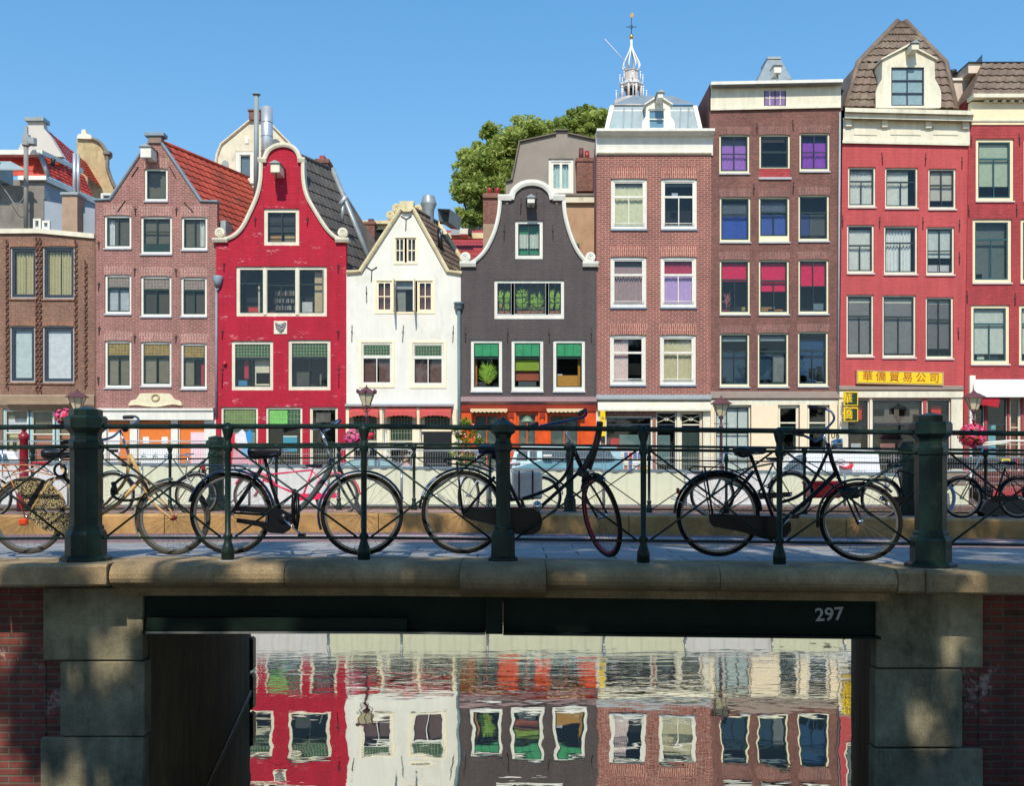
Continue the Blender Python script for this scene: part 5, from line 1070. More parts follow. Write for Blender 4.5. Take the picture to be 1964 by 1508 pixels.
def sweepx(name,mat,x0,x1,prof,parent,n=6,seg=True,shrink=.002):
    mb=MB(); k=len(prof); vs=[];fs=[]
    for i in range(n+1):
        X=x0+(x1-x0)*i/n; q=drop(X)
        for y,z in prof: vs.append((X,y,z-q))
    for i in range(n):
        for j in range(k): fs.append((i*k+j,(i+1)*k+j,(i+1)*k+(j+1)%k,i*k+(j+1)%k))
    fs+= [tuple(range(k))[::-1],tuple(n*k+j for j in range(k))]
    mb.smooth=False; mb.add(vs,fs); return mb.build(name,mat,parent)
prof=[(9.15,ZD-.26),(9.15,ZD),(8.72,ZD)]+[(8.66-.13*math.sin(t),ZD-.11+.105*math.cos(t)) for t in [math.pi*i/9 for i in range(0,10)]]+[(8.72,ZD-.225),(8.72,ZD-.26)]
JX=[232,558,885]; 
for x0,x1 in ((232,558),(558,885),(1046,1370),(1370,1700)):
    sweepx('coping_stone',GRAN,(x0-CX)*SN+.003,(x1-CX)*SN-.003,prof,br)
prof2=[(9.15,ZD-.28),(9.15,ZD+.004),(8.66,ZD+.004)]+[(8.60-.16*math.sin(t),ZD-.125+.125*math.cos(t)) for t in [math.pi*i/9 for i in range(0,10)]]+[(8.66,ZD-.28)]
sweepx('coping_stone',GRAN,(886-CX)*SN,(1045-CX)*SN,prof2,br)
sweepx('string_course',GRAN,(232-CX)*SN,(1700-CX)*SN,[(8.76,ZD-.295),(8.76,ZD-.262),(9.15,ZD-.262),(9.15,ZD-.295)],br)
for x0,x1 in ((-900,-300),(-300,0),(2,231)): sweepx('parapet_slab',GRAN,(x0-CX)*SN+.003,(x1-CX)*SN-.003,[(8.52,ZD-.19),(8.50,ZD-.17),(8.50,ZD-.03),(8.53,ZD-.008),(9.15,ZD-.008),(9.15,ZD-.19)],br)
for x0,x1 in ((1701,1752),(1753,2050),(2052,2900)): sweepx('parapet_slab',GRAN,(x0-CX)*SN+.003,(x1-CX)*SN-.003,[(8.50 if x0>1740 else 8.56,ZD-.2),(8.48 if x0>1740 else 8.54,ZD-.18),(8.48 if x0>1740 else 8.54,ZD-.04),(8.53 if x0>1740 else 8.57,ZD-.008),(9.15,ZD-.008),(9.15,ZD-.2)],br)
# girder
for x0,x1 in ((272,930),(965,1690)):
    sweepx('steel_girder',STL,(x0-CX)*SN,(x1-CX)*SN,[(8.9,ZD-.296),(8.9,ZD-.60),(8.80,ZD-.60),(8.80,ZD-.622),(9.2,ZD-.622),(9.2,ZD-.296)],br)
sweepx('girder_joint_plate',STL,(931-CX)*SN,(964-CX)*SN,[(8.84,ZD-.297),(8.84,ZD-.62),(9.1,ZD-.62),(9.1,ZD-.297)],br)
sweepx('girder_lip',STL,(280-CX)*SN,(780-CX)*SN,[(8.82,ZD-.49),(8.82,ZD-.596),(8.895,ZD-.596),(8.895,ZD-.49)],br)
sweepx('flange_lit_line',M('painted_lit_edge',(.16,.16,.14),.5,.3,8),(280-CX)*SN,(929-CX)*SN,[(8.79,ZD-.602),(8.79,ZD-.62),(8.798,ZD-.62),(8.798,ZD-.602)],br)  # pale strip: sunlight along the lower flange, put into the colour
nb=text('painted_number','297',.155,M('pale_number_paint',(.5,.52,.5),.6,0),(NW(1597,1173).x,8.895,NW(1597,1173).z),(R(90),R(-3),0),br,.002,bold=.0025,sx=1.05)
# cross beams and deck slab under the roadway
for y in (10.4,12.0,13.6,15.2,16.8,17.7): sweepx('cross_beam',STL,-5,6.5,[(y,ZD-.30),(y,ZD-.54),(y+.12,ZD-.54),(y+.12,ZD-.30)],br,2)
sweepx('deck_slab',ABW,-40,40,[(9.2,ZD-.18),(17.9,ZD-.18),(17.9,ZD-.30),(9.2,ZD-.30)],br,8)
# abutments
def prismz(pts,z0,z1):
    n=len(pts); v=[(x,y,z0) for x,y in pts]+[(x,y,z1) for x,y in pts]
    return MB().add(v,[(i,(i+1)%n,(i+1)%n+n,i+n) for i in range(n)]+[tuple(range(n))[::-1],tuple(range(n,2*n))])
zt=ZD-.31
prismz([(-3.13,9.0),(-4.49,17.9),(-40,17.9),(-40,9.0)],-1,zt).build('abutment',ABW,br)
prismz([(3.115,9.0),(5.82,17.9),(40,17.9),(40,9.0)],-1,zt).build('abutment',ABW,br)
MB().box(-40,(75-CX)*SN,8.92,8.99,-1,ZD-.195).build('brick_face',NBR,br); MB().box((1890-CX)*SN,40,8.92,8.99,-1,ZD-.3).build('brick_face',NBR,br)
MB().box((75-CX)*SN+.002,(112-CX)*SN,8.93,8.99,-1,ZD-.3).build('brick_face',NBR,br); MB().box((1853-CX)*SN,(1890-CX)*SN-.002,8.93,8.99,-1,ZD-.3).build('brick_face',NBR,br)
def block(x0,y0,x1,y1,y=8.87):
    MB().bevbox((x0-CX)*SN,(x1-CX)*SN,y,y+.16,NW((x0+x1)/2,y1).z+.004,NW((x0+x1)/2,y0).z,.009).build('pier_block',GRAN2,br)
for x0,y0,x1,y1 in ((75,1130,268,1271),(108,1273,272,1418),(70,1420,270,1560),(108,1562,270,1700),(75,1702,270,1900)): block(x0,y0-.5,x1,y1)
for x0,y0,x1,y1 in ((1687,1126,1893,1274),(1685,1276,1853,1428),(1683,1430,1893,1570),(1683,1572,1853,1720),(1683,1722,1893,1900)): block(x0,y0,x1,y1)
block(236,1119,266,1133,8.86)
MB().box(-4.6,-4.45,17.9,18.0,.0,.4)
for i,(ya,yb) in enumerate(((1222,1285),(1292,1392),(1398,1462),(1466,1520))):
    s=.00895; MB().bevbox((479-CX)*s,(489-CX)*s,17.75,18.0,CZ-(yb-HY)*s,CZ-(ya-HY)*s,.03).build('rubber_fender',BLACKP,br)
def lineY(px,xa,ya,k): # point on an inner wall seen at px
    # x=xa+k*(Y-ya); (px-CX)/2000=x/Y
    q=(px-CX)/2000; return (xa-k*ya)/(q-k)
pts=[]
for i in range(9): Y=9.05+i*(17.85-9.05)/8; pts.append((-3.13-.1528*(Y-9.0)+.02,Y,.03))
MB().tube(pts,.018,5).build('waterline_edge',M('waterline_lime',(.4,.4,.34),.8,.3,6),br)
# roadway surfaces
def sheet(name,mat,x0,x1,y0,y1,z,n=40,kind=True,th=.1):
    mb=MB(); vs=[]
    for i in range(n+1):
        X=x0+(x1-x0)*i/n; q=drop(X); vs+=[(X,y0,z-q),(X,y1,z-q),(X,y0,z-q-th),(X,y1,z-q-th)]
    fs=[]
    for i in range(n): a=i*4; fs+=[(a,a+4,a+5,a+1),(a+2,a+6,a+4,a),(a+1,a+5,a+7,a+3)]
    o=mb.add(vs,fs).build(name,mat)
    if kind: struct(o)
    return o
sheet('pavement',PAVE,-30,30,9.15,11.0,ZD-.004); sheet('kerb',GRAN,-30,30,11.0,11.16,ZD-.006,th=.2)
sheet('road',BRK_RD,-30,30,11.16,15.6,2.86,th=.02)
sheet('road_line',M('worn_white_line',(.55,.55,.52),.8,.2,6),-30,30,14.75,14.85,2.864,th=.003)
sheet('far_pavement',PINK,-30,30,15.95,17.9,3.115,th=.1)
kb=thing('kerb_wall','low ochre stone kerb wall along the far side of the bridge roadway','kerb wall',(0,15.6,2.8))
for x0,x1 in ((-12,-8.5),(-8.5,-5.2),(-5.2,-2.0),(-.95-1.05,1.75),(1.75,5.0),(5.0,8.4),(8.4,12)):
    sweepx('kerb_stone',LICH,x0+.006,x1-.006,[(15.62,2.84),(15.6,2.86),(15.6,3.12),(15.63,3.148),(15.95,3.148),(15.95,2.84)],kb,3)
# ------------------------------------------------------------------ railings
RG=M('railing_green_paint',(.006,.02,.015),.38,.3,7,bmp=.0015,bsc=60,spec=.3,stain=(.03,.05,.04),stz=5,chip=((.22,.05,.03),7,.66))
RGS=M('railing_green_sunlit_paint',(.016,.042,.034),.3,.25,7) if 0 else RG
LEADP=M('lead_base_plate',(.35,.35,.33),.8,.3,14)
hh=lambda y:(1075-y)*SN
def post_big(par,x,Y,z):
    c=(x,Y); k=1/math.cos(R(22.5)); a=R(22.5); p=[(w*SN*k,z+hh(y)) for w,y in ((44,1077),(44,1069),(40,1066),(35,1064),(35,1024),(33,1018),(30,1015),(30,1009),(27,1006),(27,862),(29.5,860),(29.5,848),(27,844),(26,836),(27,830),(33,824),(36,821),(36,802),(33,798),(28,797),(28,786),(.5,779))]
    o=MB().lathe(c,p,8,a).build('octagonal_post',RG,par); MB().lathe(c,[(47*SN*k,z+hh(1078)),(47*SN*k,z+hh(1075.5))],8,a).build('base_plate',LEADP,o)
def post_mid(par,x,Y,z):
    c=(x,Y); k=1/math.cos(R(22.5)); a=R(22.5); p=[(w*SN*k,z+hh(y)) for w,y in ((28,1074),(28,1067),(23,1064),(22,1022),(19,1018),(18.5,1014),(16,1012),(17,1008),(14,1004),(13.5,864),(17,861),(17,849),(15,846),(14,838),(17,831),(23,827),(23,812),(21,811),(.5,797))]
    o=MB().lathe(c,p,8,a).build('octagonal_post',RG,par); MB().lathe(c,[(30*SN*k,z+hh(1077)),(30*SN*k,z+hh(1073))],8,a).build('base_plate',LEADP,o)
def post_small(par,x,Y,z):
    c=(x,Y); p=[(w*SN,z+hh(y)) for w,y in ((12.5,1074),(12.5,1054),(9.5,1046),(8,1041),(7,1037),(7.5,1033),(9,1029),(9,1026),(5.5,1022),(5.8,868),(8.5,864),(8.5,852),(6.5,848),(6.5,841),(8,838),(11,825),(12,822),(9,819),(6,813),(3,811))]
    o=MB().lathe(c,p,14).build('post',RG,par); MB().lathe(c,[(19*SN,z+hh(1076)),(19*SN,z+hh(1074.2))],14).build('base_plate',LEADP,o)
def railing(label,posts,Y,z0,spec,x_end):
    # spec: heights above base (top, mid, bottom)
    t=thing('iron_railing',label,'railing',(0,Y,z0))
    for kind,x in posts: (post_big,post_mid,post_small)[kind](t,x,Y,z0-drop(x))
    ht,hm,hb,rt=spec
    for nm,h,ry,rz in (('top_rail',ht,rt*1.15,rt),('middle_rail',hm,.012,.013),('bottom_rail',hb,.0115,.0115)):
        n=60; mb=MB(); vs=[];fs=[]
        for i in range(n+1):
            X=x_end[0]+(x_end[1]-x_end[0])*i/n; zz=z0+h-drop(X)
            for j in range(8):
                q=2*math.pi*j/8+R(22.5); vs.append((X,Y+ry*math.cos(q)*1.08,zz+rz*math.sin(q)*1.08))
        for i in range(n):
            for j in range(8): fs.append((i*8+j,i*8+(j+1)%8,(i+1)*8+(j+1)%8,(i+1)*8+j))
        mb.add(vs,fs).build(nm,RG,t)
    for (k0,xa),(k1,xb) in zip(posts[:-1],posts[1:]):
        pa=(.17,.11,.06)[k0]; pb=(.17,.11,.06)[k1]
        for sg in (0,1):
            A=(xa+pa,hm-.008 if not sg else hb+.008); B=(xb-pb,hb+.008 if not sg else hm-.008); yo=(-.006,.006)[sg]
            MB().tube([(A[0],Y+yo,z0+A[1]-drop(A[0])),(B[0],Y+yo,z0+B[1]-drop(B[0]))],.0098,6).build('cross_brace',RG,t)
    return t
xs=lambda L,s:[(k,(x-CX)*s) for k,x in L]
railing('dark green iron railing with octagonal posts along the near edge of the bridge',xs(((2,-640),(2,-375),(2,-105),(0,165),(2,437),(2,698),(1,965),(2,1234),(2,1495),(0,1785),(2,2060),(2,2330)),SN),8.8,ZD,(hh(818),hh(857.5),hh(1032),.021),((-640-CX)*SN,(2330-CX)*SN))
zf=CZ-81*SFR
railing('dark green iron railing along the far edge of the bridge, beyond the road',xs(((2,-200),(2,-70),(2,62),(2,195),(2,326),(0,415),(2,530),(2,650),(2,794),(2,940),(1,1093),(2,1245),(2,1393),(2,1543),(0,1742),(2,1890),(2,2040),(2,2190)),SFR),17.6,zf,(130*SFR,103.5*SFR,9*SFR,.022),((-200-CX)*SFR,(2190-CX)*SFR))
# ------------------------------------------------------------------ bicycles
TYRE=M('tyre_rubber',(.011,.011,.010),.85,.2,20,spec=.2); TYREW=M('worn_tyre',(.055,.048,.036),.85,.2,20); RIM=M('rim_aluminium',(.26,.26,.25),.4,.2,10,metal=.8); SPK=M('spoke_steel',(.10,.10,.10),.4,0,metal=.5)
BLK=M('bike_black_enamel',(.005,.006,.009),.3,.15,10,spec=.25); SAD=M('saddle_vinyl',(.01,.012,.02),.4,.1,10,spec=.35); CHR=M('chrome',(.6,.62,.65),.15,.05,10,metal=1); GRIP=M('grip_rubber',(.02,.02,.022),.6,.1,20)
def wheel(par,c,r,ax=None,yaw=0,name='wheel',tyre=TYRE,rim=RIM,tr=.019,ns=28,rimcol=None,hubm=CHR):
    # c: centre (Vector); plane spanned by a (down-ish) and b (forward, turned by yaw)
    a=Vector(ax or (0,0,-1)).normalized(); b=Vector((math.cos(yaw),math.sin(yaw),0)); b=(b-a*b.dot(a)).normalized(); nrm=a.cross(b)
    P=lambda t,rr: c+(a*math.cos(t)+b*math.sin(t))*rr
    n=44; w=MB().tube([P(2*math.pi*i/n,r-tr) for i in range(n)],tr,7,closed=True).build(name,tyre,par)
    mb=MB(); vs=[];fs=[]
    for i in range(n):
        t=2*math.pi*i/n
        for rr,o in ((r-tr*1.9,.012),(r-tr*2.9,.011),(r-tr*2.9,-.011),(r-tr*1.9,-.012)): vs.append(P(t,rr)+nrm*o)
    for i in range(n):
        for j in range(4): fs.append((i*4+j,i*4+(j+1)%4,((i+1)%n)*4+(j+1)%4,((i+1)%n)*4+j))
    mb.add(vs,fs).build('rim',rimcol or rim,w)
    mb=MB(); ri=r-tr*2.9
    for k in range(ns):
        t=2*math.pi*k/ns; t2=t+(.55 if k%2 else -.55); s=(1 if (k//2)%2 else -1)*.028
        mb.tube([c+(a*math.cos(t2)+b*math.sin(t2))*.022+nrm*s,P(t,ri)],.0013,3,cap=False)
    mb.build('spokes',SPK,w)
    MB().tube([c-nrm*.05,c-nrm*.035,c+nrm*.035,c+nrm*.05],[.012,.022,.022,.012],8).build('hub',hubm,w)
    return w
def fender(par,c,r,t0,t1,mat,yaw=0,ax=None,w=.026,name='fender',n=18):
    a=Vector(ax or (0,0,1)).normalized(); b=Vector((math.cos(yaw),math.sin(yaw),0)); b=(b-a*b.dot(a)).normalized(); nrm=a.cross(b); vs=[];fs=[]
    for i in range(n+1):
        t=R(t0+(t1-t0)*i/n); d=a*math.sin(t)+b*math.cos(t)
        for o,dr in ((-w,-.014),(-w*.7,.002),(0,.008),(w*.7,.002),(w,-.014)): vs.append(c+d*(r+dr)+nrm*o)
    for i in range(n):
        for j in range(4): fs.append((i*5+j,i*5+j+1,(i+1)*5+j+1,(i+1)*5+j))
    mb=MB(); mb.smooth=True; return mb.add(vs,fs).build(name,mat,par)
def saddle(par,p,L=.26,w=.09,mat=SAD,dirx=1,name='saddle',h=.07,tilt=0):
    # p = centre top; nose towards dirx
    prof=[(-.5,.75,.6),(-.46,1,.95),(-.3,1,1),(-.1,.72,.9),(.15,.36,.8),(.4,.22,.72),(.5,.12,.5)]; vs=[];fs=[];k=10
    for u,ww,hh_ in prof:
        for j in range(k):
            t=2*math.pi*j/k; y=math.cos(t)*ww*w; z=math.sin(t); z=z*h*.32*hh_ if z>0 else z*h*.6*hh_
            vs.append((p.x+dirx*u*L,p.y+y,p.z-.02+z+tilt*u*L))
    for i in range(len(prof)-1):
        for j in range(k): fs.append((i*k+j,i*k+(j+1)%k,(i+1)*k+(j+1)%k,(i+1)*k+j))
    fs+=[tuple(range(k)),tuple((len(prof)-1)*k+j for j in range(k))[::-1]]
    mb=MB(); mb.smooth=True; o=mb.add(vs,fs).build(name,mat,par)
    s=MB()
    for yy in (-.025,.025): s.tube([(p.x-dirx*.1,p.y+yy,p.z-.05),(p.x-dirx*.04,p.y+yy,p.z-.075),(p.x+dirx*.1,p.y+yy,p.z-.04)],.005,5)
    s.build('saddle_springs',CHR,o); return o
def tubes(par,name,mat,paths,s,Y=0,seg=8):
    mb=MB()
    for pts,r in paths: mb.tube([W(p[0],p[1],s,Y+(p[2] if len(p)>2 else 0)) for p in pts],r,seg)
    return mb.build(name,mat,par)
def cv(pts,n=5):
    out=[];P=[Vector(list(p)+[0]*(3-len(p))) for p in pts]
    for i in range(len(P)-1):
        p0=P[max(i-1,0)];p1=P[i];p2=P[i+1];p3=P[min(i+2,len(P)-1)]
        for k in range(n):
            t=k/n; out.append(tuple(.5*((2*p1)+(p2-p0)*t+(2*p0-5*p1+4*p2-p3)*t*t+(-p0+3*p1-3*p2+p3)*t**3)))
    out.append(tuple(P[-1])); return out
def plate(par,name,mat,pts,s,y0,y1,Y=0):
    q=[W(x,y,s) for x,y in pts]; return MB().prism([(v.x,v.z) for v in q],F*s+Y+y0,F*s+Y+y1).build(name,mat,par)
sB=.00462
# --- bicycle A: sand coloured with leopard skirt guards
BG='bicycles leaning on the near railing'
def bike(label,x,s,group=BG):
    p=W(x,1067,s); return thing('bicycle',label,'bicycle',p,group)
A=bike('sand coloured bicycle with leopard print skirt guard, at the left end of the railing',200,sB)
SAND=M('sand_enamel',sr(206,164,104),.4,.15,8,stain=sr(120,96,60),stz=6)
m,n,b=nt('leopard_vinyl'); vo=N(n,'ShaderNodeTexVoronoi',Scale=62.0); vo.feature='DISTANCE_TO_EDGE'; n.links.new(coords(n),vo.inputs['Vector']); r=ramp(n,[(.0,(.02,.015,.01)),(.13,(.03,.02,.012)),(.2,(*sr(200,180,130),)),(1,(*sr(170,140,90),))]); n.links.new(vo.outputs['Distance'],r.inputs[0]); n.links.new(r.outputs[0],b.inputs['Base Color']); LEO=m
cA=W(54,992,sB); cF=W(333,994,sB); rA=.33
wheel(A,cA,rA,tyre=TYREW,name='rear_wheel'); wheel(A,cF,rA,tyre=TYREW,name='front_wheel',hubm=M('rusty_hub',sr(150,40,30),.6,.3,20))
fender(A,cA,rA+.02,20,160,SAND); fender(A,cF,rA+.02,92,215,M('pale_grey_fender',sr(170,160,140),.6,.1,8))
tubes(A,'frame',SAND,[(cv([(248,875),(246,895),(243,915),(232,935)]),.015),([(249,872),(258,890),(270,915),(275,925)],.017),([(272,918),(228,965),(196,985),(168,1008)],.019),([(232,935),(205,965),(170,985)],.013),([(118,888),(140,950),(166,1008)],.016),([(102,918,.04),(56,992,.045)],.008),([(102,918,-.04),(56,992,-.045)],.008),([(166,1006,.03),(54,994,.04)],.01)],sB)
tubes(A,'fork',SAND,[(cv([(272,920,-.04),(290,955,-.05),(312,978,-.05),(333,994,-.05)]),.010),(cv([(276,920,.04),(298,950,.05),(320,975,.05),(333,994,.05)]),.010)],sB)
tubes(A,'handlebar_stem',CHR,[([(229,824),(248,874)],.012)],sB)
hb=tubes(A,'handlebar',M('blue_grey_alloy',sr(96,108,130),.3,.1,8,metal=.6),[(cv([(232,822),(222,838,-.06),(206,845,-.14),(190,844,-.22),(166,849,-.3)]),.011),(cv([(232,822),(246,815,.1),(250,803,.2),(238,796,.26),(225,797,.3)]),.011)],sB)
tubes(hb,'grip',GRIP,[([(176,847,-.27),(150,852,-.36)],.018),([(232,797,.28),(209,797,.36)],.018)],sB); MB().ball(W(240,824,sB),.03,.03,.025).build('bell',BLK,hb)
saddle(A,W(112,864,sB,.02),.27,.10,dirx=1,h=.11)
tubes(A,'saddle_post',CHR,[([(113,875),(119,900)],.013)],sB)
tubes(A,'carrier',M('copper_rack',sr(196,120,76),.4,.15,8),[([(-20,890,-.07),(70,893,-.07),(98,906,-.05)],.006),([(-20,903,.07),(66,905,.07),(96,912,.05)],.006),([(20,904,.07),(54,992,.06)],.005),([(18,892,-.07),(54,992,-.06)],.005)]+[([(x,891,-.07),(x-3,904,.07)],.005) for x in (-10,12,34,56)],sB)
plate(A,'skirt_guard',LEO,[(26,921),(60,917),(93,922),(112,940),(134,974),(100,975),(72,974),(56,968),(40,945)],sB,-.045,-.04)
plate(A,'chain_case',LEO,[(60,985),(75,981),(136,984),(158,990),(180,1000),(182,1016),(168,1027),(140,1027),(100,1020),(76,1008)],sB,-.06,-.035)
plate(A,'skirt_strap',BLK,[(84,922),(92,924),(64,974),(56,968)],sB,-.049,-.046)
MB().bevbox(*[f(v) for v,f in ()]) if 0 else None
hx=W(51,1001,sB,-.07); MB().bevbox(hx.x-.035,hx.x+.04,hx.y-.02,hx.y+.03,hx.z-.03,hx.z+.03,.012).build('orange_hub_cover',M('orange_plastic',sr(214,70,24),.4,.15,10),A)
CABLE=M('brown_cable_lock',(.03,.024,.02),.5,.2,10)
tubes(A,'cable_lock',CABLE,[([(252+33*math.cos(t),936+24*math.sin(t)-2*math.cos(t),-.05+.05*math.sin(t*2)) for t in [i*.3 for i in range(22)]],.013),([(221,925,-.05),(228,948,-.06)],.022)],sB)
tubes(A,'chain_lock',BLK,[([(118+11*math.cos(t),902+12*math.sin(t),-.03) for t in [i*.5 for i in range(14)]],.012),([(120,912),(132,925),(140,930)],.02)],sB)
plate(A,'mudflap',M('rust_brown',sr(110,60,40),.7,.2,8),[(255,992),(262,998),(268,1013),(262,1014)],sB,-.01,.01)
# --- bicycle B: dark green-grey step-through
sC=.00455
B=bike('dark grey step-through bicycle with black chain case and blue fender edge, second from the left',560,sC)
GRY=M('grey_green_enamel',sr(74,82,84),.35,.15,8,stain=sr(110,100,84),stz=5); NVB=M('navy_enamel',sr(20,32,62),.3,.1,8,coat=.4)
cR=W(442,985,sC,.02); cF=W(694,987,sC,.02); rB=.362
wheel(B,cR,rB,name='rear_wheel'); wheel(B,cF,rB,yaw=R(14),name='front_wheel')
fender(B,cR,rB+.02,10,165,NVB); fender(B,cF,rB+.02,20,200,NVB,yaw=R(14))
tubes(B,'frame',BLK,[([(508,880),(522,935),(541,988)],.016),([(503,897,.04),(446,984,.045)],.010),([(503,897,-.04),(446,984,-.045)],.010),([(545,990,.03),(444,985,.05)],.01)],sC)
tubes(B,'main_tube',GRY,[(cv([(636,880),(630,905),(607,940),(584,968),(560,986),(545,992)]),.026)],sC)
tubes(B,'fork',GRY,[(cv([(638,884,-.04),(650,920,-.05),(668,955,-.05),(694,987,-.05)]),.012),(cv([(644,884,.04),(658,915,.05),(676,950,.05),(694,987,.05)]),.012),([(626,860),(640,890)],.018)],sC)
tubes(B,'handlebar_stem',CHR,[([(616,824),(632,872)],.012)],sC)
hb=tubes(B,'handlebar',CHR,[(cv([(614,822),(602,824,-.05),(592,818,-.14),(580,818,-.2)]),.010),(cv([(614,822),(626,824,.06),(636,812,.15),(642,806,.2)]),.010)],sC)
tubes(hb,'grip',GRIP,[([(586,818,-.16),(557,828,-.26)],.019),([(630,812,.14),(642,805,.26)],.02)],sC); MB().ball(W(618,820,sC),.045,.03,.025).build('blue_bar_bag',M('blue_cloth',sr(60,96,170),.7,.1,8),hb)
saddle(B,W(508,861,sC,.02),.28,.10,dirx=1,h=.13); 
tubes(B,'saddle_post',BLK,[([(507,872),(509,884)],.014)],sC)
plate(B,'chain_case',BLK,[(452,972),(470,971),(540,975),(556,984),(563,1000),(558,1016),(545,1024),(520,1022),(500,1010),(456,1002),(457,994),(505,1000),(516,1002),(520,990),(500,984),(452,980)],sC,-.05,-.02)
o=MB().lathe((W(547,0,sC).x,0),[(.0,0)],6) if 0 else None
v=W(545,995,sC,-.055); MB().tube([v,v+Vector((0,.03,0))],[.045,.06],14).build('chainring_hub',BLK,B)
tubes(B,'crank',CHR,[([(547,996,-.06),(566,1012,-.07),(582,1024,-.08)],.009)],sC)
v=W(584,1026,sC,-.1); MB().bevbox(v.x-.03,v.x+.025,v.y-.05,v.y+.05,v.z-.018,v.z+.018,.006).build('pedal',BLK,B)
tubes(B,'chain_lock',BLK,[([(568,938,-.07),(566,965,-.08),(567,1000,-.08),(571,1016,-.07),(574,990,-.05),(572,945,-.05)],.019)],sC,seg=6)
tubes(B,'carrier',NVB,[([(388,897,-.07),(392,893,-.07),(440,893,-.07),(468,895,-.07),(498,915,-.05)],.007),([(392,899,.07),(470,901,.07),(496,912,.05)],.007),(cv([(388,897,-.05),(386,912,-.05),(396,925,-.05),(442,985,-.06)]),.005),(cv([(393,900,.05),(391,912,.05),(404,928,.05),(442,985,.06)]),.005)],sC)
v=W(396,901,sC,-.09); MB().bevbox(v.x-.014,v.x+.014,v.y-.02,v.y+.02,v.z-.03,v.z+.03,.005).build('red_reflector',M('red_reflector_plastic',sr(170,16,20),.2,.1,10),B)
# --- bicycle C: black roadster with turned front wheel
Cc=bike('black roadster with its front wheel turned sideways, red inner rim, behind the middle post',1000,sC)
cR=W(888,983,sC,.02); cF=W(1153,991,sC,-.02); rC=.366
wheel(Cc,cR,rC,name='rear_wheel',tyre=TYRE,rim=M('dark_rim',(.2,.2,.19),.4,.1,8,metal=.7)); 
wheel(Cc,cF,rC,ax=(.21,.02,-1),yaw=R(-70),name='front_wheel',rimcol=M('red_painted_rim',sr(150,20,38),.4,.1,8))
fender(Cc,cR,rC+.02,12,175,BLK); fender(Cc,cF,rC+.02,55,140,BLK,yaw=R(-70),ax=(-.21,-.02,1))
fender(Cc,cR,rC+.024,128,158,M('pale_silver_paint',sr(150,160,180),.4,.1,8),w=.028,name='pale_fender_patch')  # pale blue-grey stretch laid over the rear fender
tubes(Cc,'frame',BLK,[(cv([(1099,862),(1094,890),(1080,917),(1058,935),(1030,948),(1002,957)]),.015),([(1108,908),(1078,936),(1040,970),(1016,1000)],.016),([(946,868),(975,925),(1004,985),(1014,1000)],.016),([(948,914,.04),(892,982,.05)],.009),([(950,916,-.04),(892,984,-.05)],.009),([(1016,1002,.03),(890,984,.05)],.010),([(1098,856),(1110,885),(1121,908)],.021),([(1062,932),(1070,940)],.012)],sC)
tubes(Cc,'fork',BLK,[([(1121,905),(1117,925,-.04)],.014),(cv([(1117,922,-.06),(1124,955,-.08),(1144,992,-.08)]),.010),(cv([(1128,922,.06),(1146,950,.06),(1165,986,.05)]),.010)],sC)
tubes(Cc,'handlebar_stem',CHR,[([(1084,818),(1098,860)],.011)],sC)
hb=tubes(Cc,'handlebar',M('blue_black_alloy',sr(44,62,100),.25,.1,8,metal=.5),[(cv([(1070,811),(1085,808,.05),(1105,802,.14),(1122,798,.2),(1128,790,.2),(1122,786,.16)]),.012),(cv([(1070,811),(1050,815,-.08),(1035,820,-.15),(1020,824,-.2)]),.012)],sC)
tubes(hb,'grip',GRIP,[([(1112,793,.12),(1126,785,.18)],.02),([(1030,814,-.16),(1012,826,-.22)],.019)],sC)
saddle(Cc,W(944,856,sC,.04),.24,.10,mat=M('blue_saddle_cover',sr(40,56,110),.4,.1,8),dirx=1,h=.09)
tubes(Cc,'saddle_post',BLK,[([(943,862),(947,880)],.014)],sC)
plate(Cc,'chain_case',BLK,[(886,976),(900,973),(985,973),(1025,974),(1036,984),(1040,1002),(1036,1016),(1024,1025),(1004,1027),(985,1022),(960,1010),(900,996),(888,990)],sC,-.055,-.015)
MB().ball(W(1030,971,sC,-.09),.04,.03,.05).build('pedal',CHR,Cc)
tubes(Cc,'carrier',BLK,[([(853,884,-.06),(856,881,-.06),(900,883,-.06),(925,888,-.06),(948,902,-.05)],.007),([(853,885,.06),(858,890,.06),(905,892,.06),(945,906,.05)],.007),([(853,884,-.06),(853,886,.06)],.007),([(876,886,0),(888,983,-.06)],.009)],sC)
tubes(Cc,'rear_stays',CHR,[([(815,948,-.03),(840,952,-.04),(888,980,-.05)],.004),([(838,948,.03),(888,978,.05)],.004)],sC)
tubes(Cc,'chain_lock',M('black_lock_sleeve',(.012,.012,.014),.5,.2,12),[(cv([(1148,810,-.12),(1145,835,-.1),(1138,862,-.06),(1126,885,-.04),(1120,900,-.03)]),.026),(cv([(1152,810,-.02),(1148,840,.0),(1140,870,.0),(1130,900,0)]),.022),([(1106,904,-.04),(1128,912,-.05)],.035)],sC)
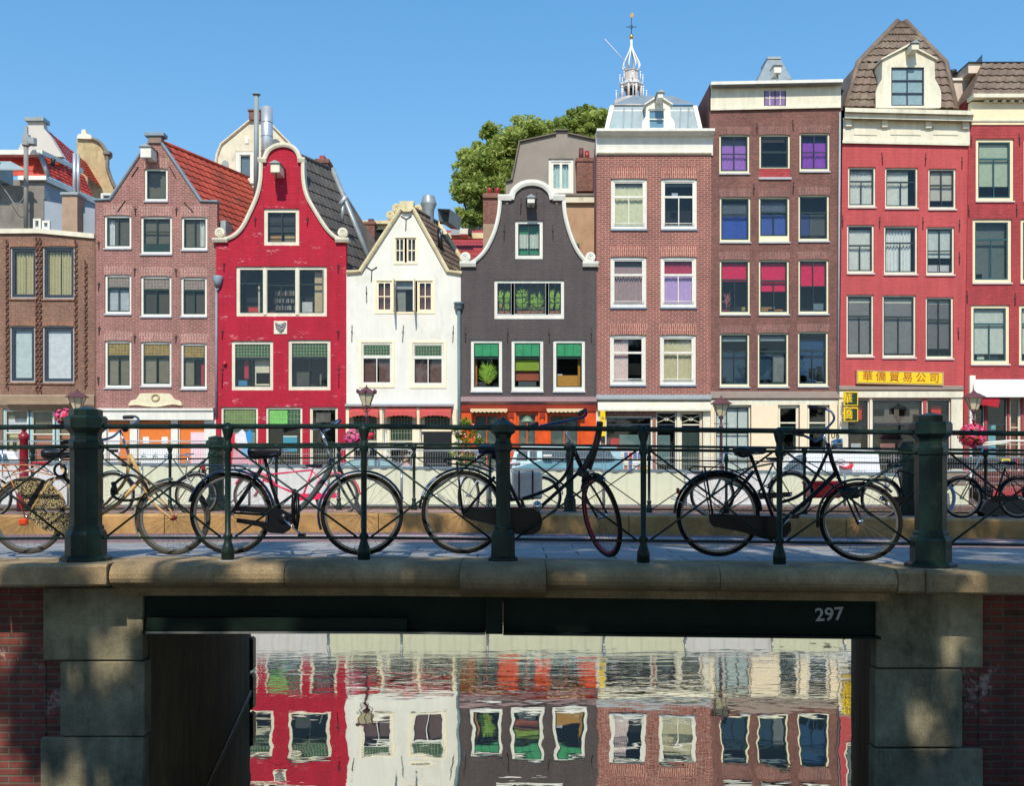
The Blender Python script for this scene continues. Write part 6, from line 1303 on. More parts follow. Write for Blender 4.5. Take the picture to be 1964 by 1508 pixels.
# --- bicycle D: black roadster with headlight
D=bike('black roadster with a round headlight and long chain case, nearest the right post',1500,sC)
cR=W(1378,988,sC,.02); cF=W(1650,1001,sC,-.0)
wheel(D,cR,rC,name='rear_wheel',rim=MATS['dark_rim']); wheel(D,cF,.352,ax=(.10,.02,-1),yaw=R(-28),name='front_wheel')
fender(D,cR,rC+.02,5,178,BLK); fender(D,cF,.375,40,185,BLK,yaw=R(-28),ax=(-.10,-.02,1))
tubes(D,'frame',BLK,[(cv([(1587,868),(1575,895),(1560,922),(1545,942),(1520,957),(1490,966)]),.015),([(1603,908),(1560,950),(1525,980),(1498,1004)],.021),([(1440,874),(1460,930),(1482,990),(1492,1006)],.016),([(1446,903,.04),(1382,984,.05)],.009),([(1446,903,-.04),(1382,986,-.05)],.009),([(1496,1008,.03),(1380,988,.05)],.01),([(1587,850),(1596,885),(1606,912)],.021)],sC)
tubes(D,'fork',BLK,[([(1606,910),(1612,925)],.016),(cv([(1608,922,-.05),(1620,960,-.08),(1640,1006,-.09)]),.010),(cv([(1622,922,.05),(1636,955,.04),(1655,998,.04)]),.010)],sC)
tubes(D,'handlebar_stem',CHR,[([(1578,828),(1588,862)],.011)],sC)
hb=tubes(D,'handlebar',M('blue_black_alloy',sr(44,62,100),.25,.1,8,metal=.5),[(cv([(1580,826),(1572,838,-.06),(1556,848,-.14),(1540,842,-.2),(1522,836,-.26)]),.011),(cv([(1580,826),(1598,815,.1),(1612,802,.18),(1610,788,.22),(1600,782,.24)]),.011)],sC)
tubes(hb,'grip',GRIP,[([(1524,836,-.25),(1505,834,-.32)],.018),([(1600,781,.24),(1570,776,.3)],.017)],sC)
v=W(1600,852,sC,-.06); MB().tube([v+Vector((-.035,.02,0)),v+Vector((.0,0,0)),v+Vector((.045,-.02,.0))],[.028,.045,.047],14).build('headlight',CHR,D)
v=W(1626,945,sC,-.07); MB().bevbox(v.x-.09,v.x+.09,v.y-.05,v.y+.05,v.z-.05,v.z+.045,.03).build('front_drum_brake_box',BLK,D)
saddle(D,W(1440,858,sC,.02),.28,.10,dirx=1,h=.1); MB().ball(W(1425,868,sC,-.02),.07,.07,.05).build('saddle_cover',SAD,D)
tubes(D,'saddle_post',BLK,[([(1436,868),(1442,884)],.013)],sC)
plate(D,'chain_case',BLK,[(1358,988),(1364,985),(1480,990),(1505,994),(1514,1004),(1514,1018),(1504,1030),(1488,1036),(1465,1034),(1420,1020),(1366,1010),(1359,1002)],sC,-.055,-.015)
tubes(D,'crank',CHR,[([(1498,1008,-.06),(1515,990,-.07)],.009)],sC); v=W(1518,990,sC,-.1); MB().bevbox(v.x-.035,v.x+.03,v.y-.05,v.y+.05,v.z-.016,v.z+.016,.006).build('pedal',BLK,D)
tubes(D,'carrier',BLK,[([(1322,899,-.06),(1326,895,-.06),(1385,897,-.06),(1405,903,-.06),(1430,916,-.05)],.007),([(1322,900,.06),(1330,906,.06),(1400,909,.06),(1428,919,.05)],.007),([(1322,899,-.06),(1322,901,.06)],.007),([(1349,896,-.06),(1364,985,-.06)],.009),([(1349,902,.06),(1364,985,.06)],.006)],sC)
tubes(D,'rear_stays',CHR,[([(1286,956,-.03),(1310,966,-.04),(1362,987,-.05)],.004),([(1290,952,.03),(1362,985,.05)],.004)],sC)
v=W(1300,942,sC); MB().bevbox(v.x-.012,v.x+.012,v.y-.02,v.y+.02,v.z-.025,v.z+.025,.005).build('tail_light',MATS['red_reflector_plastic'],D)
# --- far bicycles (behind the far railing)
def farbike(label,s,rw,fw,r,frame,sad,bar,col,sgn=1,step=False,case=True,tyre=TYRE,yf=0,dy=.25,fcol=None,bag=None,ftyre=None,sadm=SAD):
    t=thing('bicycle',label,'bicycle',W((rw[0]+fw[0])/2,max(rw[1],fw[1])+r,s,dy),'bicycles along the far railing')
    rm=r*s; c0=W(*rw,s,dy); c1=W(*fw,s,dy); P=lambda x,y:(x,y)
    wheel(t,c0,rm,tyre=tyre,name='rear_wheel',ns=20); wheel(t,c1,rm,yaw=yf,tyre=ftyre or tyre,name='front_wheel',ns=20)
    fender(t,c0,rm+.02,15 if sgn>0 else 5,175 if sgn>0 else 165,fcol or col); fender(t,c1,rm+.02,30,150,fcol or col,yaw=yf)
    bb=((rw[0]*.58+fw[0]*.42),rw[1]+2); hd=(fw[0]-sgn*r*.50,fw[1]-r*.95); hd2=(fw[0]-sgn*r*.38,fw[1]-r*.72); st=(sad[0]+sgn*3,sad[1]+14)
    L=[([st,bb],.015),([hd2,bb],.017),([st,rw],.009),([bb,rw],.010),([hd,hd2],.018)]
    L.append((cv([hd,((hd[0]+bb[0])/2,(hd[1]+bb[1])/2+3),(bb[0]-sgn*-2,bb[1]-16)]),.013) if step else ([(st[0],st[1]-2),hd],.014))
    tubes(t,'frame',col,L,s,dy); tubes(t,'fork',col,[([(hd2[0],hd2[1],-.05),(fw[0],fw[1],-.05)],.009),([(hd2[0],hd2[1],.05),(fw[0],fw[1],.05)],.009)],s,dy)
    saddle(t,W(sad[0],sad[1],s,dy),.26,.09,dirx=sgn,mat=sadm); tubes(t,'saddle_post',CHR,[([(sad[0],sad[1]+5),st],.012)],s,dy)
    tubes(t,'handlebar',CHR,[([hd,bar],.011),(cv([(bar[0],bar[1],0),(bar[0]+sgn*5,bar[1]-2,-.12),(bar[0],bar[1]+1,-.22),(bar[0]-sgn*14,bar[1]+4,-.27)]),.010),(cv([(bar[0],bar[1],0),(bar[0]+sgn*5,bar[1]-2,.12),(bar[0]-sgn*2,bar[1]-1,.22),(bar[0]-sgn*16,bar[1]+1,.27)]),.010)],s,dy)
    if case: plate(t,'chain_case',BLK if not fcol else fcol,[(rw[0]-3,rw[1]-5),(bb[0]+7,bb[1]-6),(bb[0]+10,bb[1]+1),(bb[0]+5,bb[1]+8),(rw[0],rw[1]+4)] if sgn>0 else [(rw[0]+3,rw[1]-5),(bb[0]-7,bb[1]-6),(bb[0]-10,bb[1]+1),(bb[0]-5,bb[1]+8),(rw[0],rw[1]+4)],s,-.04,-.02,dy)
    return t
MG=M('moss_green_enamel',sr(30,84,66),.3,.1,8); PNK=M('hot_pink_enamel',sr(222,40,92),.35,.1,8); SILV=M('silver_enamel',sr(170,176,180),.35,.1,8); TYP=M('pale_blue_tyre',sr(110,160,226),.6,.1,8)
farbike('moss green gents bicycle beyond the far railing, behind the right black roadster',.0081,(1524,950),(1372,950),44,None,(1493,877),(1392,868),MG,-1,fcol=BLK)
farbike('hot pink bicycle facing left beyond the far railing, behind the dark grey bicycle',.0081,(641,952),(482,952),43,None,(596,890),(525,862),PNK,-1,fcol=PNK,tyre=TYREW)
farbike('silver ladies bicycle half hidden behind the left octagonal post',.0081,(205,949),(368,951),43,None,(240,888),(352,872),SILV,1,step=True,fcol=NVB,case=False)
farbike('small bicycle with a red padded saddle by the red iron post at left',.0083,(100,955),(-30,955),40,None,(63,885),(-10,860),M('dull_white_enamel',sr(190,190,186),.4,.1,8),-1,case=False,sadm=M('red_saddle',sr(170,44,50),.6,.2,10))
gb=farbike('grey bicycle carrying silver pannier bags, between the middle and right octagonal posts',.0081,(1038,954),(898,952),41,None,(982,886),(912,868),SILV,-1,step=True,yf=R(62),sadm=M('pale_saddle_bag_cover',sr(206,200,206),.7,.1,8))
BAGM=M('silver_pannier_fabric',sr(196,190,186),.45,.15,6,metal=.3,bmp=.01,bsc=12)
for dd in (-.28,.12):
    p0,p1=W(982,905,.0081),W(1040,958,.0081); MB().bevbox(p0.x,p1.x,p0.y+.25+dd,p0.y+.41+dd,p1.z,p0.z,.03).build('pannier_bag',BAGM,gb)
for x in (994,1020): p0,p1=W(x,903,.0081),W(x+3,959,.0081); MB().box(p0.x,p1.x,p0.y-.04,p0.y-.029,p1.z,p0.z).build('pannier_strap',BLK,gb)
farbike('black ladies bicycle with step-through frame, at the right end behind the far railing',.0081,(1968,956),(1858,956),40,None,(1945,885),(1900,858),BLK,-1,step=True,fcol=BLK)
farbike('bicycle with a pale blue front tyre, mostly hidden by the right octagonal post',.0083,(1700,958),(1806,956),40,None,(1730,890),(1800,850),BLK,1,tyre=TYRE,ftyre=TYP) 
# scooter at the right edge
sc=thing('motor_scooter','dark motor scooter parked at the right edge beyond the far railing','scooter',W(1955,1000,.0083))
plate(sc,'body',M('black_scooter_plastic',(.02,.022,.026),.3,.1,8),curve([(1924,985),(1932,968),(1950,958),(1985,956),(2010,962),(2020,980),(2000,992),(1950,994),(1930,990)],3),.0083,-.12,.12,.9)
wheel(sc,W(1945,985,.0083,.9),.19,tyre=TYRE,name='wheel',tr=.045,ns=10); wheel(sc,W(2015,985,.0083,.9),.19,tyre=TYRE,name='wheel',tr=.045,ns=10)
# ------------------------------------------------------------------ far quay: hoarding, mesh fence, vehicles, lamps
sH=.0214
HOA=[M('hoarding_sheet_%s'%k,c,.5,.06,1.5,stain=tuple(v*.8 for v in c),stz=.5) for k,c in (('sage',sr(206,208,182)),('pearl',sr(206,206,204)),('olive',sr(190,192,162)))]
STP=M('hoarding_frame_steel',sr(100,116,126),.5,.1,4); CLIP=M('white_clip',(.8,.8,.78),.5,0)
desc=['sage','pearl','olive']
bounds=[-160,-10,130,272,415,478,630,770,935,1158,1315,1480,1620,1700,1860,2010]
cols=[0,1,0,0,1,1,0,0,0,0,1,0,0,0,0]
where=['far left beyond the frame edge','at the left edge, left of the first octagonal post','behind the left octagonal post','left of the mauve house drainpipe','below the crimson house, left half','below the crimson house door','below the white house, left half, behind a car','below the white house, right half','below the charcoal house, before a teal van','below the rose brick shop','below the purple brick townhouse, left half','before the white van bonnet','before the white van with a red swoosh','just left of the right octagonal post','right of the right octagonal post']
for i,(a,b_) in enumerate(zip(bounds[:-1],bounds[1:])):
    if i==0 or i==14: continue
    p=W((a+b_)/2,974,sH); t=thing('hoarding_panel','%s corrugated site hoarding panel %s'%(('sage green','pearl grey','olive')[cols[i]],where[i]),'hoarding',p,'site hoarding panels on the far quay')
    X0,X1=(a-CX)*sH+.05,(b_-CX)*sH-.05; Z1=CZ-(891+max(0,(a+b_)/2-150)*.0135-HY)*sH; Z0=2.36; Y=F*sH
    vs=[];fs=[]; n=max(4,int((X1-X0)/.12)); pat=(0,0,0,.045,.045)
    for k in range(n+1): x=X0+(X1-X0)*k/n; d=pat[k%5]; vs+=[(x,Y+d,Z0),(x,Y+d,Z1)]
    for k in range(n): fs.append((2*k,2*k+2,2*k+3,2*k+1))
    MB().add(vs,fs).build('corrugated_sheet',HOA[cols[i]],t)
    MB().box(X0,X1,Y-.03,Y+.03,Z1+.003,Z1+.11).build('top_rail',STP,t); MB().box(X0,X1,Y-.05,Y+.04,Z0-.05,Z0-.003).build('bottom_rail',STP,t)
    MB().tube([(X0-.04,Y,2.3),(X0-.04,Y,Z1+.1)],.05,8).build('post',STP,t); MB().box(X0-.07,X0-.01,Y-.09,Y-.05,Z1-.35,Z1-.2).build('clip',CLIP,t)
MESH=M('galvanised_wire',(.42,.44,.45),.4,.1,10,metal=.6)
fb=[-40,415,505,642,790,955,1158,1300,1440,1580,1712,1862,2000]
nm=['at the far left','below the crimson house, first','below the crimson house door','behind the street lamp by the white house','before the white house door','before the charcoal house shopfront','before the rose brick shop doors','left of the brown street lamp','right of the brown street lamp','above the white van','right of the white van','at the far right']
for i,(a,b_) in enumerate(zip(fb[:-1],fb[1:])):
    s=.0219; Y=F*s; X0,X1=(a-CX)*s+.06,(b_-CX)*s-.06; Z0=CZ-(898-HY)*s-1.0; Z1=CZ-(846+min(18,max(0,(a+b_)/2-200)*.03)-HY)*s
    t=thing('mesh_fence','galvanised wire mesh fence panel behind the hoarding, %s'%nm[i],'mesh fence',((X0+X1)/2,Y,2.3),'wire mesh fence panels on the far quay')
    MB().tube([(X0,Y,2.3),(X0,Y,Z1),(X1,Y,Z1),(X1,Y,2.3)],.022,6).build('tube_frame',MESH,t)
    mb=MB(); nx=int((X1-X0)/.10)
    for k in range(1,nx): x=X0+(X1-X0)*k/nx; mb.box(x-.004,x+.004,Y-.004,Y+.004,Z0,Z1)
    for k in range(6): z=Z1-.04-k*.27; mb.box(X0,X1,Y-.011,Y-.0045,z-.009,z+.009)
    mb.build('wire_grid',MESH,t)
# vehicles
CG=M('car_window_glass',(.04,.06,.06),.05,.0,spec=1,coat=1)
def carprof(name,label,cat,s,top,roofpts,paint,glasspts,wheels,depth,belt=None,extra=None,dy=0,glass=None):
    p=W(sum(x for x,_ in top)/len(top),950,s,dy); t=thing(name,label,cat,(p.x,p.y,2.58))
    Y=F*s+dy; q=lambda L:[((x-CX)*s,CZ-(y-HY)*s) for x,y in L]
    pts=q(top); n=len(pts); c=.16; vs=[]
    cx=sum(x for x,_ in pts)/n; zmid=2.58+.9
    def ring(y,inset): return [(x+(cx-x)*inset*.02,y,z-(inset*.06 if z>zmid else 0)) for x,z in pts]
    rings=[ring(Y+.12,3),ring(Y,0) ,ring(Y+depth,0),ring(Y+depth-.0+.12,3)]
    # cabin tumblehome: upper points move inwards in depth
    def tum(r,sg): return [(x,y+sg*max(0,(z-zmid))*.35,z) for x,y,z in r]
    rings=[tum(rings[1],1),tum(rings[2],-1)]
    mb=MB(); mb.smooth=False; mb.add(rings[0]+rings[1],[(i,(i+1)%n,(i+1)%n+n,i+n) for i in range(n)])
    v,f=tri(pts,[]); mb.add([(x,Y+max(0,z-zmid)*.35,z) for x,z in v],f); mb.add([(x,Y+depth-max(0,z-zmid)*.35,z) for x,z in v],[g[::-1] for g in f])
    mb.build('body',paint,t)
    for g in glasspts:
        gq=q(g); v,f=tri(gq,[]); m=len(gq)
        MB().add([(x,Y+max(0,z-zmid)*.35-.012,z) for x,z in v],f).build('window',glass or CG,t)
    for wx in wheels:
        X=(wx-CX)*s; z=2.58+.32; o=MB().tube([(X,Y-.01,z),(X,Y+.2,z)],.32,20).build('wheel',TYRE,t); MB().tube([(X,Y-.03,z),(X,Y-.005,z)],.19,14).build('rim',RIM,o)
    return t,q,Y
SVR=M('silver_car_paint',sr(120,128,138),.25,.05,3,metal=.4,coat=.8); TEALV=M('teal_van_paint',sr(96,150,166),.3,.05,3,coat=.6); WHV=M('white_van_paint',(.78,.79,.82),.3,.04,3,coat=.6); 
SKYG=M('sky_tinted_glass',sr(130,170,166),.08,.05,2,spec=1,coat=1)
carprof('parked_car','dark silver saloon car with arched roof parked before the white house','car',.0232,[(630,950),(630,902),(640,893),(655,889),(672,882),(700,878),(730,879),(752,885),(768,892),(790,898),(800,904),(802,950)],None,SVR,[[(657,893),(674,885),(690,883),(690,894)],[(694,883),(724,883),(724,894),(694,894)],[(728,884),(744,887),(757,894),(728,894)]],(665,775),1.75,glass=SKYG)
t,q,Y=carprof('parked_van','dark teal van with long side windows parked before the charcoal house','van',.0234,[(978,950),(978,900),(986,868),(992,860),(1000,856),(1150,853),(1185,858),(1192,866),(1196,890),(1198,950)],None,TEALV,[[(992,872),(1000,861),(1012,860),(1012,884),(990,884)],[(1016,860),(1030,860),(1030,884),(1016,884)],[(1040,860),(1100,859),(1100,884),(1040,884)],[(1110,859),(1170,860),(1180,884),(1110,884)]],(1015,1160),1.9)
MB().box((1042-CX)*.0234,(1058-CX)*.0234,Y-.02,Y+.1,CZ-(876-HY)*.0234,CZ-(872-HY)*.0234).build('side_sticker',WHITE,t)
t,q,Y=carprof('parked_van','white delivery van with a red swoosh logo parked below the coral house','van',.0231,[(1490,950),(1490,905),(1500,893),(1518,880),(1532,868),(1545,864),(1680,864),(1690,868),(1694,950)],None,WHV,[[(1502,900),(1520,884),(1534,873),(1548,871),(1548,900)]],(1522,1655),2.0)
vp=[(x,z) for x,z in q(curve([(1612,893),(1622,896),(1631,893),(1634,886),(1637,892),(1634,898),(1624,900)],3))]
REDL=M('red_logo',sr(220,20,40),.5,0); pl=MB().prism(vp,Y-.02,Y+.4).build('logo_swoosh',REDL,t)
MB().tube([((x-CX)*.0231,Y+.12,CZ-(y-HY)*.0231) for x,y in curve([(1604,890),(1606,884),(1616,882),(1622,885)],4)],.03,5).build('logo_arc',GREYP,t)
text('van_lettering','aannemers',.3,GREYP,((1632-CX)*.0231,Y-.02,CZ-(904-HY)*.0231),(R(90),0,0),t,.003)
carprof('parked_car','white car with tinted window at the left edge beyond the hoarding','car',.0232,[(-120,950),(-120,900),(-60,870),(-10,864),(18,866),(34,888),(44,896),(46,950)],None,WHV,[[(-50,886),(-30,874),(4,870),(14,888)]],(10,),1.8)
# red crate bin carried on bicycle behind roadster D
rb=thing('delivery_crate','bright red plastic delivery crate standing on the far pavement behind the right roadster','crate',W(1610,985,.0087,.5))
p0,p1=W(1573,924,.0087,.6),W(1640,958,.0087,.6); REDP=M('red_plastic',sr(232,36,40),.4,.06,5)
MB().bevbox(p0.x,p1.x,p0.y,p0.y+.4,p1.z,p0.z,.04).build('box',REDP,rb); MB().bevbox(p0.x-.03,p1.x+.03,p0.y-.03,p0.y+.43,p0.z-.06,p0.z+.0,.02).build('rim',REDP,rb)
# flatbed trailer at the right
tr=thing('flatbed_trailer','dark flatbed trailer with a low rusty side and yellow plate at the right edge','trailer',W(1930,960,.012)); s=.0125
def bxx(n_,m_,x0,y0,x1,y1,d0,d1,par=tr,ss=s):
    return MB().bevbox((x0-CX)*ss,(x1-CX)*ss,F*ss+d0,F*ss+d1,CZ-(y1-HY)*ss,CZ-(y0-HY)*ss,.02).build(n_,m_,par)
DKT=M('dark_grey_trailer_paint',(.05,.055,.06),.5,.15,4); RUST=M('rusty_side_board',sr(96,52,44),.8,.3,3)
# trailer stands on the far quay behind the hoarding
s=.0222
bxx('bed',DKT,1853,885,2060,900,0,2.2,ss=s); bxx('side_board',M('grey_side_rail',sr(70,76,80),.5,.1,3),1852,876,2060,884.8,.0,2.1,ss=s); bxx('rusty_board',RUST,1862,904,2060,934,-.45,-.35,ss=s)
bxx('number_plate',SY,1920,880.5,1937,889.5,-.06,-.02,ss=s); bxx('plate_text',M('plate_print',(.1,.2,.15),.5,0),1923,883,1934,887,-.07,-.063,ss=s); bxx('tail_lamp',M('dull_red_lamp',sr(120,30,40),.3,.1,3),1945,879,1954,897,-.06,-.02,ss=s)
bxx('canopy_poles',WHITE,1855,852,2060,853,.3,.35,ss=s)
tag(MB().tube([W(1852,853,s),W(1935,846,s),W(2060,847,s)],.05,6).tube([W(1856,858,s),W(1935,849,s)],.04,6).build('pale_poles',WHITE),'two pale poles lying across the top of the dark trailer','pole')
for x in (1880,1980): MB().tube([Vector(W(x,944,s))+Vector((0,-.3,0)),Vector(W(x,944,s))+Vector((0,.1,0))],.42,18).build('wheel',TYRE,tr)
bc=thing('stone_planter','grey-brown stone planter box right of the right octagonal post, beyond the far railing','planter',W(1832,945,.0205))
MB().bevbox((1812-CX)*.0205,(1852-CX)*.0205,40.9,41.9,CZ-(932-HY)*.0205,CZ-(906-HY)*.0205,.03).build('box',M('brown_stone_box',sr(136,122,110),.8,.15,4),bc); MB().bevbox((1810-CX)*.0205,(1854-CX)*.0205,40.85,41.95,CZ-(906-HY)*.0205,CZ-(903-HY)*.0205,.02).build('rim',GREYP,bc)
# street lamps
LMP=M('lamp_maroon_paint',sr(96,60,68),.5,.15,6); LGL=M('frosted_lamp_glass',sr(220,208,170),.25,.1,4); 
def lamp(label,px,ytop,s,crown=False,basket=False):
    X=(px-CX)*s; Y=F*s; Z=lambda y:CZ-(y-HY)*s; u=s/.0215; k=.0215
    t=thing('street_lamp',label,'street lamp',(X,Y,2.58),'street lamps on the far quay')
    y0=ytop; q=lambda dy:Z(y0+dy)
    MB().lathe((X,Y),[(.17,2.5),(.17,2.9),(.11,3.0),(.075,3.6),(.06,q(60)),(.09,q(59)),(.09,q(57)),(.05,q(54)),(.045,q(44)),(.1,q(42)),(.12,q(40)),(.09,q(37))],12).build('post',LMP,t)
    MB().lathe((X,Y),[(.16,q(37)),(.36,q(14))],6,R(30)).build('lantern_glass',LGL,t)
    mb=MB()
    for j in range(6): a=R(30+60*j); mb.tube([(X+.165*math.cos(a),Y+.165*math.sin(a),q(37)),(X+.37*math.cos(a),Y+.37*math.sin(a),q(14))],.014,4)
    mb.build('lantern_frame',LMP,t)
    MB().lathe((X,Y),[(.5 if not crown else .42,q(14.5)),(.46 if not crown else .4,q(12.5)),(.22,q(6)),(.1,q(4)),(.09,q(2)),(.03,q(1)),(.02,q(-3))],6,R(30)).build('lantern_roof',LMP,t)
    if crown:
        for j in range(6): a=R(30+60*j); MB().ball((X+.42*math.cos(a),Y+.42*math.sin(a),q(10)),.06,.06,.1,6,4).build('crown_finial',LMP,t)
        for sg in (-1,1): MB().tube([(X+sg*.17,Y,q(34)),(X+sg*.2,Y,q(42)),(X,Y,q(52))],.02,5).build('lantern_bracket',LMP,t)
    else: MB().tube([(X-.3,Y,q(52)),(X+.3,Y,q(52))],.018,5).build('ladder_bar',LMP,t)
    return t,X,Y,q
FL=M('flower_petals_pink',sr(236,90,150),.7,.2,10); FR_=M('flower_petals_red',sr(226,40,70),.7,.2,10); FLG=M('basket_leaves',sr(90,110,50),.7,.3,10)
def basket(label,px,py,s,r,n=260,dy=0,redf=.3):
    X=(px-CX)*s; Y=F*s+dy; Z=CZ-(py-HY)*s; t=thing('flower_basket',label,'flower basket',(X,Y,Z),'flower baskets on the street lamps')
    for nm_,mt,kk in (('leaves',FLG,int(n*.6)),('pink_flowers',FL,int(n*(1-redf))),('red_flowers',FR_,int(n*redf))):
        mb=MB()
        for _ in range(kk):
            a=Vector((random.gauss(0,1),random.gauss(0,1),random.gauss(0,1))).normalized()*r*random.uniform(.6,1.05 if nm_!='leaves' else .95); a.z*=.85
            p=Vector((X,Y,Z))+a; u=a.normalized().orthogonal(); u.rotate(Matrix.Rotation(random.random()*6,3,a.normalized())); v=a.normalized().cross(u); z_=random.uniform(.035,.075)
            mb.add([p-u*z_,p-v*z_*.8,p+u*z_,p+v*z_*.8],[(0,1,2,3)])
        mb.build(nm_,mt,t)
    MB().lathe((X,Y),[(.06,Z-r*.8),(r*.7,Z-r*.3),(r*.75,Z)],10).build('bowl',IRON,t)
lamp('maroon street lamp with pale lantern peeking above the left octagonal post',148,748,.0224)
lamp('crown topped street lamp with a clear lantern before the white house',703,741,.0224,crown=True)
lamp('maroon street lamp with ladder bar between rose and purple brick houses',1383,761,.0224)
lamp('maroon street lamp with scroll arms and flowers before the right white awning',1868,749,.0224)
basket('hanging basket of red and pink geraniums left of the left octagonal post',123,800,.0222,.42,300,redf=.4)
basket('hanging basket of mauve pink flowers on the crown topped street lamp',678,840,.0222,.42,380,redf=.05)
basket('round basket of red and pink geraniums on the right street lamp',1866,836,.0222,.62,600,redf=.55)
basket('small basket of red flowers right of the crown topped street lamp post',710,836,.0222,.2,90,redf=.85)
# red iron post at the left
rp=thing('mooring_post','tall dark red iron post with ball finial and a rail, beyond the left railing','post',W(46,985,.0122)); s=.0098
v=W(46,985,s); MB().lathe((v.x,v.y),[(.13,v.z-.0),(.13,v.z+.35),(.085,v.z+.42),(.075,W(0,845,s).z),(.09,W(0,843,s).z),(.1,W(0,834,s).z),(.06,W(0,832,s).z),(.05,W(0,829,s).z)],12).ball((v.x,v.y,W(0,824,s).z),.05,.05,.05).build('shaft',M('oxblood_paint',sr(140,24,40),.4,.15,6),rp)
MB().tube([W(50,855,s),W(170,855,s)],.02,6).build('side_rail',MATS['oxblood_paint'],rp)
# climbing plant
cp=thing('climbing_plant','green climbing rose growing up between the white and charcoal houses','plant',W(893,950,.0238)); s=.0238
mb=MB()
for x,y,r in ((893,812,11),(880,830,12),(905,828,13),(890,850,16),(872,868,12),(900,872,15),(918,846,10),(890,890,16),(925,855,6),(885,905,15),(908,900,10)): leaves(mb,(x-CX)*s,F*s,CZ-(y-HY)*s,r*s,.3,r*s,150,.09)
mb.build('foliage',leafmat('climber_leaf',sr(84,116,40),sr(160,180,80)),cp)
mb=MB()
for _ in range(60): x=random.uniform(868,922);y=random.uniform(815,905); v=W(x,y,s,-.3-random.random()*.1); mb.ball(v,.04,.04,.04,5,3)
mb.build('pale_roses',FLG if 0 else M('pale_rose_petals',sr(230,190,190),.7,.1,5),cp)
MB().tube([W(892,950,s),W(888,900,s,-.05),W(894,850,s),W(893,815,s)],[.04,.035,.025,.01],6).build('stem',BARK,cp)
# plants poster stands in front of shops
st=thing('poster_stand','red white and blue cut-out display standing in the crimson house window','display',W(470,900,.0241)); s=.0243
for nm_,c_,pts in (('red_panel',sr(220,40,60),[(436,898),(436,838),(446,826),(456,840),(456,898)]),('white_face',sr(226,222,226),[(452,835),(466,824),(476,834),(478,850),(462,856),(452,848)]),('blue_coat',sr(50,140,200),[(472,832),(480,824),(486,832),(484,848),(476,850)]),('pink_panel',sr(214,160,170),[(446,898),(450,860),(486,858),(494,898)]),('blue_trousers',sr(110,170,210),[(464,872),(466,856),(482,858),(478,876)])):
    plate(st,nm_,cl(c_),pts,s,-.12-.012*len(st.children),-.11-.012*len(st.children))
pr=thing('postcard_rack','rack of colourful magazines outside the rose brick shop','rack',W(1205,930,.0238)); s=.0238
for r_ in range(3):
    for k in range(7):
        x=1188+k*8.6; y=868+r_*14; c_=random.choice([sr(230,220,200),sr(210,60,60),sr(240,200,60),sr(90,110,160),sr(230,230,230),sr(190,120,100)])
        MB().box((x-CX)*s,(x+7-CX)*s,F*s-.05*(3-r_),F*s-.05*(3-r_)+.01,CZ-(y+11-HY)*s,CZ-(y-HY)*s).build('magazine',cl(c_),pr)
bxx('shelf_frame',WHITE,1186,866,1252,912,.02,.08,par=pr,ss=s)
# person walking behind the hoarding, cropped at the chest by it
pe=thing('person','person in a grey jacket carrying a white and blue box, walking behind the hoarding','person',W(778,948,.0226)); X,Y=W(778,0,.0226).x,F*.0226; z0=2.58
SK=M('skin',sr(206,146,120),.6,.1,8); JK=M('grey_jacket',sr(150,150,158),.8,.1,5); HR=M('grey_hair',sr(150,130,120),.8,.2,12)
def skinmesh(name,verts,edges,radii,mat,par,root=0):
    me=bpy.data.meshes.new(name); o0=par.location; me.from_pydata([tuple(Vector(v)-o0) for v in verts],edges,[]); o=bpy.data.objects.new(name+'_tmp',me); C.objects.link(o)
    md=o.modifiers.new('s','SKIN'); o.modifiers.new('u','SUBSURF').levels=2
    for i,v in enumerate(me.skin_vertices[0].data): v.radius=(radii[i],radii[i]*.85); v.use_root=(i==root)
    dg=bpy.context.evaluated_depsgraph_get(); dg.update(); m2=bpy.data.meshes.new_from_object(o.evaluated_get(dg)); bpy.data.objects.remove(o)
    m2.materials.clear(); m2.materials.append(mat); m2.polygons.foreach_set('use_smooth',[True]*len(m2.polygons)); q=bpy.data.objects.new(name,m2); C.objects.link(q); q.parent=par; return q
V=[(X,Y,z0+.95),(X,Y,z0+1.2),(X,Y,z0+1.42),(X,Y,z0+1.5),(X+.02,Y-.02,z0+1.6),(X+.03,Y-.03,z0+1.72),(X-.19,Y,z0+1.4),(X-.22,Y-.06,z0+1.15),(X-.05,Y-.3,z0+1.2),(X+.19,Y,z0+1.4),(X+.24,Y-.05,z0+1.15),(X+.2,Y-.3,z0+1.22),(X-.1,Y,z0+.85),(X-.11,Y-.05,z0+.48),(X-.12,Y+.05,z0+.06),(X+.1,Y,z0+.85),(X+.12,Y+.1,z0+.48),(X+.14,Y+.2,z0+.06),(X-.1,Y-.1,z0+.03),(X+.14,Y+.08,z0+.03)]
Ed=[(0,1),(1,2),(2,3),(3,4),(4,5),(2,6),(6,7),(7,8),(2,9),(9,10),(10,11),(0,12),(12,13),(13,14),(0,15),(15,16),(16,17),(14,18),(17,19)]
skinmesh('body',V,Ed,[.15,.15,.16,.06,.085,.08,.07,.05,.035,.07,.05,.035,.09,.065,.045,.09,.065,.045,.035,.035],SK,pe)
V2=[(X,Y,z0+.9),(X,Y,z0+1.2),(X,Y,z0+1.42),(X-.19,Y,z0+1.41),(X-.23,Y-.06,z0+1.15),(X-.07,Y-.27,z0+1.19),(X+.19,Y,z0+1.41),(X+.25,Y-.05,z0+1.15),(X+.21,Y-.27,z0+1.21)]
skinmesh('jacket',V2,[(0,1),(1,2),(2,3),(3,4),(4,5),(2,6),(6,7),(7,8)],[.18,.18,.18,.085,.065,.05,.085,.065,.05],JK,pe)
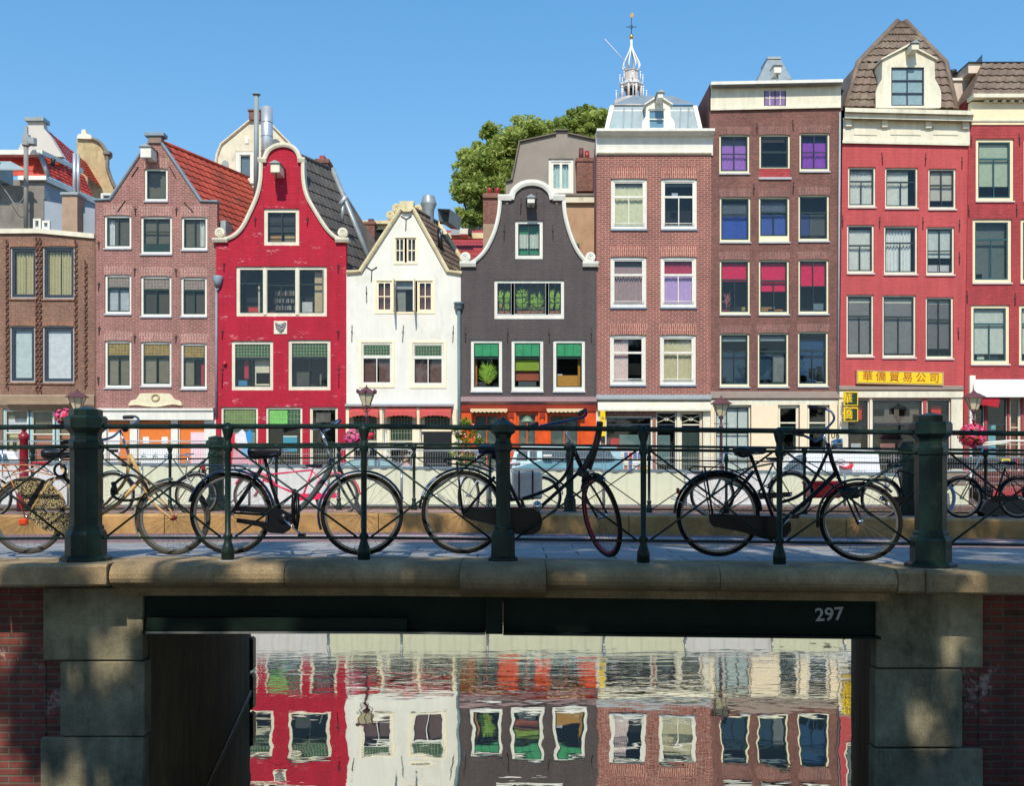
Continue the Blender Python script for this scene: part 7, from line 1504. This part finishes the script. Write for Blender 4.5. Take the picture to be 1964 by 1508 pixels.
skinmesh('trousers',[(X,Y,z0+.95),(X-.1,Y,z0+.82),(X-.11,Y-.05,z0+.48),(X-.12,Y+.05,z0+.1),(X+.1,Y,z0+.82),(X+.12,Y+.1,z0+.48),(X+.14,Y+.2,z0+.1)],[(0,1),(1,2),(2,3),(0,4),(4,5),(5,6)],[.165,.105,.08,.06,.105,.08,.06],M('dark_trousers',(.04,.04,.05),.8,.1,5),pe)
MB().ball((X+.02,Y+.02,z0+1.76),.095,.11,.09,12,8).build('hair',HR,pe)
MB().ball((X+.035,Y-.115,z0+1.69),.014,.02,.022,8,5).build('nose',SK,pe); 
for sg in (-1,1): MB().ball((X+.03+sg*.033,Y-.1,z0+1.715),.012,.008,.007,6,4).build('eye',BLACKP,pe); MB().ball((X+.03+sg*.085,Y-.02,z0+1.69),.012,.02,.03,6,4).build('ear',SK,pe)
bxp=W(787,868,.0226); cb=tag(MB().bevbox(X-.02,X+.5,Y-.42,Y-.18,z0+1.22,z0+1.36,.02).build('carried_box',M('white_blue_box',sr(206,220,236),.5,.1,4)),'white and blue box carried by the person behind the hoarding','box')
# a fallen leaf or two and litter on the bridge pavement
for i in range(26):
    x=random.uniform(-4.4,4.4);y=random.uniform(9.3,10.9); a=random.random()*6; z=ZD-drop(x)+.003; u=Vector((math.cos(a),math.sin(a),0))*.02; v=Vector((-u.y,u.x,0))*.5
    p=Vector((x,y,z)); tag(MB().add([p-u,p-v+Vector((0,0,.006)),p+u,p+v+Vector((0,0,.004))],[(0,1,2,3)]).build('fallen_leaf',cl(sr(170,150,60))),'small dry yellow leaf lying on the bridge pavement','leaf','fallen leaves on the bridge pavement')
EXPO=.38
SHADE=((1.5,9,2.6,13,1.7),(3.8,9,2.2,13.5,1.7),(.2,9.5,3.4,13,1.2),(2.5,13,3,14,2.0),(5.5,12,3,14,2.2),(.2,13.5,3,15,1.6),(7,9,2,13,2.0),(4.5,17,3.4,14.5,2.2),(8.5,16,3.2,15,2.4),(1.4,17,3.6,14.5,1.5),(2,7.5,2,13,1.5),(5.2,8.5,1,12.5,1.8),(-1.2,9,1.2,13,.9),(11.5,16,3,15,2.4),(10.5,10,2,13.5,2.4),(12,13,3,14,2),(.3,7,1.2,12.5,1.3),(-.6,11,3,14,1.0),(-.2,15.7,3,15,1.2),(1.8,15.7,3,15,1.6),(4.5,15.7,3,15,1.6),(8,15.7,3,15,1.8))
SHADE2=((-4.0,8.8,1.9,13,.5),(-3.3,8.8,1.3,12.6,.45),(-3.7,8.8,2.6,13.5,.3),(-3.1,8.8,2.0,14,.3),(-5.2,8.8,2.4,13.4,.6),(-5.6,8.8,1.2,13,1.0),(-1.4,9,2.6,14,.6),(-4.0,7,1.0,12,1.0),(-2.6,10.6,3,13.6,.5),(-1.1,8.8,3.0,13,.42),(-.35,8.8,2.85,12.5,.45),(-2.55,8.8,2.6,13.2,.25),(-3.6,9.5,3.0,14,.3))
# ------------------------------------------------------------------ tree that shades the bridge (stands on the near quay behind the camera)
SUN_EL=47; SUN_AZ=-5   # azimuth offset of the sun from straight behind the camera, towards the left
to_sun=Vector((math.sin(R(SUN_AZ))*math.cos(R(SUN_EL)),-math.cos(R(SUN_AZ))*math.cos(R(SUN_EL)),math.sin(R(SUN_EL))))
LEAF2=leafmat('elm_leaf',(.03,.06,.015),(.08,.12,.03),.25)
def shade_blob(x,y,z,t,r): p=Vector((x,y,z))+to_sun*t; return (p.x,p.y,p.z,r)
random.seed(5)
blobs=[shade_blob(x,y,z,t,r) for x,y,z,t,r in SHADE]
tree('large elm standing on the near quay, its shade falling on the bridge','elms on the near quay',(3.2,-4.5,2.3),blobs,34000,.19,.4,leaf=LEAF2)
tree('second elm on the near quay further to the left','elms on the near quay',(-4.6,-3.8,2.3),[shade_blob(*b) for b in SHADE2],5500,.17,.33,leaf=LEAF2)
for i,(x,y,h) in enumerate(((-15,-13,15),(-5,-15,17),(6,-14,16.5),(17,-13,16),(28,-12,15))):  # extra elm row, out of view, added to block ambient sky light
    tree('unseen elm added behind the camera, number %d from the left'%(i+1) if 0 else ('unseen elm added behind the viewpoint to block skylight, '+('far left of the row','left of the near trunks','straight behind','right of the near trunks','far right of the row')[i]),'elms on the near quay',(x,y,2.3),[(x+dx,y+dy,h-4+dz,r) for dx,dy,dz,r in ((0,0,2.5,3.4),(-3.2,.6,0,3.2),(3.2,-.5,0,3.2),(0,-.5,-3.5,3.4),(-2.5,0,-4.5,2.6),(2.8,0,-4.3,2.6))],7000,.34,.4,leaf=LEAF2)
# ------------------------------------------------------------------ sun, sky, camera
sd=bpy.data.lights.new('sun','SUN'); sd.energy=3.3; sd.angle=R(.6); sd.color=(1,.93,.80)
so=bpy.data.objects.new('sun',sd); C.objects.link(so); so.location=(-5,-30,40); so.rotation_euler=(-to_sun).to_track_quat('-Z','Y').to_euler()
w=bpy.data.worlds.new('World'); scene.world=w; w.use_nodes=True; n=w.node_tree; bg=n.nodes['Background']
sk=N(n,'ShaderNodeTexSky'); sk.sky_type='NISHITA'; sk.sun_disc=False; sk.sun_elevation=R(SUN_EL); sk.sun_rotation=math.atan2(to_sun.x,to_sun.y); sk.air_density=1.0; sk.dust_density=.2; sk.ozone_density=2.0; sk.altitude=0
hs=N(n,'ShaderNodeHueSaturation'); hs.inputs['Saturation'].default_value=1.8; hs.inputs['Value'].default_value=1.84; gm=N(n,'ShaderNodeGamma'); gm.inputs['Gamma'].default_value=.56; n.links.new(sk.outputs[0],gm.inputs[0]); n.links.new(gm.outputs[0],hs.inputs['Color']); n.links.new(hs.outputs[0],bg.inputs[0]); bg.inputs[1].default_value=.15
cam=bpy.data.cameras.new('camera'); co=bpy.data.objects.new('camera',cam); C.objects.link(co); co.location=(0,0,CZ); co.rotation_euler=(R(90),0,0)
cam.sensor_width=36; cam.lens=36*2000/1964; cam.shift_y=147/1964; cam.shift_x=0; cam.clip_end=3000; cam.clip_start=.1
scene.camera=co
vs=scene.view_settings; vs.view_transform='Standard'; vs.look='None'; vs.gamma=1; vs.exposure=EXPO; vs.use_curve_mapping=False
scene.cycles.max_bounces=8; scene.cycles.transparent_max_bounces=12; scene.cycles.caustics_reflective=False; scene.cycles.caustics_refractive=False
